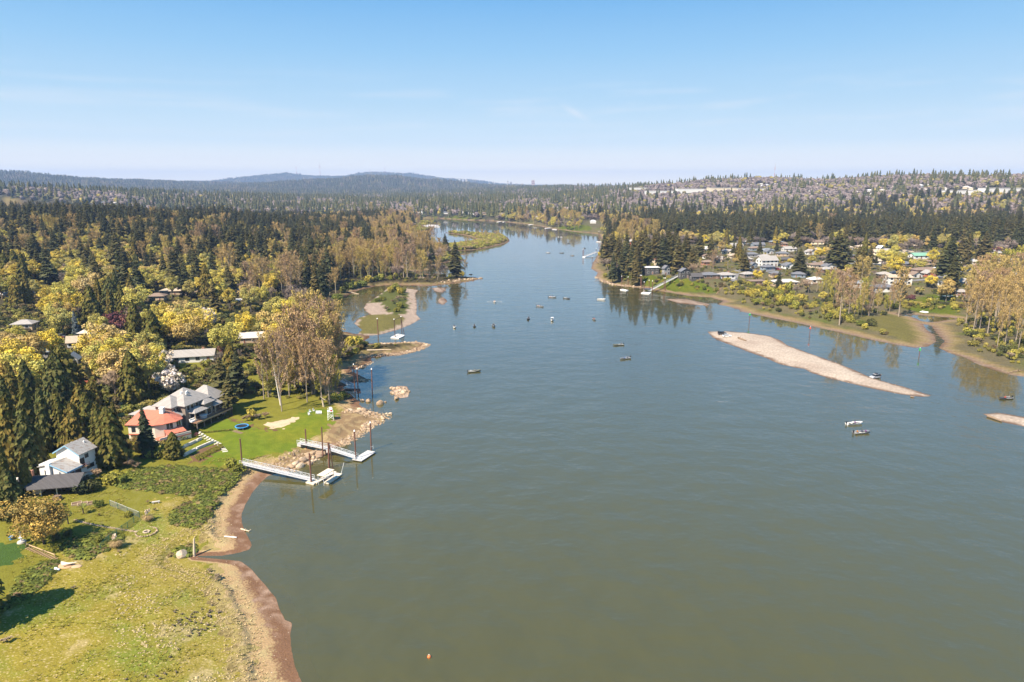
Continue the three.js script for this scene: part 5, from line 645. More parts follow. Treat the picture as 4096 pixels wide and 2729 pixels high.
// trees that stand out, one by one: kind, middle of the crown, height, width, variant
for (const [c, x, y, h, wide, pick] of [
  ['C', 22, 1005, 21, 1], ['C', 60, 1015, 20, 0.9], ['C', 12, 935, 19, 1], ['C', 58, 940, 19, 1], ['C', 98, 962, 20, 0.9], ['C', 136, 965, 18, 0.9], ['C', 168, 985, 15, 1], ['C', 226, 988, 16, 1.15], ['C', 252, 1005, 17, 1.1], ['C', 200, 965, 16, 1], ['C', 186, 935, 15, 1], ['C', 262, 965, 12, 1], ['C', 144, 852, 19, 1.3, 6], ['C', 8, 1085, 15, 1], ['C', 20, 1135, 12, 1.3, 8], ['C', 55, 1085, 12, 0.9], ['C', 60, 885, 17, 1], ['C', 215, 925, 15, 1], ['C', 90, 1040, 13, 0.9], ['C', 268, 1020, 12, 1.2],
  ['S', 331, 992, 15, 1, 0], ['C', 397, 1024, 8, 1.2, 6], ['F', 508, 880, 19, 1.3], ['F', 528, 905, 15, 1.4], ['F', 545, 860, 18, 1.2], ['O', 90, 1187, 11.5, 1.05, 0], ['M', 30, 835, 16, 1.25, 3], ['M', 60, 845, 14, 1.1, 3], ['W', 372, 850, 11, 1.1], ['W', 420, 735, 13, 0.7], ['S', 172, 745, 14, 1, 3], ['P', 262, 730, 9, 1, 0], ['P', 507, 803, 5, 1, 1], ['B', 540, 870, 12, 1], ['T', 640, 850, 26, 0.7], ['T', 610, 830, 24, 0.8], ['T', 690, 800, 30, 1], ['T', 720, 790, 31, 1], ['T', 742, 805, 30, 1], ['T', 765, 800, 29, 1], ['T', 700, 840, 24, 0.8], ['T', 735, 845, 22, 0.8], ['T', 780, 820, 24, 0.8], ['T', 755, 770, 31, 1], ['T', 672, 800, 28, 1], ['T', 705, 790, 30, 1], ['T', 728, 785, 30, 1.1], ['T', 748, 770, 30, 1], ['T', 715, 755, 29, 1.1], ['T', 690, 765, 28, 1], ['T', 640, 825, 24, 0.9], ['T', 655, 798, 26, 1], ['T', 668, 768, 27, 1], ['B', 682, 838, 16, 1.1, 2], ['T', 716, 808, 29, 1.1], ['T', 735, 800, 29, 1.1], ['T', 752, 845, 24, 1], ['G', 770, 862, 14, 0.9, 3], ['T', 785, 825, 25, 1], ['T', 794, 800, 26, 0.9], ['T', 690, 730, 28, 1.1], ['T', 720, 728, 28, 1.1], ['B', 745, 738, 17, 1.1, 1], ['T', 765, 752, 27, 1], ['G', 700, 850, 15, 0.9, 2], ['M', 665, 865, 11, 0.9, 0], ['G', 735, 868, 13, 0.9, 2], ['M', 620, 880, 9, 1, 4], ['B', 740, 820, 18, 1.1, 1], ['B', 775, 800, 17, 1.1, 0], ['T', 770, 790, 28, 1], ['B', 715, 860, 14, 1.1, 1], ['T', 660, 845, 20, 0.8], ['T', 600, 840, 22, 0.8], ['G', 760, 860, 16, 0.8, 2], ['M', 640, 775, 15, 1.1, 3], ['M', 560, 745, 14, 1, 3], ['M', 650, 735, 14, 1, 3], ['B', 700, 672, 16, 1.2, 0], ['B', 660, 668, 15, 1.2, 2], ['M', 745, 640, 13, 0.8, 3], ['F', 735, 590, 38, 1.1], ['F', 752, 610, 36, 1], ['F', 715, 600, 36, 1],
  ['F', 1786, 512, 34, 1.3], ['F', 1921, 508, 34, 1.4], ['F', 1926, 572, 33, 1.8], ['F', 1838, 602, 22, 1.8], ['F', 1711, 598, 18, 1.8], ['F', 2263, 567, 28, 1.7], ['F', 2184, 600, 36, 1.5], ['F', 1392, 575, 30, 1.3], ['F', 1408, 560, 31, 1.2], ['F', 1424, 582, 29, 1.3], ['F', 1440, 565, 32, 1.2], ['F', 1455, 585, 30, 1.3], ['F', 1472, 570, 32, 1.3], ['F', 1490, 582, 30, 1.2], ['F', 1505, 568, 32, 1.3], ['F', 1524, 580, 31, 1.4], ['F', 1542, 572, 33, 1.4], ['F', 1560, 585, 30, 1.4], ['F', 1576, 575, 31, 1.4], ['F', 1592, 598, 24, 1.4], ['F', 1482, 555, 32, 1.2], ['F', 1535, 556, 33, 1.3], ['C', 2172, 585, 20, 1.3], ['F', 1746, 570, 18, 1.2], ['C', 1880, 520, 22, 1.5], ['F', 2000, 590, 22, 1.1], ['C', 1670, 545, 20, 1.2], ['B', 2079, 562, 17, 1.5, 0], ['M', 2034, 590, 15, 1.2, 1], ['M', 1886, 580, 12, 1.2, 3], ['M', 1742, 632, 9, 1.2, 3], ['M', 2140, 645, 9, 1.4, 3], ['M', 2101, 500, 14, 1.3, 3], ['M', 2132, 512, 13, 1.2, 3], ['M', 1729, 477, 15, 1.6, 3], ['M', 1764, 499, 12, 1.4, 3], ['P', 1812, 545, 7, 1.4, 1], ['P', 1838, 548, 7, 1.2, 0], ['P', 2290, 575, 8, 1.4, 0], ['W', 2225, 547, 10, 1, 0], ['S', 2078, 672, 9, 1.4, 0], ['S', 2072, 640, 10, 1.2, 0], ['P', 2098, 684, 5, 1.4, 0], ['T', 1640, 600, 20, 0.9, 2], ['B', 1600, 612, 15, 0.9, 1], ['B', 1640, 590, 17, 1, 1], ['B', 1397, 600, 15, 1.3, 0], ['B', 1420, 610, 14, 1.2, 2], ['M', 1380, 585, 8, 1.2, 3], ['T', 1432, 510, 28, 1.2, 2], ['T', 1462, 515, 27, 1.2, 0], ['T', 1412, 520, 25, 1.1, 0], ['G', 1905, 650, 19, 1, 3], ['G', 1918, 668, 17, 0.9, 3],
  ['T', 1955, 680, 20, 0.8], ['T', 1968, 690, 19, 0.7], ['T', 1985, 684, 20, 0.7], ['T', 1940, 668, 20, 0.8], ['T', 2000, 690, 17, 0.7], ['T', 2048, 682, 17, 0.6], ['T', 2058, 672, 18, 0.6], ['T', 2020, 690, 15, 0.7], ['G', 1975, 700, 12, 0.8, 2],
  ['T', 1912, 640, 18, 0.9, 0], ['T', 1930, 650, 19, 0.9, 2], ['T', 1948, 645, 20, 0.9, 4], ['T', 1964, 660, 19, 0.9, 0], ['G', 1990, 665, 16, 0.9, 2], ['T', 2010, 668, 18, 0.8, 2], ['T', 2030, 660, 18, 0.8, 6], ['G', 1890, 655, 14, 0.9, 3], ['B', 1945, 690, 12, 1, 1], ['B', 2000, 705, 10, 1.1, 0], ['T', 1880, 640, 17, 0.9, 4], ['G', 2040, 695, 10, 1, 2], ['B', 1860, 650, 13, 1.1, 1], ['T', 2228, 690, 26, 0.9, 1], ['T', 2246, 700, 27, 0.8, 1], ['T', 2262, 690, 28, 0.9, 1], ['T', 2280, 702, 28, 0.8, 5], ['T', 2296, 690, 29, 0.9, 5], ['T', 2312, 700, 29, 0.9, 1], ['T', 2330, 690, 29, 0.9, 9], ['T', 2348, 705, 30, 0.9, 1], ['T', 2238, 660, 28, 0.9, 3], ['T', 2270, 650, 30, 0.9, 3], ['T', 2300, 640, 30, 0.9, 7], ['T', 2335, 645, 30, 0.9, 3], ['T', 2365, 660, 30, 0.9, 7], ['G', 2255, 630, 22, 1, 2], ['G', 2285, 615, 22, 1.1, 3], ['G', 2325, 610, 24, 1.1, 2], ['G', 2352, 600, 24, 1.1, 3], ['T', 2320, 730, 24, 0.8, 5], ['T', 2300, 745, 20, 0.7, 5], ['T', 2350, 745, 22, 0.8, 9], ['B', 2290, 640, 20, 0.9, 1],
]) tryTree(c, x, y, h, true, { wide: wide, pick });
console.log('trees', stood.length, JSON.stringify(count));
// ------------------------------------------------------------------ the rest of the woods and the ground cover, too many to count
const SR = rng(31337);
const away = (x, z, grow = 0) => { for (const f of FOOT) if ((f[0] - x) ** 2 + (f[1] - z) ** 2 < (f[2] + grow) ** 2) return false; return true; };
function colored(shape, mat, woodColor) {       // one geometry of trunk and crown for copies; the copies bring the leaf colour
  const t = shape.trunk.clone(), n = t.attributes.position.count, c = new Float32Array(n * 3); for (let i = 0; i < n; i++) c.set(woodColor, i * 3); t.setAttribute('color', new THREE.BufferAttribute(c, 3)); for (const k of Object.keys(t.attributes)) if (!['position', 'normal', 'color'].includes(k)) t.deleteAttribute(k);
  return mergeGeometries([t.index ? t.toNonIndexed() : t, shape.crown], false);
}
const mass = new Map();
const massMat = new THREE.MeshPhysicalMaterial({ vertexColors: true, roughness: 0.9, specularIntensity: 0.3, side: THREE.DoubleSide });
function massOf(key, geo, label, category) { mass.set(key, { geo, label, category, m: [], c: [] }); }
const DM = new THREE.Matrix4(), DQ = new THREE.Quaternion(), DS = new THREE.Vector3(), DP = new THREE.Vector3(), UPV = new THREE.Vector3(0, 1, 0);
function sow(key, x, y, z, sx, sy, col) { const q = mass.get(key); DM.compose(DP.set(x, y, z), DQ.setFromAxisAngle(UPV, SR() * 6.283), DS.set(sx, sy, sx)); q.m.push(...DM.elements); const k = 0.85 + 0.3 * SR(); q.c.push(col[0] * k, col[1] * k, col[2] * k); }
function grow() { for (const [key, q] of mass) { const n = q.m.length / 16; if (!n) continue; const o = new THREE.InstancedMesh(q.geo, massMat, n); o.instanceMatrix.array.set(q.m); o.instanceColor = new THREE.InstancedBufferAttribute(new Float32Array(q.c), 3); o.name = key; o.castShadow = o.receiveShadow = true; stuff(o, q.label, q.category); scene.add(o); } }
KIND.F.shapes.slice(0, 3).forEach((s, i) => massOf(['fir_wood', 'conifer_wood', 'evergreen_wood'][i], colored(s, null, [1.4, 1.0, 1.2]), 'dark conifers massed in the woods behind the houses', 'wood'));
KIND.M.shapes.slice(0, 2).forEach((s, i) => massOf(['maple_wood', 'leafy_wood'][i], colored(s, null, [0.4, 0.4, 0.9]), 'yellow leafing trees massed in the woods', 'wood'));
KIND.T.shapes.slice(0, 2).forEach((s, i) => massOf(['cottonwood_stand', 'poplar_stand'][i], colored(s, null, [0.9, 1.1, 1.9]), 'tan cottonwoods massed along the shores', 'wood'));
KIND.B.shapes.slice(0, 2).forEach((s, i) => massOf(['bare_wood', 'leafless_wood'][i], colored(s, null, [0.6, 0.6, 0.7]), 'leafless trees massed in the woods', 'wood'));
KIND.U.shapes.slice(0, 2).forEach((s, i) => massOf(['undergrowth', 'underbrush'][i], colored(s, null, [0.5, 0.4, 0.6]), 'mixed undergrowth beneath the trees', 'undergrowth'));
const TINT = { F: [[0.075, 0.076, 0.029], [0.094, 0.088, 0.031], [0.062, 0.070, 0.030]], M: [[0.52, 0.41, 0.07], [0.47, 0.40, 0.08], [0.42, 0.38, 0.08], [0.46, 0.35, 0.12], [0.39, 0.34, 0.10]], T: [[0.36, 0.25, 0.095], [0.38, 0.29, 0.08], [0.33, 0.24, 0.11]], B: [[0.30, 0.24, 0.20], [0.33, 0.25, 0.19], [0.28, 0.23, 0.20]] };
const tint = (k) => TINT[k][Math.floor(SR() * TINT[k].length)];
const MK = { F: ['fir_wood', 'conifer_wood', 'evergreen_wood'], M: ['maple_wood', 'leafy_wood'], T: ['cottonwood_stand', 'poplar_stand'], B: ['bare_wood', 'leafless_wood'] }, MH = { F: 34, M: 19, T: 31, B: 16 };
const hides = (x, y, z, h, w, dist) => { const a = project(x, y, z), b = project(x, y + h, z), X = a[0] / V, y1 = a[1] / V, y0 = b[1] / V, hw = w * FPX / a[2] / V; for (const c of CLEAR) if (dist < c[4] + 4 && X + hw > c[0] && X - hw < c[2] && y1 > c[1] + 3 && y0 < c[3] - 2) return true; return false; };
let nMid = 0;
for (let z = -420; z > -1560; z -= 8.5) for (let x = z * 0.88 - 60; x < -z * 0.88 + 60; x += 8.5) {
  const px = x + (SR() - 0.5) * 8, pz = z + (SR() - 0.5) * 8, dist = Math.hypot(px, pz), [d, k] = shoreAt(px, pz); if (d < 7 || (k !== 'left' && k !== 'right')) continue;
  if (dist < 500 || (k === 'right' && dist < 840)) continue;
  const n = fbm(px * 0.007 + 3, pz * 0.007, 3), n2 = fbm(px * 0.02 - 8, pz * 0.02, 2); let code = null; const q = SR();
  if (k === 'left') { if (d < 75) code = q < 0.5 ? 'T' : q < 0.62 ? 'B' : q < 0.72 ? 'F' : null; else if (dist > 640) code = n + n2 * 0.5 > (dist < 900 ? 0.16 : 0.0) ? (q < (dist < 900 ? 0.58 : 0.84) ? 'F' : 'M') : q < 0.62 ? 'M' : q < 0.70 ? 'B' : q < 0.88 ? 'F' : 'T'; else code = q < 0.5 ? 'M' : q < 0.58 ? 'B' : q < 0.68 ? 'F' : null; if (d < 24 && q < 0.6 && dist > 800) code = 'T'; }
  else { const belt = sst(850, 920, dist) * (1 - sst(1150, 1260, dist)); if (q < belt * 0.55) code = n + n2 * 0.6 > -0.15 ? 'F' : q < 0.25 ? 'M' : 'F'; else if (q < 0.62 && dist > 800) code = n2 > -0.05 ? 'B' : n2 > -0.2 ? 'M' : n > 0 ? 'F' : 'B'; else if (q < 0.16) code = SR() < 0.5 ? 'F' : 'M'; if (d < 60 && code && SR() < 0.6) code = SR() < 0.6 ? 'T' : 'M'; }
  const onArm = (() => { const q = project(px, 0, pz); return k === 'left' && q[0] > 1655 && q[0] < 2060 && q[1] > 880 && q[1] < 1015; })(); if (onArm) code = q < 0.26 ? 'T' : null;
  if (!code || !away(px, pz, code === 'F' ? 1 : 3)) continue;
  const h = (code === 'F' ? lerp(20, 33, SR()) : code === 'T' ? (onArm ? lerp(5, 10, SR()) : lerp(15, 26, SR()) * (d < 26 ? 0.72 : 1)) : lerp(10, 17, SR())), y = terrOf(px, pz, d, k); if (hides(px, y, pz, h, h * 0.2, dist)) continue;
  const keys = MK[code], s = h / MH[code]; sow(keys[Math.floor(SR() * keys.length)], px, y, pz, s * (code === 'F' ? 1.25 : 1.15), s, tint(code)); nMid++;
}
for (let z = -340; z > -760; z -= 9) for (let x = 60; x < -z * 0.80; x += 9) { const px = x + (SR() - 0.5) * 9, pz = z + (SR() - 0.5) * 9, [d, k] = shoreAt(px, pz); if (k !== 'right' || d < 45 || SR() > 0.17 || !away(px, pz, 2.5)) continue; const q = SR(), code = q < 0.45 ? 'M' : q < 0.75 ? 'B' : q < 0.88 ? 'F' : 'T', h = code === 'F' ? lerp(8, 16, SR()) : lerp(4.5, 8.5, SR()), y = terrOf(px, pz, d, k); const keys = MK[code], s = h / MH[code]; sow(keys[Math.floor(SR() * keys.length)], px, y, pz, s * 1.4, s, tint(code)); }
for (let i = 0; i < 9000; i++) { const w = i < 6500 ? 'f' : 'm', x = w === 'f' ? 90 + SR() * 1070 : 820 + SR() * 400, y = w === 'f' ? 130 + SR() * 310 : 330 + SR() * 130, [px, pz] = flat(...pix(w, x, y)), [d, k] = shoreAt(px, pz); if (k !== 'left' || d < 5.5 || d > 40) continue; const h = 1.6 + 2.6 * SR(); sow(SR() < 0.5 ? 'undergrowth' : 'underbrush', px, terrOf(px, pz, d, k), pz, h / 2.4, h / 3, SR() < 0.5 ? [0.33, 0.30, 0.06] : SR() < 0.5 ? [0.22, 0.22, 0.045] : [0.32, 0.24, 0.11]); }
// farther off: simpler trees, then clumps of them on the hills
function farFir(seed) { const R = rng(seed), L = new Leaves(), h = 28; for (let k = 0; k < 5; k++) { const y0 = h * (0.08 + 0.18 * k), y1 = h * (0.36 + 0.165 * k), r = 6.2 * (1 - 0.17 * k), n = 7, ring = []; for (let i = 0; i < n; i++) { const a = i / n * 6.28 + k, q = r * (0.65 + 0.6 * R()); ring.push([Math.cos(a) * q, y0 - 1.5 * R(), Math.sin(a) * q]); } for (let i = 0; i < n; i++) { const v = 0.7 + 0.55 * R(); L.tri([0, y1, 0], ring[(i + 1) % n], ring[i], [v, v, v]); } } return L.geometry(); }
function farLeafy(seed, n = 70) { const R = rng(seed), L = new Leaves(); for (let i = 0; i < n; i++) { const b = ball(R), s = 0.9 / Math.hypot(...b), v = 0.7 + 0.55 * R(), e = ball(R); L.kite([b[0] * s * 5.4, 7.6 + b[1] * s * 4.8, b[2] * s * 5.4], 1.5 + R(), unit(b[0] + e[0] * 0.5, b[1] + 0.2 + e[1] * 0.5, b[2] + e[2] * 0.5), ball(R), [v, v, v], 1.2); } return L.geometry(); }
massOf('distant_conifer_wood', farFir(5), 'distant dark conifers on the plain and hillsides', 'wood'); massOf('distant_leafy_wood', farLeafy(6), 'distant leafless and leafing trees on the plain and hillsides', 'wood');
{ const R = rng(8), gs = []; for (let i = 0; i < 6; i++) { const g = i < 4 ? farFir(20 + i) : farLeafy(30 + i, 40); g.translate((R() - 0.5) * 46, 0, (R() - 0.5) * 46); gs.push(g); } massOf('hill_forest', mergeGeometries(gs, false), 'blue hazy forest covering the far hills', 'forest'); }
for (let z = -1300; z > -4300;) { const step = 9 + -z * 0.0028; for (let x = z * 0.88 - 60; x < -z * 0.88 + 60; x += step) {
  const px = x + (SR() - 0.5) * step, pz = z + (SR() - 0.5) * step, dist = Math.hypot(px, pz); if (dist < 1480) continue; const [d, k] = shoreAt(px, pz); if (d < 12 || !away(px, pz, 6)) continue;
  const n = fbm(px * 0.0022 + 7, pz * 0.0022, 3), n2 = fbm(px * 0.009, pz * 0.009, 2), q = SR(), rightHill = px > 300 && dist > 1500; let fir, gapp = 0.10;
  if (rightHill) { fir = clamp(0.12 + n * 0.5 + n2 * 0.4); gapp = 0.14; } else fir = clamp(0.42 + n * 0.8 + n2 * 0.6);
  if (q < gapp) continue; const y = terrOf(px, pz, d, k);
  if (SR() < fir) { const s = 0.6 + 0.5 * SR(); sow('distant_conifer_wood', px, y - 1, pz, s * 1.15, s, tint('F')); } else { const s = 0.75 + 0.5 * SR(), p = SR(); sow('distant_leafy_wood', px, y - 1.5, pz, s * 1.05, s, p < (rightHill ? 0.035 : 0.07) ? [0.32, 0.26, 0.06] : p < 0.2 ? [0.22, 0.195, 0.09] : p < 0.6 ? [0.235, 0.19, 0.17] : [0.195, 0.16, 0.15]); }
} z -= step; }
for (let z = -4200; z > -13000;) { const step = 20 + -z * 0.0052; for (let x = z * 0.88 - 100; x < -z * 0.88 + 100; x += step) { const px = x + (SR() - 0.5) * step, pz = z + (SR() - 0.5) * step, y = terr(px, pz); if (SR() < 0.06) continue; const s = 0.8 + 0.5 * SR(), n = fbm(px * 0.0015, pz * 0.0015, 3), p = SR(); sow('hill_forest', px, y - 2, pz, s * (1 + -z / 14000), s, p < 0.1 + 0.15 * clamp(n) ? [0.16, 0.14, 0.06] : p < 0.25 ? [0.14, 0.115, 0.085] : [0.06, 0.068, 0.034]); } z -= step; }
// undergrowth near the camera, brambles and meadow grass
const underC = [[0.11, 0.115, 0.028], [0.15, 0.145, 0.032], [0.21, 0.185, 0.045], [0.13, 0.10, 0.045], [0.26, 0.215, 0.06], [0.065, 0.072, 0.026]];
for (let z = -190; z > -640; z -= 3.4 + (-z > 400 ? 2 : 0)) for (let x = z * 0.90 - 30; x < 10; x += 3.4 + (-z > 400 ? 2 : 0)) {
  const px = x + (SR() - 0.5) * 3.4, pz = z + (SR() - 0.5) * 3.4, [d, k] = shoreAt(px, pz); if (k !== 'left' || d < 11 || !away(px, pz, 0.5)) continue; let open = false; for (const q of ZONES) if (q.name !== 'bramble' && inZone(q, px, pz) > -1) { open = true; break; } if (open) continue;
  if (fbm(px * 0.05, pz * 0.05, 2) < -0.22) continue; const pr = project(px, 1, pz), X = pr[0] / V, Y = pr[1] / V; if (X > 430 && Y > 925 && Y < 1080) continue; const h = 0.9 + 2.0 * SR() * SR() + (d > 40 ? 0.7 : 0); sow(SR() < 0.5 ? 'undergrowth' : 'underbrush', px, terrOf(px, pz, d, k), pz, h / 3 * (1.1 + 0.4 * SR()), h / 3, underC[Math.floor(SR() * underC.length)]);
}
for (let z = -300; z > -760; z -= 4.6) for (let x = 60; x < -z * 0.86; x += 4.6) { const px = x + (SR() - 0.5) * 4.6, pz = z + (SR() - 0.5) * 4.6, [d, k] = shoreAt(px, pz); if (k !== 'right' || d < 12 || !away(px, pz, 0)) continue; let open = false; for (const q of [Zmarsh]) if (inZone(q, px, pz) > 0) open = true; if (open || SR() < (d < 45 ? 0.32 : 0.74)) continue; const y = terrOf(px, pz, d, k), h = (d < 50 ? 1.2 + 2.4 * SR() : 0.9 + 1.6 * SR()); sow(SR() < 0.5 ? 'undergrowth' : 'underbrush', px, y, pz, h / 2.8, h / 3, SR() < 0.35 && d < 60 ? [0.30, 0.26, 0.05] : underC[Math.floor(SR() * underC.length)]); }
{ const R = rng(41), L = new Leaves(); for (let i = 0; i < 34; i++) { const b = ball(R), v = 0.65 + 0.7 * R(); L.kite([b[0] * 0.75, 0.12 + 0.42 * R() * (1 - Math.hypot(b[0], b[2]) * 0.6), b[2] * 0.75], 0.13 + 0.1 * R(), unit(b[0] * 0.7, 0.8 + 0.3 * R(), b[2] * 0.7), ball(R), [v, v, v], 1.4); } massOf('bramble_patch', L.geometry(), 'low green bramble thicket on the bank and among the grass', 'brambles'); }
for (const q of ZONES.filter((s) => s.name === 'bramble')) for (let z = q.z0; z < q.z1; z += 0.85) for (let x = q.x0; x < q.x1; x += 0.85) { const px = x + SR() * 0.8, pz = z + SR() * 0.8; if (inZone(q, px, pz) < -0.6 * SR()) continue; const s = 0.8 + 0.7 * SR() + 0.4 * fbm(px * 0.2, pz * 0.2, 2); sow('bramble_patch', px, terr(px, pz), pz, s, s * 1.1, SR() < 0.15 ? [0.16, 0.12, 0.05] : SR() < 0.5 ? [0.135, 0.145, 0.024] : [0.10, 0.12, 0.024]); }
{ const R = rng(42), L = new Leaves(); for (let i = 0; i < 9; i++) { const a = R() * 6.28, v = 0.75 + 0.5 * R(), l = 0.16 + 0.14 * R(), w = 0.035, ca = Math.cos(a), sa = Math.sin(a), o = [ca * 0.1 * R(), 0, sa * 0.1 * R()]; L.tri([o[0] - sa * w, 0, o[2] + ca * w], [o[0] + sa * w, 0, o[2] - ca * w], [o[0] + ca * l * 0.9, l, o[2] + sa * l * 0.9], [v, v, v]); } massOf('meadow_grass', L.geometry(), 'rough tufted grass of the riverside meadow', 'grass'); }
for (let z = -84; z > -190; z -= 0.52) for (let x = z * 0.78 - 4; x < -15; x += 0.52) { const px = x + (SR() - 0.5) * 0.5, pz = z + (SR() - 0.5) * 0.5, [d, k] = shoreAt(px, pz); if (k !== 'left' || d < 4.6) continue; const n = fbm(px * 0.08, pz * 0.08, 3), s = 0.7 + 0.8 * SR() + 0.7 * clamp(n); if (SR() > (d < 11 ? 0.5 : 0.22 + n * 0.6)) continue; const q = SR(); sow('meadow_grass', px, terrOf(px, pz, d, k), pz, s * 1.05, s * 0.75, d < 11.5 ? (q < 0.5 ? [0.42, 0.32, 0.17] : [0.33, 0.26, 0.12]) : q < 0.2 ? [0.27, 0.22, 0.07] : q < 0.6 ? [0.215, 0.185, 0.024] : [0.18, 0.17, 0.022]); }
{ const R = rng(43), L = new Leaves(); for (let i = 0; i < 14; i++) { const b = ball(R), v = 0.8 + 0.4 * R(); L.kite([b[0] * 0.2, 0.05 + 0.12 * R(), b[2] * 0.2], 0.13 + 0.06 * R(), unit(b[0], 0.9, b[2]), ball(R), [v, v, v], 1.3); } massOf('dry_tufts', L.geometry(), 'pale dry tufts dotted over the meadow', 'grass'); }
for (let i = 0; i < 1500; i++) { const p = at('b', 900 + SR() * 1250, 380 + SR() * 1050), [d, k] = shoreAt(p.x, p.z); if (k !== 'left' || d < 9 || inZone(Zmeadow, p.x, p.z) < 0 || fbm(p.x * 0.06 + 5, p.z * 0.06, 3) < 0.02 + 0.004 * d) continue; const s = 0.45 + 0.5 * SR(); sow('dry_tufts', p.x, p.y, p.z, s, s * 0.8, SR() < 0.6 ? [0.46, 0.37, 0.20] : [0.38, 0.31, 0.16]); }
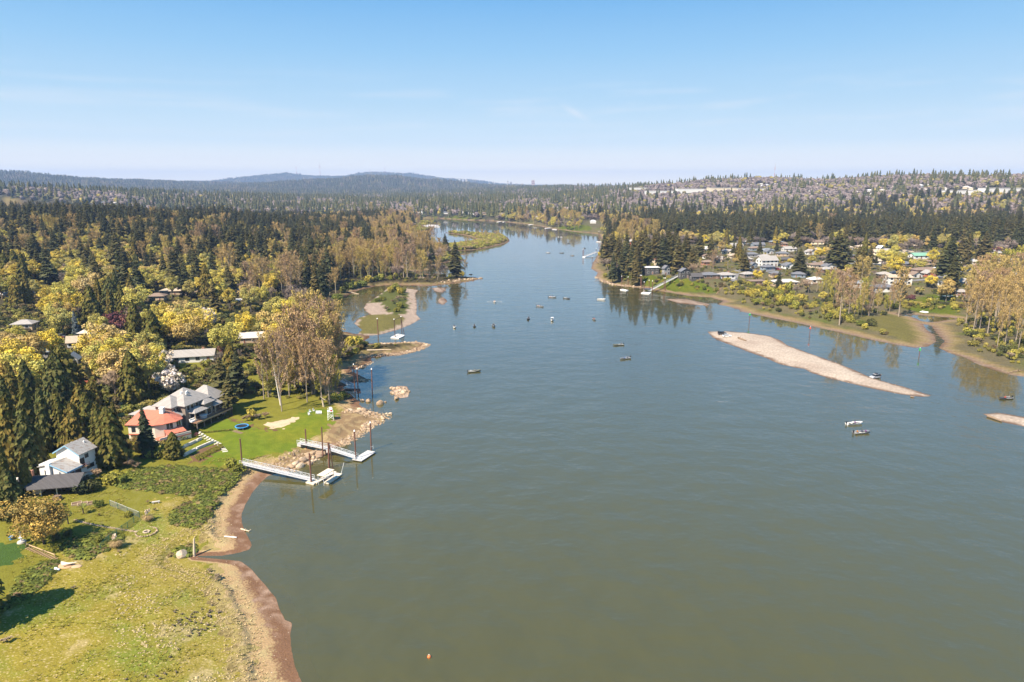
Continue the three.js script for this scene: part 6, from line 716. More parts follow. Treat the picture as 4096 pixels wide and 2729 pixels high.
// shrubs that can be told apart along the shores: kind, place, height
for (const [c, w, x, y, h, where] of [
  ['Y', 'd', 880, 350, 4.4, 'on top of the low island'], ['Y', 'd', 830, 380, 3.6, 'on the left crown of the low island'], ['Y', 'd', 940, 400, 4.0, 'in the middle of the low island'], ['U', 'd', 980, 380, 3.0, 'on the right side of the low island'], ['R', 'd', 920, 480, 3.4, 'in the middle of the low island'], ['R', 'd', 880, 520, 3.2, 'on the near side of the low island'], ['U', 'd', 950, 570, 2.8, 'on the near right side of the low island'], ['U', 'd', 720, 480, 2.2, 'on the green left side of the low island'], ['U', 'd', 660, 490, 2.0, 'at the left edge of the low island'], ['R', 'd', 770, 600, 2.6, 'on the bare near tip of the low island'], ['U', 'd', 900, 620, 2.2, 'on the near end of the low island'], ['R', 'd', 1010, 470, 2.6, 'by the gravel edge of the low island'],
  ['Y', 'd', 340, 1080, 4.6, 'left of the rocky groyne'], ['Y', 'd', 400, 1060, 4.2, 'at the root of the rocky groyne'], ['U', 'd', 330, 1150, 3.0, 'below the groyne willows'], ['U', 'd', 290, 1040, 3.0, 'above the rocky groyne'], ['Y', 'd', 1680, 170, 4.2, 'on the far rock spit'], ['Y', 'd', 1640, 180, 3.6, 'left part of the far rock spit'], ['Y', 'd', 1720, 175, 3.4, 'right part of the far rock spit'], ['U', 'd', 1560, 200, 2.4, 'at the root of the far rock spit'], ['R', 'd', 1830, 180, 3.0, 'near the tip of the far rock spit'], ['R', 'd', 1400, 180, 3.2, 'at the foot of the far rock spit'],
  ['U', 'd', 300, 330, 4, 'on the left lagoon shore'], ['Y', 'd', 380, 320, 4.2, 'on the lagoon shore under the firs'], ['U', 'd', 450, 300, 3.6, 'behind the lagoon beach'], ['Y', 'd', 560, 250, 4.4, 'behind the middle of the lagoon beach'], ['U', 'd', 650, 235, 3.4, 'right behind the lagoon beach'], ['Y', 'd', 720, 220, 4.2, 'by the head of the lagoon'], ['U', 'd', 230, 380, 3.6, 'at the dark corner of the lagoon'], ['U', 'd', 150, 470, 3.4, 'on the bend of the lagoon'], ['R', 'd', 110, 530, 3.6, 'above the lagoon mud'], ['Y', 'd', 900, 200, 3.8, 'right of the lagoon head'], ['U', 'd', 820, 215, 3.0, 'at the lagoon head'],
  ['Y', 'c', 340, 540, 3.6, 'left of the sandy patch above the lawn'], ['R', 'c', 420, 560, 3.4, 'beside the sandy patch above the lawn'], ['R', 'c', 280, 570, 3.0, 'left behind the trampoline'], ['R', 'c', 500, 540, 3.0, 'right behind the sandy patch'], ['U', 'c', 1380, 330, 3.4, 'on the bank above the broken gangway'], ['U', 'c', 1480, 300, 3.2, 'at the water by the broken gangway'], ['U', 'c', 100, 1180, 3.4, 'at the head of the near gangway'], ['U', 'c', 180, 1220, 2.6, 'just below the near gangway head'], ['R', 'c', 1290, 350, 2.8, 'beside the broken stump'],
  ['D', 'w', 880, 1440, 3.6, 'right in front of the white house'], ['R', 'w', 1020, 1380, 4.6, 'leaning before the white house'], ['R', 'w', 1240, 1300, 4.4, 'right of the white house'], ['U', 'w', 1440, 1340, 3.0, 'round and bright right of the white house'], ['U', 'w', 1540, 1370, 2.6, 'beside the round bright shrub'], ['D', 'w', 1160, 1460, 3.4, 'in shade right of the white house'], ['D', 'w', 1000, 1480, 3.2, 'behind the raised garden beds'], ['R', 'w', 1700, 1180, 4.2, 'between the white house and the villa'], ['O', 'w', 1790, 1000, 5.5, 'before the spruce by the villa'], ['U', 'w', 1960, 1010, 3.4, 'yellow green below the villa'], ['D', 'h', 1000, 1280, 3.4, 'at the end of the lower garden wall'], ['R', 'h', 900, 1250, 3.4, 'below the villa terrace'], ['D', 'h', 1180, 820, 3.6, 'clipped tall beside the villa bay'], ['D', 'h', 1290, 850, 2.6, 'clipped lower beside the villa bay'], ['U', 'h', 1180, 970, 2.0, 'under the villa arches'], ['U', 'h', 1080, 1010, 1.8, 'left under the villa arches'], ['P', 'h', 1330, 975, 1.6, 'reddish by the garden steps'],
  ['U', 'y', 1600, 360, 1.3, 'round beside the green fence'], ['U', 'y', 1250, 690, 1.6, 'beside the near end of the fence'], ['R', 'y', 1850, 200, 1.3, 'dark in the rough grass'], ['R', 'y', 1940, 300, 1.2, 'behind the far pampas tuft'], ['R', 'y', 920, 1280, 1.0, 'brown at the tip of the tree shadow'], ['R', 'y', 1245, 360, 1.0, 'pale grey in the fenced garden'], ['U', 'y', 1230, 240, 1.8, 'yellow green by the raised beds'], ['R', 'y', 1490, 820, 0.9, 'dark on the meadow by the fence'], ['D', 'y', 700, 660, 1.8, 'under the orange tree'], ['D', 'y', 860, 600, 1.6, 'right under the orange tree'], ['R', 'b', 1700, 620, 1.6, 'brown on the meadow edge above the beach'], ['R', 'b', 1640, 570, 1.4, 'leftmost brown clump above the beach'], ['R', 'b', 60, 1110, 1.5, 'pale at the left edge of the meadow'], ['R', 'b', 120, 770, 1.4, 'pale in the dark tree shadow'],
  ['Y', 'g', 1900, 800, 5.0, 'at the left end of the willow bank'], ['Y', 'g', 1980, 830, 5.4, 'left in the willow bank'], ['Y', 'g', 2080, 800, 6.0, 'in the middle of the willow bank'], ['Y', 'g', 2160, 770, 6.5, 'bright in the middle of the willow bank'], ['Y', 'g', 2240, 750, 6.8, 'tallest of the willow bank'], ['Y', 'g', 2140, 860, 5.0, 'low in the willow bank'], ['Y', 'g', 2230, 870, 5.2, 'lower right in the willow bank'], ['U', 'g', 2020, 890, 3.6, 'at the water edge of the willow bank'], ['Y', 'g', 1820, 800, 4.4, 'leftmost yellow one right of the sandy inlet'], ['U', 'g', 1920, 880, 3.6, 'low beside the sandy inlet'], ['R', 'g', 1960, 900, 3.6, 'on the beach right of the sandy inlet'], ['Y', 'r', 1150, 780, 5.0, 'right end of the willow bank'], ['Y', 'r', 1090, 760, 5.5, 'near the right end of the willow bank'], ['R', 'r', 1230, 810, 4.0, 'dark brown between willows and trees'], ['Y', 'r', 1190, 740, 5.0, 'behind the right end of the willow bank'], ['U', 'r', 1330, 830, 3.4, 'under the tall green bank trees'], ['U', 'r', 1440, 850, 3.0, 'under the tan trees on the flat'], ['D', 'r', 1550, 870, 4.2, 'dark at the foot of the tan trees'], ['U', 'r', 1500, 870, 3.2, 'left at the foot of the tan trees'], ['R', 'r', 2100, 960, 4, 'under the right cottonwoods'], ['R', 'r', 2180, 1000, 4, 'on the right bank above the water'], ['R', 'r', 2290, 1050, 5, 'at the right edge above the water'], ['U', 'r', 2080, 920, 3.4, 'green under the right cottonwoods'],
  ['Y', 'g', 380, 620, 3.6, 'on the rocky shore of the point'], ['U', 'g', 320, 600, 3.6, 'at the left of the point shore'], ['U', 'g', 460, 620, 3.2, 'right on the point shore'], ['M', 'g', 610, 540, 7, 'bright yellow on the point bank'], ['U', 'g', 560, 620, 3, 'below the yellow bank tree'], ['D', 'g', 860, 545, 3.4, 'clipped square before the dark flat roofed house'], ['U', 'g', 700, 620, 3, 'above the pilings on the point'], ['U', 'g', 1350, 730, 3.2, 'on the bank right of the gangway'], ['R', 'g', 1260, 720, 3.2, 'brown on the bank right of the gangway'], ['U', 'g', 1480, 750, 3, 'above the small inlet'],
]) { const p = at(w, x, y), lab = `${c === 'O' || c === 'M' || c === 'P' ? KP[c].replace('tree', 'bush') : KP[c]} ${where}`; plant(c, p, h * (w === 'd' ? 1.45 : w === 'g' || w === 'r' ? 1.15 : 1), lab); }
console.log('mid', nMid, [...mass].map(([k, q]) => k + ' ' + q.m.length / 16).join(', '));
// ------------------------------------------------------------------ docks, gangways and pilings
const rust = new THREE.MeshStandardMaterial({ map: noisy(0.14, 0.062, 0.042, 0.5, 6), roughness: 0.9 }), rustDark = M(0.085, 0.045, 0.035), galv = M(0.62, 0.64, 0.66, 0.45, 0.35), capW = M(0.8, 0.8, 0.78, 0.5), deckPale = new THREE.MeshStandardMaterial({ map: noisy(0.62, 0.54, 0.42, 0.18, 8), roughness: 0.85 }), deckGrey = new THREE.MeshStandardMaterial({ map: noisy(0.48, 0.46, 0.44, 0.2, 8), roughness: 0.85 }), floatM = M(0.06, 0.06, 0.06), black = M(0.02, 0.02, 0.022, 0.5);
function pile(w, x, y, tx, ty, label, o = {}) {
  const b = o.level !== undefined ? onLevel(w, x, y, o.level) : at(w, x, y); if (o.level !== undefined) b.y = o.level; const tp = o.topView ? o.topView : w, h = Math.max(2, topHeight(b, tp, tx, ty)), r = o.r || 0.2, t = thing('piling', label, 'piling', new THREE.Vector3(b.x, b.y, b.z), 0, o.group);
  const d = rayOf(...pix(tp, tx, ty)), s = b.z / d[2], lean = clamp(d[0] * s - b.x, -1.2, 1.2) * (o.lean === undefined ? 1 : o.lean);
  part('pole', bar([0, -1.5, 0], [lean, h, 0], r, 9), o.dark ? rustDark : rust, t); if (o.cap) part('cap', new THREE.ConeGeometry(r * 1.5, 0.6, 9).translate(lean, h + 0.25, 0), capW, t); return t;
}
pile('c', 210, 1095, 187, 800, 'rusty piling at the head of the near gangway');
pile('c', 1020, 925, 1006, 680, 'rusty piling left beside the second gangway'); pile('c', 1228, 1020, 1210, 655, 'rusty piling halfway along the second gangway', { level: 0 }); pile('c', 1305, 1168, 1296, 850, 'thick dark piling behind the boat shelter', { level: 0, r: 0.28 }); pile('c', 1358, 1178, 1312, 885, 'dark piling leaning on the thick one behind the shelter', { level: 0, r: 0.14, dark: 1, lean: 1 }); pile('c', 1082, 1362, 1058, 985, 'rusty piling at the foot of the near gangway', { level: 0, r: 0.22 });
pile('c', 1642, 1068, 1622, 705, 'white capped piling at the foot of the second gangway', { level: 0, cap: 1 }); pile('c', 1834, 945, 1820, 600, 'white capped piling at the far end of the second dock', { level: 0, cap: 1 });
pile('c', 1632, 232, 357, 1282, 'left of the two close pilings by the broken gangway', { level: 0, cap: 1, topView: 'd' }); pile('c', 1672, 244, 401, 1336, 'right of the two close pilings by the broken gangway', { level: 0, cap: 1, topView: 'd' }); pile('c', 1848, 252, 583, 1340, 'lone capped piling right of the broken gangway', { level: 0, cap: 1, topView: 'd' });
pile('d', 667, 932, 655, 707, 'lone capped piling left of the floating dock by the groyne', { level: 0, cap: 1, r: 0.24 });
for (const [x, y, tx, ty, lab] of [[492, 690, 490, 590, 'capped piling farthest left on the point'], [558, 692, 556, 598, 'capped piling second from the left on the point'], [690, 706, 685, 580, 'left of the twin pilings on the point'], [702, 706, 697, 580, 'right of the twin pilings on the point'], [724, 768, 724, 650, 'capped piling at the left of the canopy float'], [777, 742, 776, 632, 'capped piling behind the canopy float'], [812, 762, 812, 640, 'capped piling right of the canopy float'], [935, 742, 932, 610, 'left piling under the long gangway'], [948, 746, 946, 610, 'right piling under the long gangway'], [84, 388, 82, 310, 'left piling at the foot of the white gangway by the point'], [93, 386, 92, 303, 'right piling at the foot of the white gangway by the point'], [222, 342, 222, 302, 'piling at the head of the white gangway by the point'], [180, 426, 180, 385, 'lone short piling before the point'], [250, 214, 247, 120, 'left of two tall pilings beyond the point'], [259, 214, 258, 120, 'right of two tall pilings beyond the point']]) pile('g', x, y, tx, ty, lab, { level: 0, cap: 1, r: 0.26 });
for (const [x, y, tx, ty, lab] of [[276, 195, 275, 122, 'first piling of the far marina'], [297, 190, 296, 122, 'second piling of the far marina'], [318, 188, 318, 122, 'third piling of the far marina'], [378, 205, 378, 118, 'fourth piling of the far marina'], [388, 180, 388, 116, 'fifth piling of the far marina'], [430, 205, 430, 152, 'sixth piling right of the far marina'], [480, 205, 480, 172, 'seventh piling right of the far marina'], [531, 206, 531, 172, 'eighth piling right of the far marina'], [1516, 192, 1516, 140, 'left piling by the far right dock'], [1538, 190, 1538, 140, 'right piling by the far right dock'], [1620, 178, 1620, 138, 'piling at the right end of the far dock'], [470, 100, 470, 45, 'left piling on the far green shore'], [488, 100, 488, 45, 'right piling on the far green shore']]) pile('f', x, y, tx, ty, lab, { level: 0, r: 0.35, dark: 1 });
function gangway(A, B, width, side, label, name = 'gangway') {     // an aluminium truss walkway from A to B
  const t = thing(name, label, 'gangway', A), v = B.clone().sub(A), L = v.length(), n = Math.max(6, Math.round(L / 1.5)); t.rotation.order = 'YXZ'; t.rotation.y = Math.atan2(v.x, v.z); t.rotation.x = -Math.asin(v.y / L);
  part('deck', box(width, 0.14, L, 0, 0, L / 2), deckGrey, t);
  for (const s of [-1, 1]) { const g = [], x = s * width / 2; g.push(box(0.09, 0.12, L, x, 0.05, L / 2), box(0.09, 0.09, L, x, side, L / 2), box(0.05, 0.05, L, x, side * 0.55, L / 2)); for (let k = 0; k <= n; k++) { g.push(box(0.07, side, 0.07, x, side / 2, L * k / n)); if (k < n) g.push(beam([x, 0.05, L * (k + (k % 2)) / n], [x, side, L * (k + 1 - (k % 2)) / n], 0.06)); } part('truss', g, galv, t); }
  part('landing_plate', box(width * 1.05, 0.05, 1.4, 0, -0.1, L - 0.5), galv, t); part('abutment', box(width * 1.2, 0.7, 1.4, 0, -0.5, 0.8), concrete, t); return t;
}
const lift = (p, y) => { p.y += y; return p; };
{
  const A = at('c', 205, 1150), B = onLevel('c', 1100, 1318, 0.75); A.y += 1.0; gangway(A, B, 1.5, 1.15, 'long grey aluminium gangway nearest the camera');
  const A2 = at('c', 925, 885); A2.y += 0.9; const mid = onLevel('c', 1290, 925, 2.0), B2 = onLevel('c', 1650, 1040, 0.8); gangway(A2, mid, 1.5, 1.1, 'upper level half of the second gangway'); gangway(mid, B2, 1.5, 1.1, 'lower sloping half of the second gangway');
  const post = thing('gangway_support', 'dark timber trestle where the second gangway bends', 'trestle', new THREE.Vector3(mid.x, 0, mid.z)); part('post', bar([-0.8, -1.5, 0], [-0.8, 1.9, 0], 0.14), rustDark, post); part('post', bar([0.8, -1.5, 0], [0.8, 1.9, 0], 0.14), rustDark, post); part('crossbeam', box(2.2, 0.22, 0.25, 0, 1.75, 0), rustDark, post);
  // boat shelter float: two finger floats, a lift between them and a flat pale roof on posts
  const P = (x, y, h = 0.45) => onLevel('c', x, y, h), quad = (pts, y0, y1) => poly(pts.map((p) => [p.x, p.z]), y0, y1);
  const s = thing('boat_shelter', 'pale float with a flat roofed boat shelter at the near gangway', 'dock');
  const ccw = (a) => { let q = 0; for (let i = 0; i < a.length; i++) { const b = a[(i + 1) % a.length]; q += a[i].x * b.z - b.x * a[i].z; } return q > 0 ? a.slice().reverse() : a; };
  const fl = (pts, name, mat, y0, y1) => part(name, quad(ccw(pts), y0, y1), mat, s);
  fl([P(1010, 1345), P(1110, 1368), P(1200, 1318), P(1120, 1300)], 'landing', deckPale, 0.05, 0.45); fl([P(1110, 1340), P(1150, 1355), P(1400, 1215), P(1360, 1205)], 'finger_float', deckPale, 0.06, 0.46); fl([P(1240, 1345), P(1298, 1356), P(1470, 1240), P(1405, 1228)], 'finger_float', deckPale, 0.06, 0.46); fl([P(1330, 1240), P(1400, 1255), P(1470, 1240), P(1350, 1218)], 'back_float', deckPale, 0.05, 0.44);
  const rp = (x, y) => onLevel('c', x, y, 3.3); fl([rp(1150, 1258), rp(1235, 1272), rp(1372, 1190), rp(1290, 1175)], 'shelter_roof', deckPale, 3.2, 3.36);
  for (const [x, y] of [[1165, 1255], [1232, 1266], [1358, 1192], [1296, 1182]]) { const q = rp(x, y); part('post', bar([q.x, 0.4, q.z], [q.x, 3.22, q.z], 0.07), galv, s); }
  fl([P(1200, 1325, 0.3), P(1250, 1330, 0.3), P(1390, 1250, 0.3), P(1340, 1245, 0.3)], 'lift_bed', black, 0.12, 0.3); const ld = P(1275, 1300); part('ladder', [bar([ld.x - 0.2, 0.4, ld.z], [ld.x - 0.2, 1.7, ld.z], 0.04), bar([ld.x + 0.2, 0.4, ld.z], [ld.x + 0.2, 1.7, ld.z], 0.04), bar([ld.x - 0.2, 1.2, ld.z], [ld.x + 0.2, 1.2, ld.z], 0.03)], capW, s); const fp = P(1455, 1238); part('whip_pole', bar([fp.x, 0.4, fp.z], [fp.x + 0.9, 3.6, fp.z - 0.4], 0.045), capW, s);
  const k = thing('dock', 'grey plank dock at the foot of the second gangway', 'dock'), fk = (pts, n, m, y0, y1) => part(n, quad(ccw(pts), y0, y1), m, k);
  fk([P(1595, 1060, 0.5), P(1710, 1080, 0.5), P(1890, 965, 0.5), P(1790, 945, 0.5)], 'deck', deckGrey, 0.32, 0.5); fk([P(1600, 1062, 0.3), P(1708, 1082, 0.3), P(1886, 968, 0.3), P(1792, 950, 0.3)], 'float', floatM, -0.1, 0.3); fk([P(1650, 1045, 0.62), P(1700, 1055, 0.62), P(1720, 1038, 0.62), P(1670, 1028, 0.62)], 'step', white, 0.505, 0.75);
  const rk = P(1860, 935); part('rod_rack', [bar([rk.x, 0.5, rk.z], [rk.x, 2.0, rk.z], 0.05), bar([rk.x, 1.4, rk.z], [rk.x - 0.8, 1.4, rk.z + 0.4], 0.04)], galv, k);
  // broken gangway and tilted float farther up
  const A3 = at('c', 1350, 60), B3 = onLevel('c', 1600, 150, 0.6); A3.y += 1.4; gangway(A3, B3, 1.4, 1.0, 'half hidden weathered gangway at the wooded bank'); const tf = thing('sunken_float', 'dark half sunken float below the weathered gangway', 'dock', onLevel('c', 1590, 185, 0.05)); part('deck', box(5.5, 0.25, 1.3, 0, 0.1, 0, 0.05, 0, -0.04), rustDark, tf); part('deck', box(1.5, 0.25, 4.6, 3.2, 0.15, 2.2, 0.25, 0.05), rustDark, tf);
  // floating dock with its pile frame by the groyne
  const Dp = (x, y, h = 0.5) => onLevel('d', x, y, h), q = thing('frame_dock', 'white floating dock with tall pile frame by the groyne', 'dock'), fq = (pts, n, m, y0, y1) => part(n, quad(ccw(pts), y0, y1), m, q);
  fq([Dp(822, 940), Dp(925, 950), Dp(1005, 912), Dp(900, 898)], 'deck', white, 0.1, 0.5); fq([Dp(850, 925, 0.8), Dp(880, 930, 0.8), Dp(945, 900, 0.8), Dp(915, 894, 0.8)], 'bench', concrete, 0.51, 0.8); const a = Dp(880, 948, 0), b = Dp(966, 900, 0), c = Dp(985, 898, 0), ha = topHeight(a, 'd', 874, 714), hb = topHeight(b, 'd', 953, 680);
  part('frame_post', bar([a.x, -1.5, a.z], [a.x - 0.2, ha, a.z], 0.2), rustDark, q); part('frame_post', bar([b.x, -1.5, b.z], [b.x - 0.3, hb, b.z], 0.2), rustDark, q); part('brace', bar([c.x + 0.6, -1.5, c.z], [b.x - 0.3, hb - 0.5, b.z], 0.17), rustDark, q); part('crossbeam', bar([a.x - 0.2, ha - 0.3, a.z], [b.x - 0.3, hb - 0.3, b.z], 0.13), rustDark, q); for (const [p, h] of [[a, ha], [b, hb]]) part('cap', new THREE.ConeGeometry(0.32, 0.5, 8).translate(p.x - 0.25, h + 0.2, p.z), capW, q);
  // right bank: long gangway, canopy float, small float
  const A4 = at('g', 1090, 598), B4 = onLevel('g', 770, 748, 0.8); A4.y += 1.2; gangway(A4, B4, 1.6, 1.2, 'long grey gangway climbing the green right bank'); const Gp = (x, y, h = 0.5) => onLevel('g', x, y, h), cf = thing('canopy_float', 'white float with a small dark canopy below the long gangway', 'dock'), fc = (pts, n, m, y0, y1) => part(n, quad(ccw(pts), y0, y1), m, cf);
  fc([Gp(690, 765), Gp(775, 774), Gp(800, 757), Gp(715, 752)], 'deck', white, 0.1, 0.5); const cq = Gp(757, 756); part('canopy', box(5.2, 0.25, 4.2, cq.x, 3.0, cq.z), M(0.05, 0.06, 0.10), cf); for (const [dx, dz] of [[-2.4, -1.9], [2.4, -1.9], [2.4, 1.9], [-2.4, 1.9]]) part('post', bar([cq.x + dx, 0.4, cq.z + dz], [cq.x + dx, 2.95, cq.z + dz], 0.08), capW, cf);
  const sf = thing('swim_float', 'flat white float left of the canopy float', 'dock'); part('deck', quad(ccw([Gp(470, 728), Gp(535, 740), Gp(560, 735), Gp(500, 722)]), 0.05, 0.5), white, sf); part('float', quad(ccw([Gp(474, 729), Gp(535, 739), Gp(555, 735), Gp(502, 724)]), -0.2, 0.05), floatM, sf);
  const A5 = onLevel('g', 232, 336, 3), B5 = onLevel('g', 100, 384, 0.7); gangway(A5, B5, 2.2, 1.2, 'white gangway running out left of the river point'); const pf = thing('point_float', 'white float at the foot of the gangway by the point', 'dock'); part('deck', quad(ccw([Gp(76, 386), Gp(104, 392), Gp(112, 384), Gp(86, 380)]), 0.05, 0.5), white, pf); part('float', quad(ccw([Gp(78, 386), Gp(104, 391), Gp(110, 385), Gp(88, 381)]), -0.2, 0.05), floatM, pf);
  // far docks
  const Fp = (x, y, h = 0.6) => onLevel('f', x, y, h); for (const [lab, pts] of [['long white marina dock at the far left shore', [[205, 160], [395, 168], [400, 158], [220, 152]]], ['white boat float in front of the far marina', [[240, 178], [415, 180], [418, 174], [260, 170]]], ['white dock ramp on the far middle shore', [[1010, 124], [1030, 127], [1205, 100], [1190, 94]]], ['grey dock float below the far middle ramp', [[1070, 124], [1085, 128], [1210, 106], [1195, 102]]], ['white dock in the middle of the far right shore', [[1340, 154], [1360, 158], [1460, 144], [1445, 138]]], ['white dock farther right on the far shore', [[1512, 192], [1530, 196], [1632, 184], [1620, 178]]], ['small pale float at the right of the far shore', [[1590, 204], [1640, 207], [1642, 202], [1596, 199]]], ['pale float beside the tall pilings beyond the point', [[2050, 334], [2110, 338], [2112, 330], [2064, 328]]]]) { const o = thing('far_dock', lab, 'dock'); part('deck', quad(ccw(pts.map(([x, y]) => Fp(x, y))), 0.1, 0.7), deckGrey, o); part('float', quad(ccw(pts.map(([x, y]) => Fp(x, y + 1, 0.1))), -0.3, 0.1), floatM, o); }
}
// ------------------------------------------------------------------ boats and the people in them
function figure(seated) {     // one continuous body from tapered bones, meshed from a distance field
  const B = seated ? [[[0, 0.05, 0], [0, 0.48, -0.04], 0.17, 0.19], [[0, 0.55, -0.03], [0, 0.66, 0.0], 0.07, 0.065], [[0, 0.76, 0.02], [0, 0.80, 0.02], 0.115, 0.11]] : [[[0, 0.92, 0], [0, 1.36, 0], 0.16, 0.19], [[0, 1.42, 0], [0, 1.54, 0], 0.07, 0.065], [[0, 1.63, 0.02], [0, 1.68, 0.02], 0.11, 0.11]];
  for (const s of [-1, 1]) { if (seated) B.push([[s * 0.10, 0.06, 0.05], [s * 0.13, 0.10, 0.46], 0.095, 0.07], [[s * 0.13, 0.10, 0.46], [s * 0.13, -0.32, 0.50], 0.068, 0.05], [[s * 0.13, -0.34, 0.5], [s * 0.13, -0.36, 0.64], 0.05, 0.045], [[s * 0.22, 0.46, -0.02], [s * 0.27, 0.22, 0.10], 0.07, 0.052], [[s * 0.27, 0.22, 0.10], [s * 0.16, 0.18, 0.34], 0.05, 0.042]); else B.push([[s * 0.10, 0.9, 0], [s * 0.13, 0.48, 0.03], 0.10, 0.07], [[s * 0.13, 0.48, 0.03], [s * 0.14, 0.08, 0], 0.068, 0.05], [[s * 0.14, 0.05, 0], [s * 0.14, 0.04, 0.14], 0.05, 0.045], [[s * 0.22, 1.34, 0], [s * 0.29, 1.06, 0.02], 0.07, 0.052], [[s * 0.29, 1.06, 0.02], [s * 0.24, 0.86, 0.18], 0.05, 0.04]); }
  const res = 44, mc = new MarchingCubes(res, new THREE.MeshStandardMaterial(), false, false, 60000), lo = seated ? [-0.5, -0.5, -0.45] : [-0.9, -0.05, -0.9], sz = seated ? 1.5 : 1.85; mc.isolation = 0;
  const sd = (x, y, z) => { let m = 9; for (const [a, b, r0, r1] of B) { const ex = b[0] - a[0], ey = b[1] - a[1], ez = b[2] - a[2], t = clamp(((x - a[0]) * ex + (y - a[1]) * ey + (z - a[2]) * ez) / (ex * ex + ey * ey + ez * ez)), d = Math.hypot(x - a[0] - ex * t, y - a[1] - ey * t, z - a[2] - ez * t) - lerp(r0, r1, t), k = 0.04, h = Math.max(k - Math.abs(m - d), 0) / k; m = Math.min(m, d) - h * h * k * 0.25; } return m; };
  for (let k = 0; k < res; k++) for (let j = 0; j < res; j++) for (let i = 0; i < res; i++) mc.field[k * res * res + j * res + i] = -sd(lo[0] + i / res * sz, lo[1] + j / res * sz, lo[2] + k / res * sz);
  mc.update(); const n = mc.count, p = new Float32Array(n * 3); for (let i = 0; i < n; i++) for (let q = 0; q < 3; q++) p[i * 3 + q] = lo[q] + (mc.positionArray[i * 3 + q] + 1) / 2 * sz; return p;
}
const bodyP = { sit: figure(true), stand: figure(false) };
function body(pose, jacket, trousers) { const p = bodyP[pose], c = new Float32Array(p.length), skin = [0.42, 0.27, 0.19], hairC = [0.06, 0.045, 0.035], top = pose === 'sit' ? 0.0 : 0.94; for (let i = 0; i < p.length; i += 3) { const y = p[i + 1] - top, z = p[i + 2]; const col = y > (pose === 'sit' ? 0.62 : 0.56) ? (y > (pose === 'sit' ? 0.82 : 0.74) || z < -0.03 ? hairC : skin) : y > (pose === 'sit' ? 0.13 : 0.02) ? jacket : trousers; c.set(col, i); } const g = new THREE.BufferGeometry(); g.setAttribute('position', new THREE.BufferAttribute(p.slice(), 3)); g.setAttribute('color', new THREE.BufferAttribute(c, 3)); g.computeVertexNormals(); return g; }
const cloth = new THREE.MeshStandardMaterial({ vertexColors: true, roughness: 0.9 });
const JACK = { navy: [0.03, 0.045, 0.09], red: [0.36, 0.05, 0.04], orange: [0.5, 0.2, 0.05], grey: [0.2, 0.2, 0.2], black: [0.025, 0.025, 0.03], blue: [0.08, 0.16, 0.35], white: [0.6, 0.6, 0.58], purple: [0.16, 0.06, 0.2] };
const BODY = {}; const bodyOf = (pose, j) => BODY[pose + j] || (BODY[pose + j] = body(pose, JACK[j], [0.05, 0.055, 0.075]));
const person = (pos, turn, pose, j, label) => single('person', bodyOf(pose, j), cloth, label, 'person', pos, turn);
function hullGeo(L, W, D) {     // an open skiff: flared sides, pointed raked bow, flat stern; the inside is a shell
  const N = 12, sec = (k) => { const t = k / N, w = W / 2 * (t < 0.55 ? 0.94 + 0.06 * t / 0.55 : Math.sqrt(Math.max(0, 1 - ((t - 0.55) / 0.45) ** 2.2))), z = -L / 2 + L * t, top = D * (0.62 + 0.38 * t * t), bot = D * 0.06 + D * 0.5 * Math.max(0, (t - 0.72) / 0.28) ** 2; return [[-w, top, z], [-w * 0.72, bot, z], [w * 0.72, bot, z], [w, top, z], [w * 0.88, top, z], [w * 0.62, bot + 0.1, z], [-w * 0.62, bot + 0.1, z], [-w * 0.88, top, z]]; }, f = [];
  for (let k = 0; k < N; k++) { const a = sec(k), b = sec(k + 1); for (let i = 0; i < 8; i++) { const j = (i + 1) % 8; f.push([a[i], a[j], b[j], b[i]]); } } const s = sec(0); f.push([s[0], s[7], s[6], s[1]], [s[1], s[6], s[5], s[2]], [s[2], s[5], s[4], s[3]], [[-W * 0.45, D * 0.6, -L / 2 + 0.02], [W * 0.45, D * 0.6, -L / 2 + 0.02], [W * 0.33, D * 0.1, -L / 2 + 0.02], [-W * 0.33, D * 0.1, -L / 2 + 0.02]]); const g = tris(f); return g;
}
const HULL = { pale: M(0.68, 0.68, 0.66, 0.35), olive: M(0.13, 0.135, 0.10, 0.5), dark: M(0.05, 0.055, 0.06, 0.4), alum: M(0.26, 0.27, 0.28, 0.4, 0.4), red: M(0.42, 0.07, 0.05, 0.4) }, insideM = M(0.36, 0.36, 0.34), seatM = M(0.10, 0.10, 0.11);
const hullCache = {};
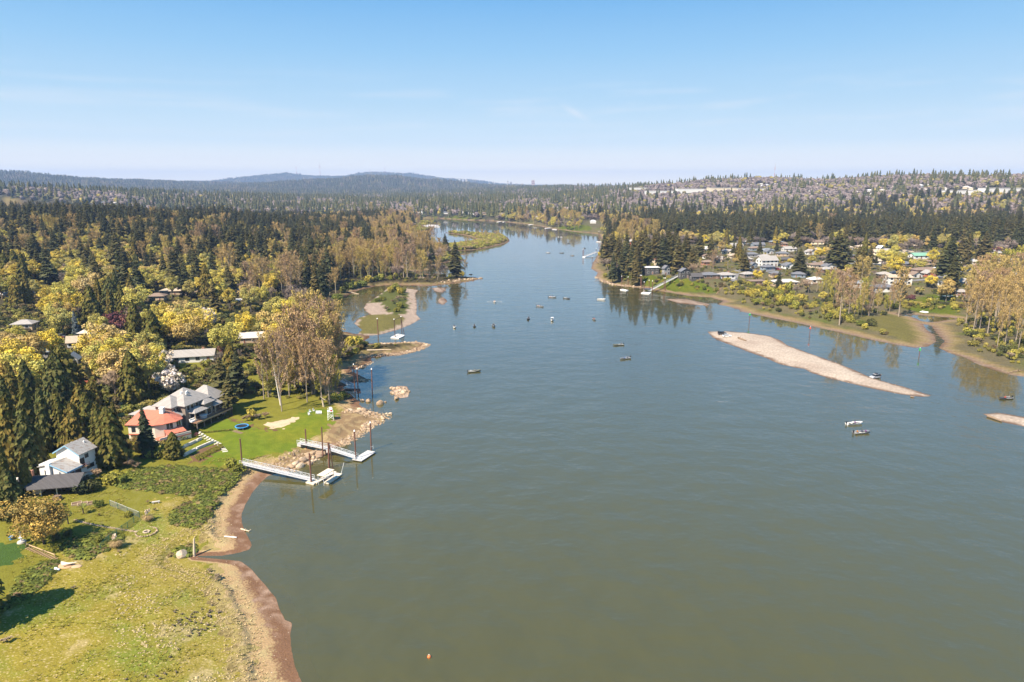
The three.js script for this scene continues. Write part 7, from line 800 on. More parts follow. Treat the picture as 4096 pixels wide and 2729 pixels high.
function boat(w, x, y, L, heading, hull, label, o = {}) {
  const p = onLevel(w, x, y, 0), W = o.wide || L * 0.34, D = o.deep || 0.85, key = [L, W, D].join(), t = thing(o.name || 'fishing_boat', label, 'boat', new THREE.Vector3(p.x, -0.06, p.z), THREE.MathUtils.degToRad(heading), o.group);
  part('hull', hullCache[key] || (hullCache[key] = hullGeo(L, W, D)), HULL[hull], t); part('floor', box(W * 0.6, 0.05, L * 0.7, 0, 0.2, -L * 0.1), insideM, t); for (const z of o.seats || [-0.28, 0.02, 0.22]) part('seat', box(W * 0.72, 0.12, 0.34, 0, 0.46, z * L), seatM, t);
  part('rub_rail', [box(0.06, 0.07, L * 0.55, -W / 2 * 0.96, D * 0.66, -L * 0.2), box(0.06, 0.07, L * 0.55, W / 2 * 0.96, D * 0.66, -L * 0.2)], hull === 'pale' ? black : capW, t); part('bow_deck', tris([[[-W * 0.34, D * 0.86, L * 0.28], [W * 0.34, D * 0.86, L * 0.28], [0, D * 1.0, L * 0.48]]]), HULL[hull], t);
  if (!o.noMotor) { const m = part('outboard_motor', box(0.34, 0.55, 0.42, 0, 0.95, -L / 2 - 0.12), black, t); part('motor_leg', box(0.12, 0.9, 0.16, 0, 0.35, -L / 2 - 0.14), black, m); }
  if (o.console) { part('console', box(W * 0.5, 0.6, 0.5, 0, 0.65, L * 0.12), white, t); part('windshield', box(W * 0.7, 0.5, 0.06, 0, 1.1, L * 0.16, 0, -0.4), glass, t); } if (o.top) { part('canopy', box(W * 0.9, 0.08, L * 0.32, 0, 1.9, -0.02 * L), white, t); for (const [a, b] of [[-1, -1], [1, -1], [1, 1], [-1, 1]]) part('canopy_post', bar([a * W * 0.4, 0.5, b * L * 0.14 - 0.02 * L], [a * W * 0.4, 1.88, b * L * 0.14 - 0.02 * L], 0.03), galv, t); }
  t.updateMatrixWorld(true); (o.crew || []).forEach(([dx, dz, pose, j, turn = 0, what]) => person(t.localToWorld(new THREE.Vector3(dx, pose === 'sit' ? 0.5 : 0.22, dz * L)), t.rotation.y + turn, pose, j, `${j} clad person ${pose === 'sit' ? 'seated' : 'standing'} in the ${label.replace(/ with .*$/, '').replace(/^small |^tiny /, '')}`.split(' ').slice(0, 16).join(' '))); return t;
}
boat('q', 518, 1145, 5.8, 107, 'olive', 'olive skiff drifting nearest in midriver', { crew: [[0.2, 0.02, 'sit', 'grey'], [-0.2, -0.28, 'sit', 'white']] });
boat('q', 2023, 868, 5.8, 285, 'olive', 'dark olive skiff lying broadside left of the sandbar', { crew: [[0, -0.28, 'sit', 'black']], deep: 0.8 });
boat('q', 2093, 1010, 5.8, 295, 'alum', 'grey aluminium skiff in front of the dark olive one', { crew: [[0, -0.28, 'sit', 'navy'], [0.1, 0.02, 'sit', 'blue']] });
boat('u', 265, 218, 6.0, 100, 'pale', 'upper white skiff of the pair below the sandbar', { crew: [[0, 0.02, 'sit', 'purple'], [0.1, -0.1, 'sit', 'white']] }); boat('u', 330, 298, 6.0, 100, 'alum', 'lower skiff of the pair below the sandbar', { crew: [[0, -0.28, 'sit', 'orange'], [0.15, 0.02, 'sit', 'navy'], [-0.1, 0.22, 'sit', 'purple']] });
boat('s', 2230, 668, 5.6, 280, 'dark', 'dark skiff under way at the right edge', { crew: [[0, -0.28, 'sit', 'grey'], [0, 0.02, 'sit', 'red']] });
boat('q', 308, 682, 5.4, 8, 'pale', 'white boat at the left end of the row in midriver', { deep: 1.1, console: 1 }); boat('q', 518, 672, 4.6, 5, 'dark', 'small dark boat second from the left in the row', { crew: [[0, 0.02, 'sit', 'black']] }); boat('q', 718, 668, 5.6, 6, 'alum', 'grey boat third in the row with a windshield', { console: 1, deep: 1.2, crew: [[0, -0.1, 'stand', 'grey']] });
boat('q', 1080, 594, 5.2, 350, 'dark', 'dark boat right of the row with a standing angler', { crew: [[0.2, 0, 'stand', 'navy'], [-0.1, -0.25, 'sit', 'grey']] }); boat('q', 1330, 608, 5.6, 355, 'pale', 'white boat with a canopy right of the row', { top: 1, console: 1, deep: 1.15 }); boat('q', 1770, 600, 4.6, 10, 'alum', 'small grey boat nearest the fir reflections', { crew: [[0, 0, 'sit', 'red']] });
boat('q', 1206, 464, 5.4, 60, 'alum', 'grey boat alone in the middle of the channel', { crew: [[0, 0, 'sit', 'black'], [0, -0.25, 'sit', 'red']] }); boat('q', 1335, 368, 5.6, 80, 'alum', 'left boat of the two beyond the channel', { crew: [[0, 0, 'stand', 'black'], [0, -0.25, 'sit', 'red']] }); boat('q', 1484, 380, 5.2, 60, 'dark', 'right boat of the two beyond the channel', { crew: [[0, 0, 'sit', 'grey']] }); boat('q', 1845, 393, 6.0, 75, 'pale', 'white moored boat off the river point', { console: 1, deep: 1.3 });
{ const b = boat('q', 728, 416, 5.2, 5, 'pale', 'white rowing boat with both oars spread wide', { noMotor: 1, name: 'rowing_boat', crew: [[0, 0, 'sit', 'orange']] }); for (const s of [-1, 1]) { const o = part('oar', bar([s * 0.7, 0.75, 0], [s * 4.2, 0.5, -0.5], 0.05), deckPale, b); part('blade', box(1.1, 0.06, 0.28, s * 4.6, 0.45, -0.55), white, o); } }
for (const [x, y, L, hd, hull, lab, who] of [[1183, 226, 6, 80, 'dark', 'dark boat beside the far wooded island', 'black'], [1380, 221, 5, 20, 'dark', 'small dark boat in the far middle reach', 'navy'], [1657, 284, 5, 10, 'pale', 'left of two small white boats off the far right shore', 'white'], [1687, 285, 5, 40, 'pale', 'right of two small white boats off the far right shore', 'red'], [1763, 353, 5, 60, 'dark', 'tiny dark boat below the two white ones', 'black'], [1933, 402, 5.4, 20, 'dark', 'dark boat just beyond the white gangway', 'navy'], [1553, 451, 5.4, 70, 'alum', 'left boat of the three before the white gangway', 'black'], [1695, 453, 5.4, 80, 'dark', 'middle boat of the three before the white gangway', 'navy'], [1805, 481, 4.8, 60, 'olive', 'right boat of the three before the white gangway', 'orange']]) boat('f', x, y, L, hd, hull, lab, { seats: [-0.2, 0.15], crew: [[0, 0, 'sit', who]] });
{ const p = onLevel('v', 986, 1511, 0), t = thing('buoy', 'small orange buoy floating near the bottom of the picture', 'buoy', p); part('float', new THREE.SphereGeometry(0.32, 14, 10).translate(0, 0.12, 0), M(0.75, 0.17, 0.04, 0.5), t); part('ring', new THREE.TorusGeometry(0.1, 0.03, 6, 12).translate(0, 0.5, 0), white, t); }
// ------------------------------------------------------------------ channel markers
for (const [x, y, tx, ty, col, lab] of [[501, 158, 503, 92, [0.04, 0.40, 0.10], 'green channel marker left of the sandbar'], [908, 246, 910, 180, [0.75, 0.10, 0.03], 'orange red channel marker behind the sandbar'], [1647, 384, 1650, 326, [0.04, 0.42, 0.10], 'green channel marker at the creek mouth']]) { const b = onLevel('s', x, y, 0), h = topHeight(b, 's', tx, ty), t = thing('channel_marker', lab, 'marker', b), red = col[0] > 0.5; part('post', bar([0, -2, 0], [0, h - 0.9, 0], 0.16, 8), rust, t); const s = new THREE.Shape(red ? [new THREE.Vector2(-0.75, 0), new THREE.Vector2(0.75, 0), new THREE.Vector2(0, 1.3)] : [new THREE.Vector2(-0.62, 0), new THREE.Vector2(0.62, 0), new THREE.Vector2(0.62, 1.2), new THREE.Vector2(-0.62, 1.2)]); const m = part('day_board', new THREE.ExtrudeGeometry(s, { depth: 0.1, bevelEnabled: false }).translate(0, h - 1.2, -0.05), M(...col, 0.6), t); m.rotation.y = -b.x / b.z * 0.8; part('day_board', new THREE.ExtrudeGeometry(s, { depth: 0.1, bevelEnabled: false }).rotateY(Math.PI / 2).translate(-0.05, h - 1.2, 0), M(...col, 0.6), t); part('light', bar([0, h - 0.2, 0], [0, h + 0.35, 0], 0.12), capW, t); }
// ------------------------------------------------------------------ cars
const tyre = M(0.02, 0.02, 0.02, 0.9), rimM = M(0.45, 0.45, 0.46, 0.35, 0.5), carGlass = M(0.02, 0.025, 0.03, 0.08), lampM = M(0.75, 0.74, 0.70, 0.2), tailM = M(0.4, 0.03, 0.03, 0.3);
function car(pos, turn, paint, label, o = {}) {
  const t = thing('car', label, 'car', pos, turn), L = 4.6, W = 1.8, hgt = o.low ? 1.42 : 1.72, shape = (pts) => { const s = new THREE.Shape(pts.map(([a, b]) => new THREE.Vector2(a, b))); const g = new THREE.ExtrudeGeometry(s, { depth: W - 0.16, bevelEnabled: true, bevelSize: 0.08, bevelThickness: 0.08, bevelSegments: 2 }); g.translate(0, 0, -(W - 0.16) / 2); g.rotateY(-Math.PI / 2); return g; };
  part('body', shape([[-L / 2 + 0.1, 0.38], [L / 2 - 0.1, 0.38], [L / 2, 0.75], [L / 2 - 0.15, 0.92], [L / 2 - 1.15, 1.0], [-L / 2 + 0.1, 1.0], [-L / 2, 0.7]]), paint, t); part('cabin', shape([[-L / 2 + (o.low ? 0.5 : 0.15), 0.98], [L / 2 - 1.2, 0.98], [L / 2 - 1.85, hgt], [-L / 2 + (o.low ? 1.1 : 0.35), hgt]]), carGlass, t); part('roof', box(W - 0.25, 0.09, L * 0.46, 0, hgt + 0.09, -0.35), paint, t);
  for (const [sx, sz] of [[-1, 1], [1, 1], [-1, -1], [1, -1]]) { const g = new THREE.CylinderGeometry(0.36, 0.36, 0.24, 14); g.rotateZ(Math.PI / 2); g.translate(sx * (W / 2 - 0.1), 0.36, sz * 1.4); const wl = part('wheel', g, tyre, t); const r = new THREE.CylinderGeometry(0.2, 0.2, 0.26, 10); r.rotateZ(Math.PI / 2); r.translate(sx * (W / 2 - 0.09), 0.36, sz * 1.4); part('rim', r, rimM, wl); }
  for (const s of [-1, 1]) { part('headlight', box(0.36, 0.16, 0.06, s * 0.6, 0.74, L / 2 + 0.06), lampM, t); part('tail_light', box(0.2, 0.24, 0.06, s * 0.72, 0.82, -L / 2 - 0.04), tailM, t); } if (o.hatch) part('open_hatch', box(1.5, 0.07, 1.1, 0, hgt + 0.35, -L / 2 - 0.3, 0, 0.35), paint, t); if (o.rack) part('roof_rack', [box(1.5, 0.07, 0.07, 0, hgt + 0.24, 0.1), box(1.5, 0.07, 0.07, 0, hgt + 0.24, -0.9), box(1.2, 0.22, 1.0, 0, hgt + 0.36, -0.4)], black, t); return t;
}
const paint = (r, g, b) => new THREE.MeshPhysicalMaterial({ color: new THREE.Color().setRGB(r, g, b), roughness: 0.4, clearcoat: 0.8, clearcoatRoughness: 0.1 });
const pBlack = paint(0.02, 0.022, 0.026), pWhite = paint(0.72, 0.72, 0.70), pSilver = paint(0.42, 0.43, 0.45), pRed = paint(0.34, 0.02, 0.02), pGrey = paint(0.12, 0.125, 0.13), pBlue = paint(0.06, 0.12, 0.25);
car(at('s', 318, 233), 1.75, pBlack, 'black car with open rear hatch on the sandbar', { hatch: 1 }); car(at('s', 349, 250), 1.6, pWhite, 'white car parked beside the black one on the sandbar', { low: 1 }); car(at('s', 1350, 528), -1.15, pSilver, 'silver off-roader with roof rack on the narrow sandbar', { rack: 1 });
{ const p = at('s', 1387, 528); person(p, 1, 'stand', 'black', 'person in dark clothes standing behind the silver off-roader'); }
for (const [w, x, y, a, pt, lab] of [['g', 2160, 480, 1.2, pSilver, 'silver car beside the slate roofed white gable'], ['g', 2120, 522, 1.4, pRed, 'red car in the street by the slate roofs'], ['g', 1965, 515, 1.5, pBlue, 'blue car before the big dormered house'], ['t', 1830, 440, 1.5, pWhite, 'white van on the pale roofed drive'], ['t', 1835, 425, 1.4, pSilver, 'silver car behind the white van'], ['t', 1150, 485, 1.5, pWhite, 'white car in the carport by the orange fence'], ['t', 2120, 305, 1.5, pWhite, 'white car below the brown roof at right'], ['t', 1040, 170, 1.5, pWhite, 'white car at the back of the suburb'], ['p', 420, 610, 1.2, pRed, 'dark red car parked in the left woods'], ['p', 410, 590, 1.2, pGrey, 'grey car behind the dark red one']]) car(at(w, x, y), a, pt, lab);
// utility poles along the suburb streets
for (const [w, x, y, ty, lab] of [['g', 1595, 530, 430, 'white utility pole above the bank houses'], ['g', 1945, 410, 362, 'utility pole beside the round cedar'], ['g', 1597, 380, 312, 'utility pole behind the second house row'], ['t', 1412, 500, 412, 'street light pole before the tall bank firs'], ['t', 1222, 360, 295, 'street light by the green roof'], ['t', 1205, 525, 470, 'timber pole by the clipped hedge']]) { const b = at(w, x, y), h = Math.max(6, topHeight(b, w, x, ty)), t = thing('utility_pole', lab, 'pole', b); part('pole', bar([0, -0.5, 0], [0, h, 0], 0.2, 7, 0.14), barkPale, t); part('crossarm', box(2.2, 0.16, 0.14, 0, h - 0.7, 0), barkGrey, t); }
// clipped hedges
const hedgeM = leafMat(0.052, 0.062, 0.018); function hedge(A, B, w, h, label) { const R = rng(Math.round(A.x * 7 + B.z)), L = new Leaves(), l = A.distanceTo(B), n = Math.round(l * h * 26); for (let i = 0; i < n; i++) { const u = R() * l, f = R(), v = 0.65 + 0.7 * R(), e = ball(R); let p, nn; if (f < 0.36) { p = [(R() - 0.5) * w, h * (0.97 + 0.06 * R()), u]; nn = [0, 1, 0]; } else { const s = f < 0.68 ? 1 : -1; p = [s * w / 2 * (0.95 + 0.1 * R()), h * R(), u]; nn = [s, 0.2, 0]; } L.kite(p, 0.2 + 0.12 * R(), unit(nn[0] + e[0] * 0.5, nn[1] + e[1] * 0.5, nn[2] + e[2] * 0.5), ball(R), [v, v, v]); } const o = thing('hedge', label, 'hedge', A, Math.atan2(B.x - A.x, B.z - A.z)); part('foliage', L.geometry(), hedgeM, o); part('core', box(w * 0.9, h * 0.94, l, 0, h * 0.46, l / 2), barkDark, o); return o; }
for (const [w, x0, y0, x1, y1, h, lab] of [['t', 1070, 510, 1195, 516, 2.4, 'dark clipped hedge below the carport'], ['t', 1050, 440, 1180, 446, 2.4, 'clipped hedge right of the great bare tree'], ['t', 1050, 588, 1150, 600, 3.4, 'tall clipped hedge beside the long balconied house'], ['t', 1400, 775, 1625, 778, 3.0, 'long clipped hedge above the green creek bank'], ['t', 45, 185, 130, 190, 2.6, 'clipped hedge at the back left of the suburb'], ['g', 822, 552, 905, 556, 3.2, 'square clipped hedge right of the flat roofed house'], ['t', 1460, 880, 1640, 892, 1.4, 'low dark hedge on the green creek bank'], ['t', 2290, 320, 2353, 330, 2.8, 'clipped hedge at the right edge']]) hedge(at(w, x0, y0), at(w, x1, y1), 1.8, h, lab);
// ------------------------------------------------------------------ rocks: riprap, groynes, boulders
const KR = rng(606);
function rockGeo(seed) { const R = rng(seed), g = new THREE.IcosahedronGeometry(1, 1), p = g.attributes.position, s = [1 + 0.5 * R(), 0.62 + 0.25 * R(), 0.8 + 0.4 * R()], cuts = []; for (let i = 0; i < 6; i++) cuts.push([unit(...ball(R)), 0.62 + 0.25 * R()]); for (let i = 0; i < p.count; i++) { let v = [p.getX(i), p.getY(i), p.getZ(i)]; for (const [n, d] of cuts) { const q = v[0] * n[0] + v[1] * n[1] + v[2] * n[2]; if (q > d) v = v.map((c, k) => c - n[k] * (q - d)); } p.setXYZ(i, v[0] * s[0] * 0.5, v[1] * s[1] * 0.5, v[2] * s[2] * 0.5); } g.computeVertexNormals(); return g; }
const ROCK = [1, 2, 3, 4, 5, 6].map((s) => rockGeo(900 + s)), rockM = [[0.30, 0.215, 0.135], [0.37, 0.27, 0.175], [0.24, 0.175, 0.12], [0.42, 0.335, 0.235]].map((c) => { const m = new THREE.MeshStandardMaterial({ map: noisy(...c, 0.4, 5), roughness: 0.95 }); return m; });
function rock(p, s, label, group) { const m = single('boulder', ROCK[Math.floor(KR() * 6)], rockM[Math.floor(KR() * 4)], label, 'boulder', new THREE.Vector3(p.x, p.y + s * 0.12, p.z), KR() * 6.28, group); m.scale.set(s, s * (0.8 + 0.4 * KR()), s); return m; }
massOf('rubble', (() => { const g = ROCK[0].clone(); const n = g.attributes.position.count, c = new Float32Array(n * 3).fill(1); g.setAttribute('color', new THREE.BufferAttribute(c, 3)); g.deleteAttribute('uv'); return g; })(), 'small broken stones scattered between the boulders on the shores', 'rubble');
const rubC = [[0.30, 0.215, 0.135], [0.36, 0.27, 0.18], [0.24, 0.175, 0.12]];
function rocks(view, pts, width, n, size, label, group, small = 0) {       // boulders strewn along a line read off the photograph
  const P = []; for (let i = 0; i < pts.length; i += 2) P.push(at(view, pts[i], pts[i + 1])); const seg = () => { const i = Math.floor(KR() * (P.length - 1)), t = KR(); return P[i].clone().lerp(P[i + 1], t); };
  const put = (f) => { for (let k = 0; k < 8; k++) { const q = seg(); q.x += (KR() - 0.5) * width; q.z += (KR() - 0.5) * width; q.y = terr(q.x, q.z); if (q.y > -0.35 && q.y < 4) { f(q); return; } } };
  for (let i = 0; i < n; i++) put((q) => rock(q, lerp(size[0], size[1], KR() ** 2), label, group)); for (let i = 0; i < small; i++) put((q) => sow('rubble', q.x, Math.max(q.y, -0.05), q.z, 0.3 + 0.6 * KR(), 0.3 + 0.45 * KR(), rubC[Math.floor(KR() * 3)]));
}
rocks('v', [664, 1078, 690, 1066, 715, 1055, 735, 1040], 4.5, 46, [0.7, 2.3], 'tan boulder of the bank below the second gangway', 'boulders below the second gangway', 120);
rocks('v', [600, 1076, 640, 1066, 668, 1052, 690, 1040], 4, 8, [0.4, 0.8], 'small stone on the soil slope by the near gangway', 'stones on the soil slope', 90);
rocks('v', [872, 970, 850, 975, 838, 990, 812, 1008, 780, 1022], 4, 26, [0.5, 1.3], 'stone on the shore left of the second dock', 'stones on the shore by the second dock', 420); rocks('v', [800, 945, 830, 945, 860, 955, 885, 958], 6, 22, [0.7, 2.0], 'boulder of the rocky corner above the second dock', 'boulders of the rocky corner', 300);
rocks('v', [905, 893, 925, 892, 935, 903, 920, 910, 908, 903], 3.2, 34, [0.8, 2.2], 'boulder of the small rock islet', 'boulders of the small rock islet', 90);
rocks('d', [480, 1180, 700, 1160, 900, 1150, 1100, 1115, 1230, 1070, 1280, 1030], 4, 40, [0.6, 1.5], 'boulder along the near edge of the groyne', 'boulders of the groyne', 520); rocks('d', [680, 1020, 900, 1012, 1100, 1006, 1200, 1012], 5, 14, [0.6, 1.5], 'boulder along the far edge of the groyne', 'boulders of the groyne far edge', 200);
rocks('d', [420, 1335, 500, 1300, 580, 1250], 3, 12, [0.6, 1.4], 'boulder at the waterline left of the groyne', 'boulders left of the groyne', 80); rocks('d', [380, 1470, 460, 1480, 540, 1482], 4, 16, [0.7, 1.7], 'boulder by the tall pilings', 'boulders by the tall pilings', 80);
rocks('d', [1400, 250, 1600, 235, 1800, 215, 1940, 200], 4, 30, [1.0, 2.4], 'boulder along the far rock spit', 'boulders of the far rock spit', 160); rocks('d', [1080, 195, 1200, 190, 1320, 180], 10, 10, [1.0, 2.0], 'boulder at the root of the far spit', 'boulders at the root of the far spit', 160); rocks('g', [220, 595, 300, 645, 400, 675, 520, 690, 660, 700], 4, 34, [0.9, 2.2], 'boulder along the shore of the river point', 'boulders on the river point shore', 320);
for (const [x, y, s, lab] of [[1722, 326, 1.6, 'flat boulder in the water nearest the sand spit'], [1802, 334, 2.0, 'low boulder in the water off the sand spit'], [1940, 364, 2.6, 'large rounded boulder alone in the water'], [2148, 304, 2.0, 'rounded boulder in the water by the rock islet'], [2010, 342, 0.9, 'small boulder in the water behind the large one'], [2070, 494, 1.4, 'flat stone at the water off the rocky corner'], [2030, 492, 1.1, 'small flat stone beside the rocky corner']]) { const p = onLevel('c', x, y, 0); p.y = 0.05; rock(p, s, lab); }
for (let i = 0; i < 700; i++) { const [x, z] = flat(...pix('s', 240 + KR() * 1450, 215 + KR() * 430)), [d, k] = shoreAt(x, z); if (k === 'sand' && d > -0.3) sow('rubble', x, Math.max(0, terrOf(x, z, d, k)), z, 0.2 + 0.35 * KR(), 0.15 + 0.25 * KR(), KR() < 0.5 ? [0.42, 0.34, 0.26] : [0.30, 0.24, 0.185]); }
for (let i = 0; i < 1500; i++) { const x = lerp(-100, -14, KR()), z = lerp(-185, -84, KR()), [d, k] = shoreAt(x, z); if (k === 'left' && d > 0.1 && d < 9) sow('rubble', x, terrOf(x, z, d, k), z, 0.10 + 0.22 * KR() * KR(), 0.08 + 0.15 * KR(), KR() < 0.3 ? [0.50, 0.42, 0.32] : KR() < 0.6 ? [0.22, 0.14, 0.09] : [0.36, 0.27, 0.18]); }
// ------------------------------------------------------------------ driftwood, logs, stumps
const drift = new THREE.MeshStandardMaterial({ map: noisy(0.55, 0.44, 0.31, 0.25, 6), roughness: 0.95 }), driftD = M(0.22, 0.155, 0.10);
function log(A, B, r, label, mat = drift, branch) { const c = A.clone(), t = thing('driftwood_log', label, 'log', c), e = B.clone().sub(A); part('trunk', bar([0, r * 0.7, 0], [e.x, e.y + r * 0.6, e.z], r, 8, r * 0.6), mat, t); for (const [s, dx, dy, dz] of branch || [[0.7, 0.6, 0.5, 0.3]]) part('branch', bar([e.x * s, e.y * s + r * 0.6, e.z * s], [e.x * s + dx, e.y * s + dy, e.z * s + dz], r * 0.45, 6, r * 0.2), mat, t); return t; }
log(at('b', 1890, 232), at('b', 1955, 250), 0.2, 'forked pale driftwood at the edge of the beach', drift, [[0.45, 0.5, 0.7, 0.4], [0.6, -0.3, 0.3, 0.8], [0.95, 0.5, 0.5, -0.2]]);
{ const A = at('b', 1760, 291), B = at('b', 1856, 299), t = thing('beam', 'straight white beam lying on the beach', 'beam', A); A.y += 0.1; t.position.copy(A); const e = B.clone().sub(A); part('beam_body', beam([0, 0.05, 0], [e.x, e.y + 0.15, e.z], 0.22, 0.16), white, t); }
{ const b = at('b', 1522, 442), t = thing('broken_post', 'leaning split post at the mouth of the little stream', 'post', b); part('shaft', bar([0, -0.5, 0], [0.25, 4.0, -0.3], 0.32, 8, 0.2), drift, t); part('splinter', bar([0.2, 3.6, -0.2], [0.45, 4.6, -0.3], 0.14, 5, 0.04), drift, t); }
{ const p = at('b', 1425, 440); rock(p, 2.6, 'pale flat boulder left of the split post'); }
log(at('d', 525, 1108), at('d', 830, 1100), 0.34, 'long pale log lying on the groyne'); log(at('d', 285, 372), at('d', 425, 398), 0.3, 'pale log slanting into the lagoon', drift); log(at('d', 1020, 438), at('d', 1095, 468), 0.28, 'weathered log on the low island beach', driftD); log(at('s', 430, 262), at('s', 480, 278), 0.55, 'tangled driftwood stump on the sandbar', driftD, [[0.1, -1.0, 1.4, 0.4], [0.15, -1.2, 0.8, -0.8], [0.1, 0.3, 1.6, 0.6], [0.3, 0.8, 1.0, 0.3]]); log(at('s', 2110, 790), at('s', 2205, 824), 0.5, 'thick log at the edge of the second sandbar', driftD); log(onLevel('s', 1590, 655, 0), onLevel('s', 1612, 660, 0), 0.3, 'dark stub of wood in the shallows by the sandbar tip', driftD); log(at('s', 1050, 100), at('s', 1000, 92), 0.2, 'pale log on the beach below the willows'); log(at('s', 2240, 495), at('s', 2340, 478), 0.3, 'grey branches lying on the right bank', driftD, [[0.3, 1.5, 1.2, 0.5], [0.6, 1.2, 1.4, -0.6], [0.8, -1, 1.1, 0.8]]); log(at('g', 1350, 893), at('g', 1388, 908), 0.3, 'dark log at the tip of the small bar', driftD); log(at('s', 548, 350), at('s', 580, 352), 0.15, 'thin stick lying on the sandbar', driftD);
{ const b = at('c', 1238, 400), t = thing('broken_stump', 'broken pale tree stump at the top of the lawn', 'stump', b); part('trunk', bar([0, -0.3, 0], [-0.5, 3.4, 0], 0.35, 7, 0.26), drift, t); part('limb', bar([-0.5, 3.2, 0], [1.0, 2.6, 0.4], 0.16, 5, 0.06), drift, t); part('limb', bar([-0.5, 3.3, 0], [-1.1, 4.0, -0.2], 0.18, 5, 0.05), drift, t); }
{ const b = at('p', 1888, 1045), h = topHeight(b, 'p', 1855, 770), t = thing('dead_trunk', 'tall bare white trunk standing above the lawn', 'tree', b); part('trunk', bar([0, -0.5, 0], [-1.6, h, 0], 0.30, 7, 0.12), M(0.62, 0.57, 0.50), t); for (let k = 0; k < 7; k++) part('branch', bar([-1.6 * (0.5 + k * 0.07), h * (0.5 + 0.07 * k), 0], [-1.6 * (0.5 + k * 0.07) + (k % 2 ? 1.3 : -1.2), h * (0.54 + 0.07 * k), 0.5], 0.07, 4, 0.02), barkGrey, t); }
// ------------------------------------------------------------------ on the lawn
{ // trampoline
  const p = at('c', 213, 672), t = thing('trampoline', 'round trampoline with a blue pad on the lawn', 'trampoline', p); part('pad', new THREE.TorusGeometry(1.95, 0.2, 8, 30).rotateX(Math.PI / 2).scale(1, 0.45, 1).translate(0, 0.85, 0), M(0.04, 0.28, 0.62, 0.5), t); part('mat', new THREE.CylinderGeometry(1.85, 1.85, 0.04, 30).translate(0, 0.84, 0), black, t); for (let k = 0; k < 6; k++) { const a = k / 6 * 6.28; part('leg', bar([Math.cos(a) * 1.9, -0.2, Math.sin(a) * 1.9], [Math.cos(a) * 1.9, 0.84, Math.sin(a) * 1.9], 0.05), galv, t); }
  // lookout chair
  const q = at('c', 1325, 558), s = thing('lifeguard_chair', 'white lattice lifeguard chair at the edge of the lawn', 'chair', q, 0.3), b = []; const c = [[-0.95, -0.95], [0.95, -0.95], [0.95, 0.95], [-0.95, 0.95]]; for (const [x, z] of c) part('leg', bar([x, -0.2, z], [x * 0.8, 2.9, z * 0.8], 0.07), white, s); for (let i = 0; i < 4; i++) { const a = c[i], d = c[(i + 1) % 4]; part('brace', [bar([a[0], 0.3, a[1]], [d[0] * 0.85, 1.5, d[1] * 0.85], 0.05), bar([d[0], 0.3, d[1]], [a[0] * 0.85, 1.5, a[1] * 0.85], 0.05), bar([a[0] * 0.92, 1.5, a[1] * 0.92], [d[0] * 0.8, 2.7, d[1] * 0.8], 0.05), bar([a[0] * 0.92, 1.5, a[1] * 0.92], [d[0] * 0.92, 1.5, d[1] * 0.92], 0.05)], white, s); } part('platform', box(1.9, 0.14, 1.9, 0, 2.95, 0), white, s); part('seat', box(1.0, 0.12, 0.6, 0.1, 3.4, -0.1), white, s); part('backrest', box(1.0, 0.9, 0.1, 0.1, 3.8, -0.4), white, s); part('red_cross_board', box(0.6, 0.6, 0.05, 0.3, 3.4, 0.75), M(0.5, 0.04, 0.04), s); part('rail', [bar([-0.8, 3.0, 0.8], [-0.8, 3.9, 0.8], 0.05), bar([0.8, 3.0, 0.8], [0.8, 3.9, 0.8], 0.05), bar([-0.8, 3.85, 0.8], [-0.8, 3.85, -0.8], 0.05), bar([0.8, 3.85, 0.8], [0.8, 3.85, -0.8], 0.05)], white, s);
  // white lawn chairs
  const chair = (pos, a, label, g) => { const o = thing('lawn_chair', label, 'chair', pos, a, g); part('seat', box(0.6, 0.1, 0.55, 0, 0.4, 0), white, o); part('backrest', box(0.6, 0.7, 0.08, 0, 0.75, -0.27), white, o); for (const [x, z] of [[-0.26, 0.22], [0.26, 0.22], [-0.26, -0.24], [0.26, -0.24]]) part('leg', box(0.07, 0.4, 0.07, x, 0.2, z), white, o); }; ['leftmost', 'second', 'third', 'rightmost'].forEach((n, k) => chair(at('c', 1150 + k * 17, 490), 0.2, `${n} of the white chairs in a row on the lawn`)); chair(at('c', 1070, 472), 1, 'upper white chair left of the chair row'); chair(at('c', 1114, 456), 1.4, 'white chair farthest back on the lawn'); chair(at('c', 1054, 506), 0.6, 'lower white chair left of the chair row');
}
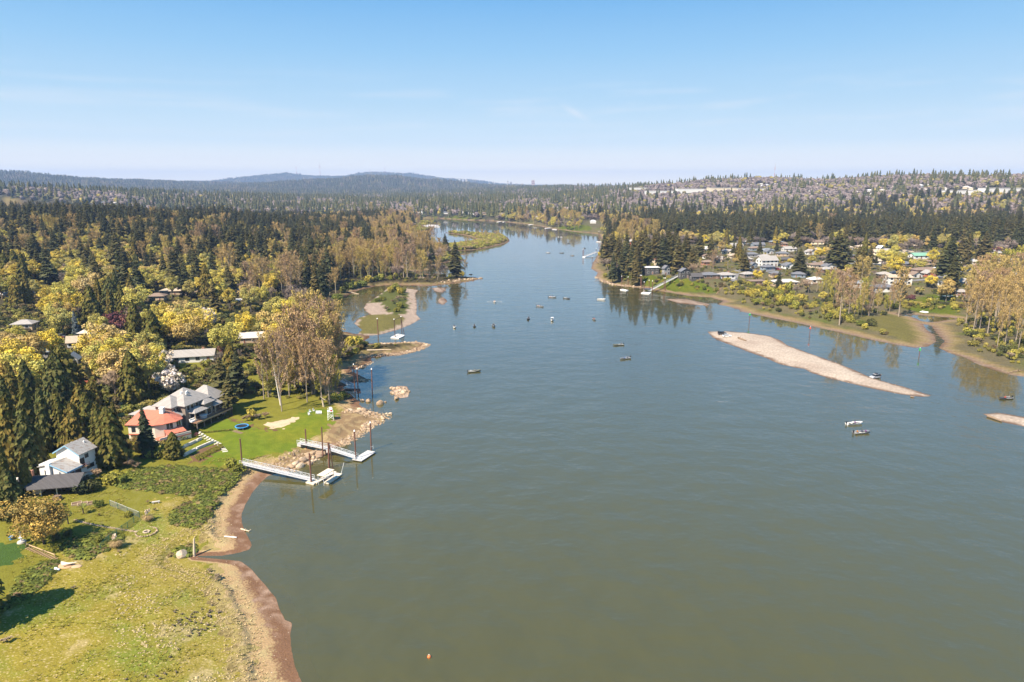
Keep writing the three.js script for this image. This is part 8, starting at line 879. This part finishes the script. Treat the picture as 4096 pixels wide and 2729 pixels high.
{ // garden terraces beside the villa: low stone walls, steps, planting
  const wallLine = (pts, h, label) => { const P = []; for (let i = 0; i < pts.length; i += 2) P.push(at('h', pts[i], pts[i + 1])); const t = thing('garden_wall', label, 'wall', P[0]); for (let i = 1; i < P.length; i++) { const a = P[i - 1].clone().sub(P[0]), b = P[i].clone().sub(P[0]), L = Math.hypot(b.x - a.x, b.z - a.z), n = Math.max(2, Math.round(L / 0.9)); for (let k = 0; k < n; k++) for (let c = 0; c < 2; c++) { const s0 = (k + (c ? 0.5 : 0) * (k < n - 1 ? 1 : 0)) / n, s1 = Math.min(1, (k + 1 + (c ? 0.5 : 0)) / n); if (s1 - s0 < 0.01) continue; const A = a.clone().lerp(b, s0), B = a.clone().lerp(b, s1 - 0.03 / L * 1); part('stone', beam([A.x, A.y + h * (0.25 + 0.5 * c) - 0.05, A.z], [B.x, B.y + h * (0.25 + 0.5 * c) - 0.05, B.z], 0.42 + 0.05 * KR(), h * 0.48), stoneM[Math.floor(KR() * 3)], t); } } return t; };
  const stoneM = [M(0.62, 0.57, 0.48), M(0.68, 0.62, 0.52), M(0.55, 0.50, 0.42)];
  wallLine([1105, 1150, 1310, 1055, 1395, 1012], 0.9, 'upper pale stone wall of the villa garden'); wallLine([1115, 1282, 1300, 1185, 1580, 1062], 0.9, 'lower pale stone wall of the villa garden'); wallLine([80, 470, 180, 446, 350, 440], 1.0, 'curved grey retaining wall behind the mansion garage');
  const steps = thing('garden_steps', 'pale stone steps curving down the villa lawn', 'steps', at('h', 1350, 925)), O = steps.position; [[1350, 925], [1390, 950], [1430, 975], [1470, 1000], [1510, 1022], [1550, 1042], [1590, 1062], [1630, 1082], [1665, 1102], [1695, 1122], [1715, 1142], [1735, 1162], [1750, 1182], [1765, 1205]].forEach(([x, y], i, arr) => { const p = at('h', x, y).sub(O), m = part('step', box(1.5, 0.22, 0.42, 0, 0.05, 0), stoneM[i % 3], steps); m.position.copy(p); m.rotation.y = i < 9 ? 0.9 : 0.35; if (i < 9) { const c = part('cheek_stone', box(0.5, 0.5, 0.8, 0, 0.15, 0), stoneM[0], steps); c.position.copy(at('h', x + 22, y - 10).sub(O)); c.rotation.y = 0.9; } });
  const small = (w, x, y, h, label, group) => plant('D', at(w, x, y), h, label, group); for (let r = 0; r < 4; r++) for (let k = 0; k < 9; k++) { const x = 1310 + k * 46 + r * 16, y = 1310 - k * 24 + r * 12 - 8; plant('U', at('h', x, y), 0.7, 'low brownish shrub in the sloping bed below the garden walls', 'shrubs of the sloping bed', { pick: 2 }); }
  for (let k = 0; k < 20; k++) { const s = k / 19, x = lerp(1350, 1870, s), y = s < 0.2 ? 895 + s * 70 : lerp(910, 870, (s - 0.2) / 0.8); plant('U', at('h', x, y), 0.55, 'little clipped plant in the border across the lawn', 'plants of the lawn border', { pick: k }); } const lad = thing('timber_steps', 'short flight of timber steps by the trampoline', 'steps', at('h', 1900, 880)), L0 = lad.position; for (let k = 0; k < 8; k++) { const m = part('step', box(1.2, 0.14, 0.25, 0, 0.06, 0), wood, lad); m.position.copy(at('h', 1905 + k * 17, 880 + k * 5.5).sub(L0)); m.rotation.y = 0.9; }
  for (let k = 0; k < 12; k++) plant('D', at('h', 1350 + k * 38, 815 - k * 13), 0.9 + 0.5 * KR(), 'shrub in the bed below the mansion deck', 'shrubs below the mansion deck', {});
  const curb = thing('bed_edging', 'dark edging along the bed below the mansion deck', 'edging', at('h', 1345, 850)), C = at('h', 1780, 680).sub(curb.position); part('edge_board', beam([0, 0.1, 0], [C.x, C.y + 0.1, C.z], 0.12, 0.35), floatM, curb); part('stake', box(0.1, 0.5, 0.1, 0, 0.1, 0), wood, curb);
  for (let k = 0; k < 20; k++) plant('C', at('h', 20 + k * 43, 385 - (k > 12 ? (k - 12) * 1 : 0)), 2.1 + 0.5 * KR(), 'small pointed cypress in the row behind the mansion', 'row of small cypresses', { wide: 1.1 });
}
// ------------------------------------------------------------------ in the garden and on the meadow
{
  const fence = thing('wire_fence', 'green wire fence round the lower garden', 'fence', at('y', 1262, 792)), O = fence.position, line = [[1262, 792], [1368, 680], [1465, 602], [1533, 556], [1602, 512], [1680, 445], [1752, 380], [1600, 320], [1480, 270], [1380, 232]].map(([x, y]) => at('y', x, y).sub(O)), net = new THREE.MeshStandardMaterial({ roughness: 0.8, transparent: true, opacity: 0.42, side: THREE.DoubleSide }), netGrey = net.clone(); net.color.setRGB(0.03, 0.15, 0.10); netGrey.color.setRGB(0.22, 0.25, 0.27); netGrey.opacity = 0.3; const gp = M(0.03, 0.14, 0.09);
  line.forEach((p, i) => { part('post', bar([p.x, p.y - 0.3, p.z], [p.x, p.y + 1.6, p.z], 0.06), gp, fence); if (i) { const a = line[i - 1]; part('mesh_panel', tris([[[a.x, a.y, a.z], [p.x, p.y, p.z], [p.x, p.y + 1.5, p.z], [a.x, a.y + 1.5, a.z]]]), i < 7 ? net : netGrey, fence); part('top_rail', bar([a.x, a.y + 1.52, a.z], [p.x, p.y + 1.52, p.z], 0.03), i < 7 ? gp : galv, fence); } });
  const ring = thing('fire_pit', 'stone fire ring on the grass beyond the fence', 'fire pit', at('y', 1835, 560)); for (let k = 0; k < 26; k++) { const a = k / 26 * 6.28, m = part('stone', ROCK[k % 6], rockM[k % 3], ring); m.position.set(Math.cos(a) * 2.2, 0.05, Math.sin(a) * 2.2); m.scale.setScalar(0.42); m.rotation.y = k; } for (let k = 0; k < 12; k++) { const a = k / 12 * 6.28, m = part('inner_stone', ROCK[k % 6], rockM[3], ring); m.position.set(Math.cos(a) * 0.62, 0.12, Math.sin(a) * 0.62); m.scale.setScalar(0.4); } part('ash', new THREE.CylinderGeometry(0.5, 0.5, 0.06, 12).translate(0, 0.05, 0), black, ring);
  const path = thing('stepping_path', 'row of stepping stones crossing the lower garden', 'path', at('y', 945, 408)), Po = path.position; for (let k = 0; k < 28; k++) { const s = k / 27, m = part('stone', box(0.75, 0.1, 0.34, 0, 0.04, 0), rockM[k % 4], path); m.position.copy(at('y', lerp(945, 1700, s), 408 + 150 * Math.pow(s, 0.75)).sub(Po)); m.rotation.y = 0.5 + 0.2 * KR(); }
  const st = thing('timber_stairs', 'timber stairs with a handrail beside the round turf', 'stairs', at('y', 345, 755)), So = st.position; for (let k = 0; k < 14; k++) { const m = part('tread', box(0.95, 0.12, 0.3, 0, 0.1, 0), wood, st); m.position.copy(at('y', lerp(345, 695, k / 13), lerp(768, 905, k / 13)).sub(So)); m.rotation.y = 0.9; } const e = at('y', 690, 885).sub(So), s0 = at('y', 325, 742).sub(So); part('handrail', beam([s0.x, s0.y + 0.7, s0.z], [e.x, e.y + 0.75, e.z], 0.12, 0.2), M(0.5, 0.36, 0.2), st); part('newel', box(0.14, 1, 0.14, e.x, e.y + 0.4, e.z), wood, st); part('newel', box(0.14, 1, 0.14, s0.x, s0.y + 0.3, s0.z), wood, st);
  [['left', 960, 215], ['middle', 1035, 218], ['right', 1105, 215]].forEach(([n, x, y], i) => { const p = at('y', x, y), b = thing('raised_bed', `${n} timber framed garden bed`, 'garden bed', p, 0.55); for (const [w, d, bx, bz] of [[2.2, 0.14, 0, 0.75], [2.2, 0.14, 0, -0.75], [0.14, 1.36, -1.03, 0], [0.14, 1.36, 1.03, 0]]) part('board', box(w, 0.5, d, bx, 0.2, bz), M(0.42, 0.32, 0.2), b); part('soil', box(1.9, 0.3, 1.34, 0, 0.2, 0), soilM, b); });
  function pampas(p, h, label) { const R = rng(Math.round(p.x * 31)), L = new Leaves(), W = new Leaves(); for (let i = 0; i < 620; i++) { const a = R() * 6.28, l = h * (0.6 + 0.5 * R()), o = 0.25 + 0.55 * R(), ca = Math.cos(a), sa = Math.sin(a), v = 0.65 + 0.7 * R(), w = 0.03; const m = [ca * l * o * 0.55, l * 0.72, sa * l * o * 0.55], e = [ca * l * (0.4 + o * 0.75), l * (0.62 - 0.5 * o * R()), sa * l * (0.4 + o * 0.75)]; L.tri([-sa * w, 0, ca * w], [sa * w, 0, -ca * w], m, [v, v, v]); L.tri([m[0] - sa * w, m[1], m[2] + ca * w], [m[0] + sa * w, m[1], m[2] - ca * w], e, [v, v, v]); } for (let i = 0; i < 7; i++) { const a = R() * 6.28, x = Math.cos(a) * 0.5 * R(), z = Math.sin(a) * 0.5 * R(), y = h * (1.1 + 0.25 * R()); for (let k = 0; k < 5; k++) W.kite([x * 1.2, y + (R() - 0.5) * 0.2, z * 1.2], 0.26, unit(R() - 0.5, 0.1, R() - 0.5), [0.1, 1, 0], [1, 1, 1], 1.8); } const t = thing('pampas_grass', label, 'plant', p); part('blades', L.geometry(), leafMat(0.32, 0.225, 0.105), t); part('plumes', W.geometry(), leafMat(0.72, 0.60, 0.46), t); }
  pampas(at('y', 1855, 420), 1.9, 'pampas grass tuft behind the fire ring'); pampas(at('y', 1460, 755), 2.2, 'pampas grass tuft at the near corner of the fence');
  const pile_ = thing('debris_pile', 'heap of boards and straw at the foot of the timber stairs', 'debris', at('y', 830, 985)); part('straw', new THREE.SphereGeometry(1.5, 14, 8).scale(1.2, 0.32, 0.8), M(0.42, 0.27, 0.15), pile_); part('straw', new THREE.SphereGeometry(1.0, 12, 8).scale(1.2, 0.25, 0.7).translate(2.2, 0, 0.2), M(0.44, 0.30, 0.18), pile_); for (let k = 0; k < 5; k++) part('board', box(2.6, 0.1, 0.22, -0.2 + 0.3 * k, 0.55 + 0.06 * k, -0.3 + 0.2 * k, -0.3 + 0.2 * k), M(0.66, 0.58, 0.46), pile_);
  const bags = thing('rubbish_bags', 'pale rubbish bags on the edge of the brambles', 'bags', at('y', 668, 1030)); for (let k = 0; k < 4; k++) part('bag', new THREE.SphereGeometry(0.45, 10, 8).scale(1.2, 0.6, 0.9).translate(k * 0.7 - 1, 0.2, (k % 2) * 0.4), k % 2 ? M(0.55, 0.60, 0.64, 0.4) : M(0.66, 0.64, 0.6, 0.5), bags);
  const bath = thing('bird_bath', 'white stone statue on a round base beside the turf', 'statue', at('y', 270, 690)); part('base', new THREE.CylinderGeometry(0.8, 0.9, 0.35, 14).translate(0, 0.15, 0), concrete, bath); part('bowl', new THREE.LatheGeometry([[0, 0], [0.22, 0], [0.16, 0.3], [0.2, 0.7], [0.55, 0.95], [0.58, 1.0], [0, 0.95]].map(([x, y]) => new THREE.Vector2(x, y)), 14).translate(0, 0.3, 0), white, bath); part('statue', new THREE.LatheGeometry([[0, 0], [0.26, 0], [0.2, 0.4], [0.24, 0.75], [0.1, 0.95], [0.15, 1.1], [0.1, 1.28], [0, 1.3]].map(([x, y]) => new THREE.Vector2(x, y)), 12).translate(0, 1.25, 0), white, bath);
  const tubq = thing('plastic_tub', 'blue plastic tub by the round turf', 'tub', at('y', 138, 655)); part('body', new THREE.CylinderGeometry(0.42, 0.34, 0.7, 14).translate(0, 0.35, 0), M(0.05, 0.28, 0.55, 0.5), tubq); part('rim', new THREE.TorusGeometry(0.42, 0.05, 6, 16).rotateX(Math.PI / 2).translate(0, 0.7, 0), M(0.05, 0.28, 0.55, 0.5), tubq);
  const wp = thing('wood_pile', 'stack of cut logs by the low house', 'wood pile', at('y', 720, 150)); for (let r = 0; r < 3; r++) for (let k = 0; k < 6 - r; k++) part('log', bar([k * 0.4 + r * 0.2 - 1, 0.18 + r * 0.34, -0.5], [k * 0.4 + r * 0.2 - 1, 0.18 + r * 0.34, 0.6], 0.19, 8), k % 2 ? wood : driftD, wp);
  const slab = thing('stone_bench', 'pale slab bench in the rough grass', 'bench', at('y', 1955, 200), 0.4); part('seat', box(1.8, 0.16, 0.5, 0, 0.45, 0), concrete, slab); for (const x of [-0.6, 0.6]) part('leg', box(0.2, 0.45, 0.4, x, 0.2, 0), concrete, slab);
  const palm = (p, h, label) => { const L = new Leaves(), R = rng(Math.round(p.x * 11)); for (let i = 0; i < 26; i++) { const a = i * 2.4, q = 0.2 + 0.8 * R(), v = 0.7 + 0.6 * R(); for (let k = 0; k < 5; k++) { const b = a + (k - 2) * 0.18, r = h * 0.45; L.tri([0, h, 0], [Math.cos(b - 0.05) * r, h + r * (0.7 - q), Math.sin(b - 0.05) * r], [Math.cos(b + 0.05) * r, h + r * (0.66 - q), Math.sin(b + 0.05) * r], [v, v, v * 0.8]); } } const t = thing('palm_tree', label, 'palm', p); part('trunk', bar([0, -0.3, 0], [0, h, 0], 0.16, 7, 0.13), bark, t); part('crown', L.geometry(), leafMat(0.13, 0.145, 0.04), t); }; palm(at('y', 855, 460), 2.4, 'small fan palm beside the orange tree'); palm(at('y', 1045, 330), 2.0, 'small fan palm below the raised beds');
  const dk = thing('wooden_deck', 'small red brown deck behind the big rounded cedar', 'deck', at('w', 1045, 120)); part('deck', box(7, 0.3, 3.5, 0, 0.9, 0), WM.red, dk); part('railing', box(7, 0.9, 0.1, 0, 1.5, 1.75), WM.red, dk); for (const x of [-3.3, 0, 3.3]) part('post', box(0.2, 1.4, 0.2, x, 0.3, 1.5), wood, dk);
  const ub = thing('upturned_boat', 'white boat hull lying on the green creek bank', 'boat', at('t', 1395, 838), 1.5); part('hull', hullGeo(6.4, 2.2, 0.9), HULL.pale, ub); part('cover', box(1.5, 0.1, 3.6, 0, 0.72, -0.6), white, ub); const sk = thing('small_raft', 'small white raft on the mud by the creek pond', 'raft', at('t', 1305, 972), 0.5); part('deck', box(2.6, 0.35, 4.2, 0, 0.2, 0), white, sk); part('rail', box(0.15, 0.3, 4.2, 1.2, 0.5, 0), white, sk);
  const pool = thing('pool_cover', 'pale blue green pool cover on the lawn by the creek', 'pool', at('t', 1580, 800)); part('cover', box(13, 0.25, 4.5, 0, 0.3, 0), M(0.36, 0.52, 0.46, 0.4), pool); part('coping', box(14, 0.2, 5.5, 0, 0.12, 0), concrete, pool);
  const bt = thing('bank_stairs', 'wooden stairs climbing the bank below the houses', 'stairs', at('g', 1485, 780)), tp = at('g', 1570, 655).sub(bt.position); part('stringer', beam([-0.5, 0.3, 0], [tp.x - 0.5, tp.y + 0.4, tp.z], 0.12, 0.3), wood, bt); part('stringer', beam([0.5, 0.3, 0], [tp.x + 0.5, tp.y + 0.4, tp.z], 0.12, 0.3), wood, bt); for (let k = 0; k < 18; k++) part('tread', box(1, 0.08, 0.5, tp.x * k / 18, tp.y * k / 18 + 0.45, tp.z * k / 18), wood, bt);
  const chest = thing('tree_house', 'small pale hut under the dark trees left of the lawn', 'hut', at('c', 155, 245)); part('wall', box(2.2, 1.7, 2, 0, 0.9, 0), WM.stucco, chest); part('roof', gable(-1.1, 1.1, -1, 1, 1.75, 2.6, 0.5), RM.brown, chest); part('post', box(0.2, 1.4, 0.2, 0.8, -0.4, 0.8), wood, chest); windowOn(chest, 'z+', 1.0, 0, 0.7, 0.7, 0.7, frameD);
}
// geese grazing on the meadow
{
  const lathe = (pts, n = 10) => new THREE.LatheGeometry(pts.map(([x, y]) => new THREE.Vector2(x, y)), n), bodyG = lathe([[0, -0.38], [0.1, -0.3], [0.19, -0.05], [0.16, 0.2], [0.06, 0.34], [0, 0.36]]).rotateX(Math.PI / 2).translate(0, 0.36, 0), neck = bar([0, 0.42, 0.28], [0, 0.76, 0.42], 0.055, 7, 0.04), head = new THREE.SphereGeometry(0.075, 8, 6).scale(0.85, 0.9, 1.3).translate(0, 0.79, 0.46), neckDown = bar([0, 0.4, 0.28], [0, 0.12, 0.58], 0.055, 7, 0.04), headDown = new THREE.SphereGeometry(0.075, 8, 6).scale(0.85, 0.9, 1.3).translate(0, 0.1, 0.62), gb = M(0.10, 0.075, 0.055), gk = M(0.015, 0.014, 0.014);
  const make = (down) => { const g = new THREE.Group(); part('body', bodyG, gb, g); part('neck', down ? [neckDown, headDown] : [neck, head], gk, g); part('leg', bar([-0.07, 0, 0], [-0.07, 0.25, 0], 0.025, 4), gk, g); part('leg', bar([0.07, 0, 0], [0.07, 0.25, 0], 0.025, 4), gk, g); return g; }, pr = [make(false), make(true)], R = rng(55);
  const put = (x, y, label, group) => { const g = pr[R() < 0.6 ? 1 : 0].clone(); g.name = numbered('goose'); g.position.copy(at('b', x, y)); g.rotation.y = R() * 6.28; g.scale.setScalar(0.72); g.userData = { label, category: 'goose' }; if (group) g.userData.group = group; scene.add(g); };
  for (let k = 0; k < 36; k++) put(1560 + (R() + R() - 1) * 230, 935 + (R() + R() - 1) * 110, 'dark goose in the flock grazing on the meadow', 'geese of the meadow flock'); for (let k = 0; k < 9; k++) put(1540 + (R() - 0.5) * 150, 1050 + (R() - 0.5) * 60, 'dark goose grazing just below the main flock', 'geese below the main flock'); for (const [x, y] of [[1140, 1395], [1225, 1390], [1255, 1412], [1292, 1372], [1383, 1358], [990, 1417], [1335, 1242], [1400, 1184]]) put(x, y, 'dark goose near the bottom of the meadow', 'geese near the bottom of the meadow'); for (const [x, y] of [[1692, 745], [1715, 745], [1715, 790]]) put(x, y, 'dark goose at the beach side of the meadow', 'geese at the beach side');
}
// the tree outside the frame whose shadow lies across the meadow
{ const tip = at('y', 960, 1290), base = at('y', -420, 1560); tryTree('C', -95, 1335, 18, true, { wide: 1.3, pick: 6 }); }
// streets of the suburb, laid on the land
{
  const asphalt = new THREE.MeshStandardMaterial({ map: noisy(0.16, 0.155, 0.15, 0.25, 7), roughness: 0.95 });
  for (const [w, width, ...n] of [['g', 6, 1640, 640, 1760, 520, 1990, 540, 2160, 500, 2353, 520], ['t', 6, 0, 460, 200, 440, 420, 470, 640, 440, 860, 480, 1080, 520], ['t', 6, 900, 640, 1150, 640, 1380, 620, 1500, 590, 1800, 500], ['t', 6, 700, 330, 1000, 350, 1400, 330, 1700, 330, 2000, 330]]) {
    const P = []; for (let i = 0; i < n.length; i += 2) P.push(at(w, n[i], n[i + 1])); const c = new THREE.CatmullRomCurve3(P), N = 90, f = []; let prev = null;
    for (let k = 0; k <= N; k++) { const p = c.getPoint(k / N), t = c.getTangent(k / N), nx = -t.z, nz = t.x, l = Math.hypot(nx, nz) || 1, e = [-1, -0.33, 0.33, 1].map((s) => { const x = p.x + nx / l * width / 2 * s, z = p.z + nz / l * width / 2 * s; return [x, terr(x, z) + 0.16, z]; }); if (prev) for (let i = 0; i < 3; i++) f.push([prev[i], e[i], e[i + 1], prev[i + 1]]); prev = e; }
    structure(part(numbered('street'), tris(f), asphalt, scene));
  }
}
// labels that would be shared by a few trees get their place in the row
{
  const by = new Map(); for (const o of scene.children) if (o.userData.group && o.userData.category === 'tree') { const k = o.userData.label; if (!by.has(k)) by.set(k, []); by.get(k).push(o); }
  const ORD = ['leftmost', 'second from left', 'third from left', 'fourth from left', 'fifth from left', 'sixth from left', 'seventh from left', 'eighth from left', 'ninth from left', 'tenth from left', 'eleventh from left', 'twelfth from left'];
  for (const [k, list] of by) if (list.length > 1 && list.length <= 12) { list.sort((a, b) => a.position.x / -a.position.z - b.position.x / -b.position.z); list.forEach((o, i) => { o.userData.label = `${i === list.length - 1 ? 'rightmost' : ORD[i]} ${k}`.split(' ').slice(0, 16).join(' '); }); }
}
grow();
renderer.render(scene, camera);
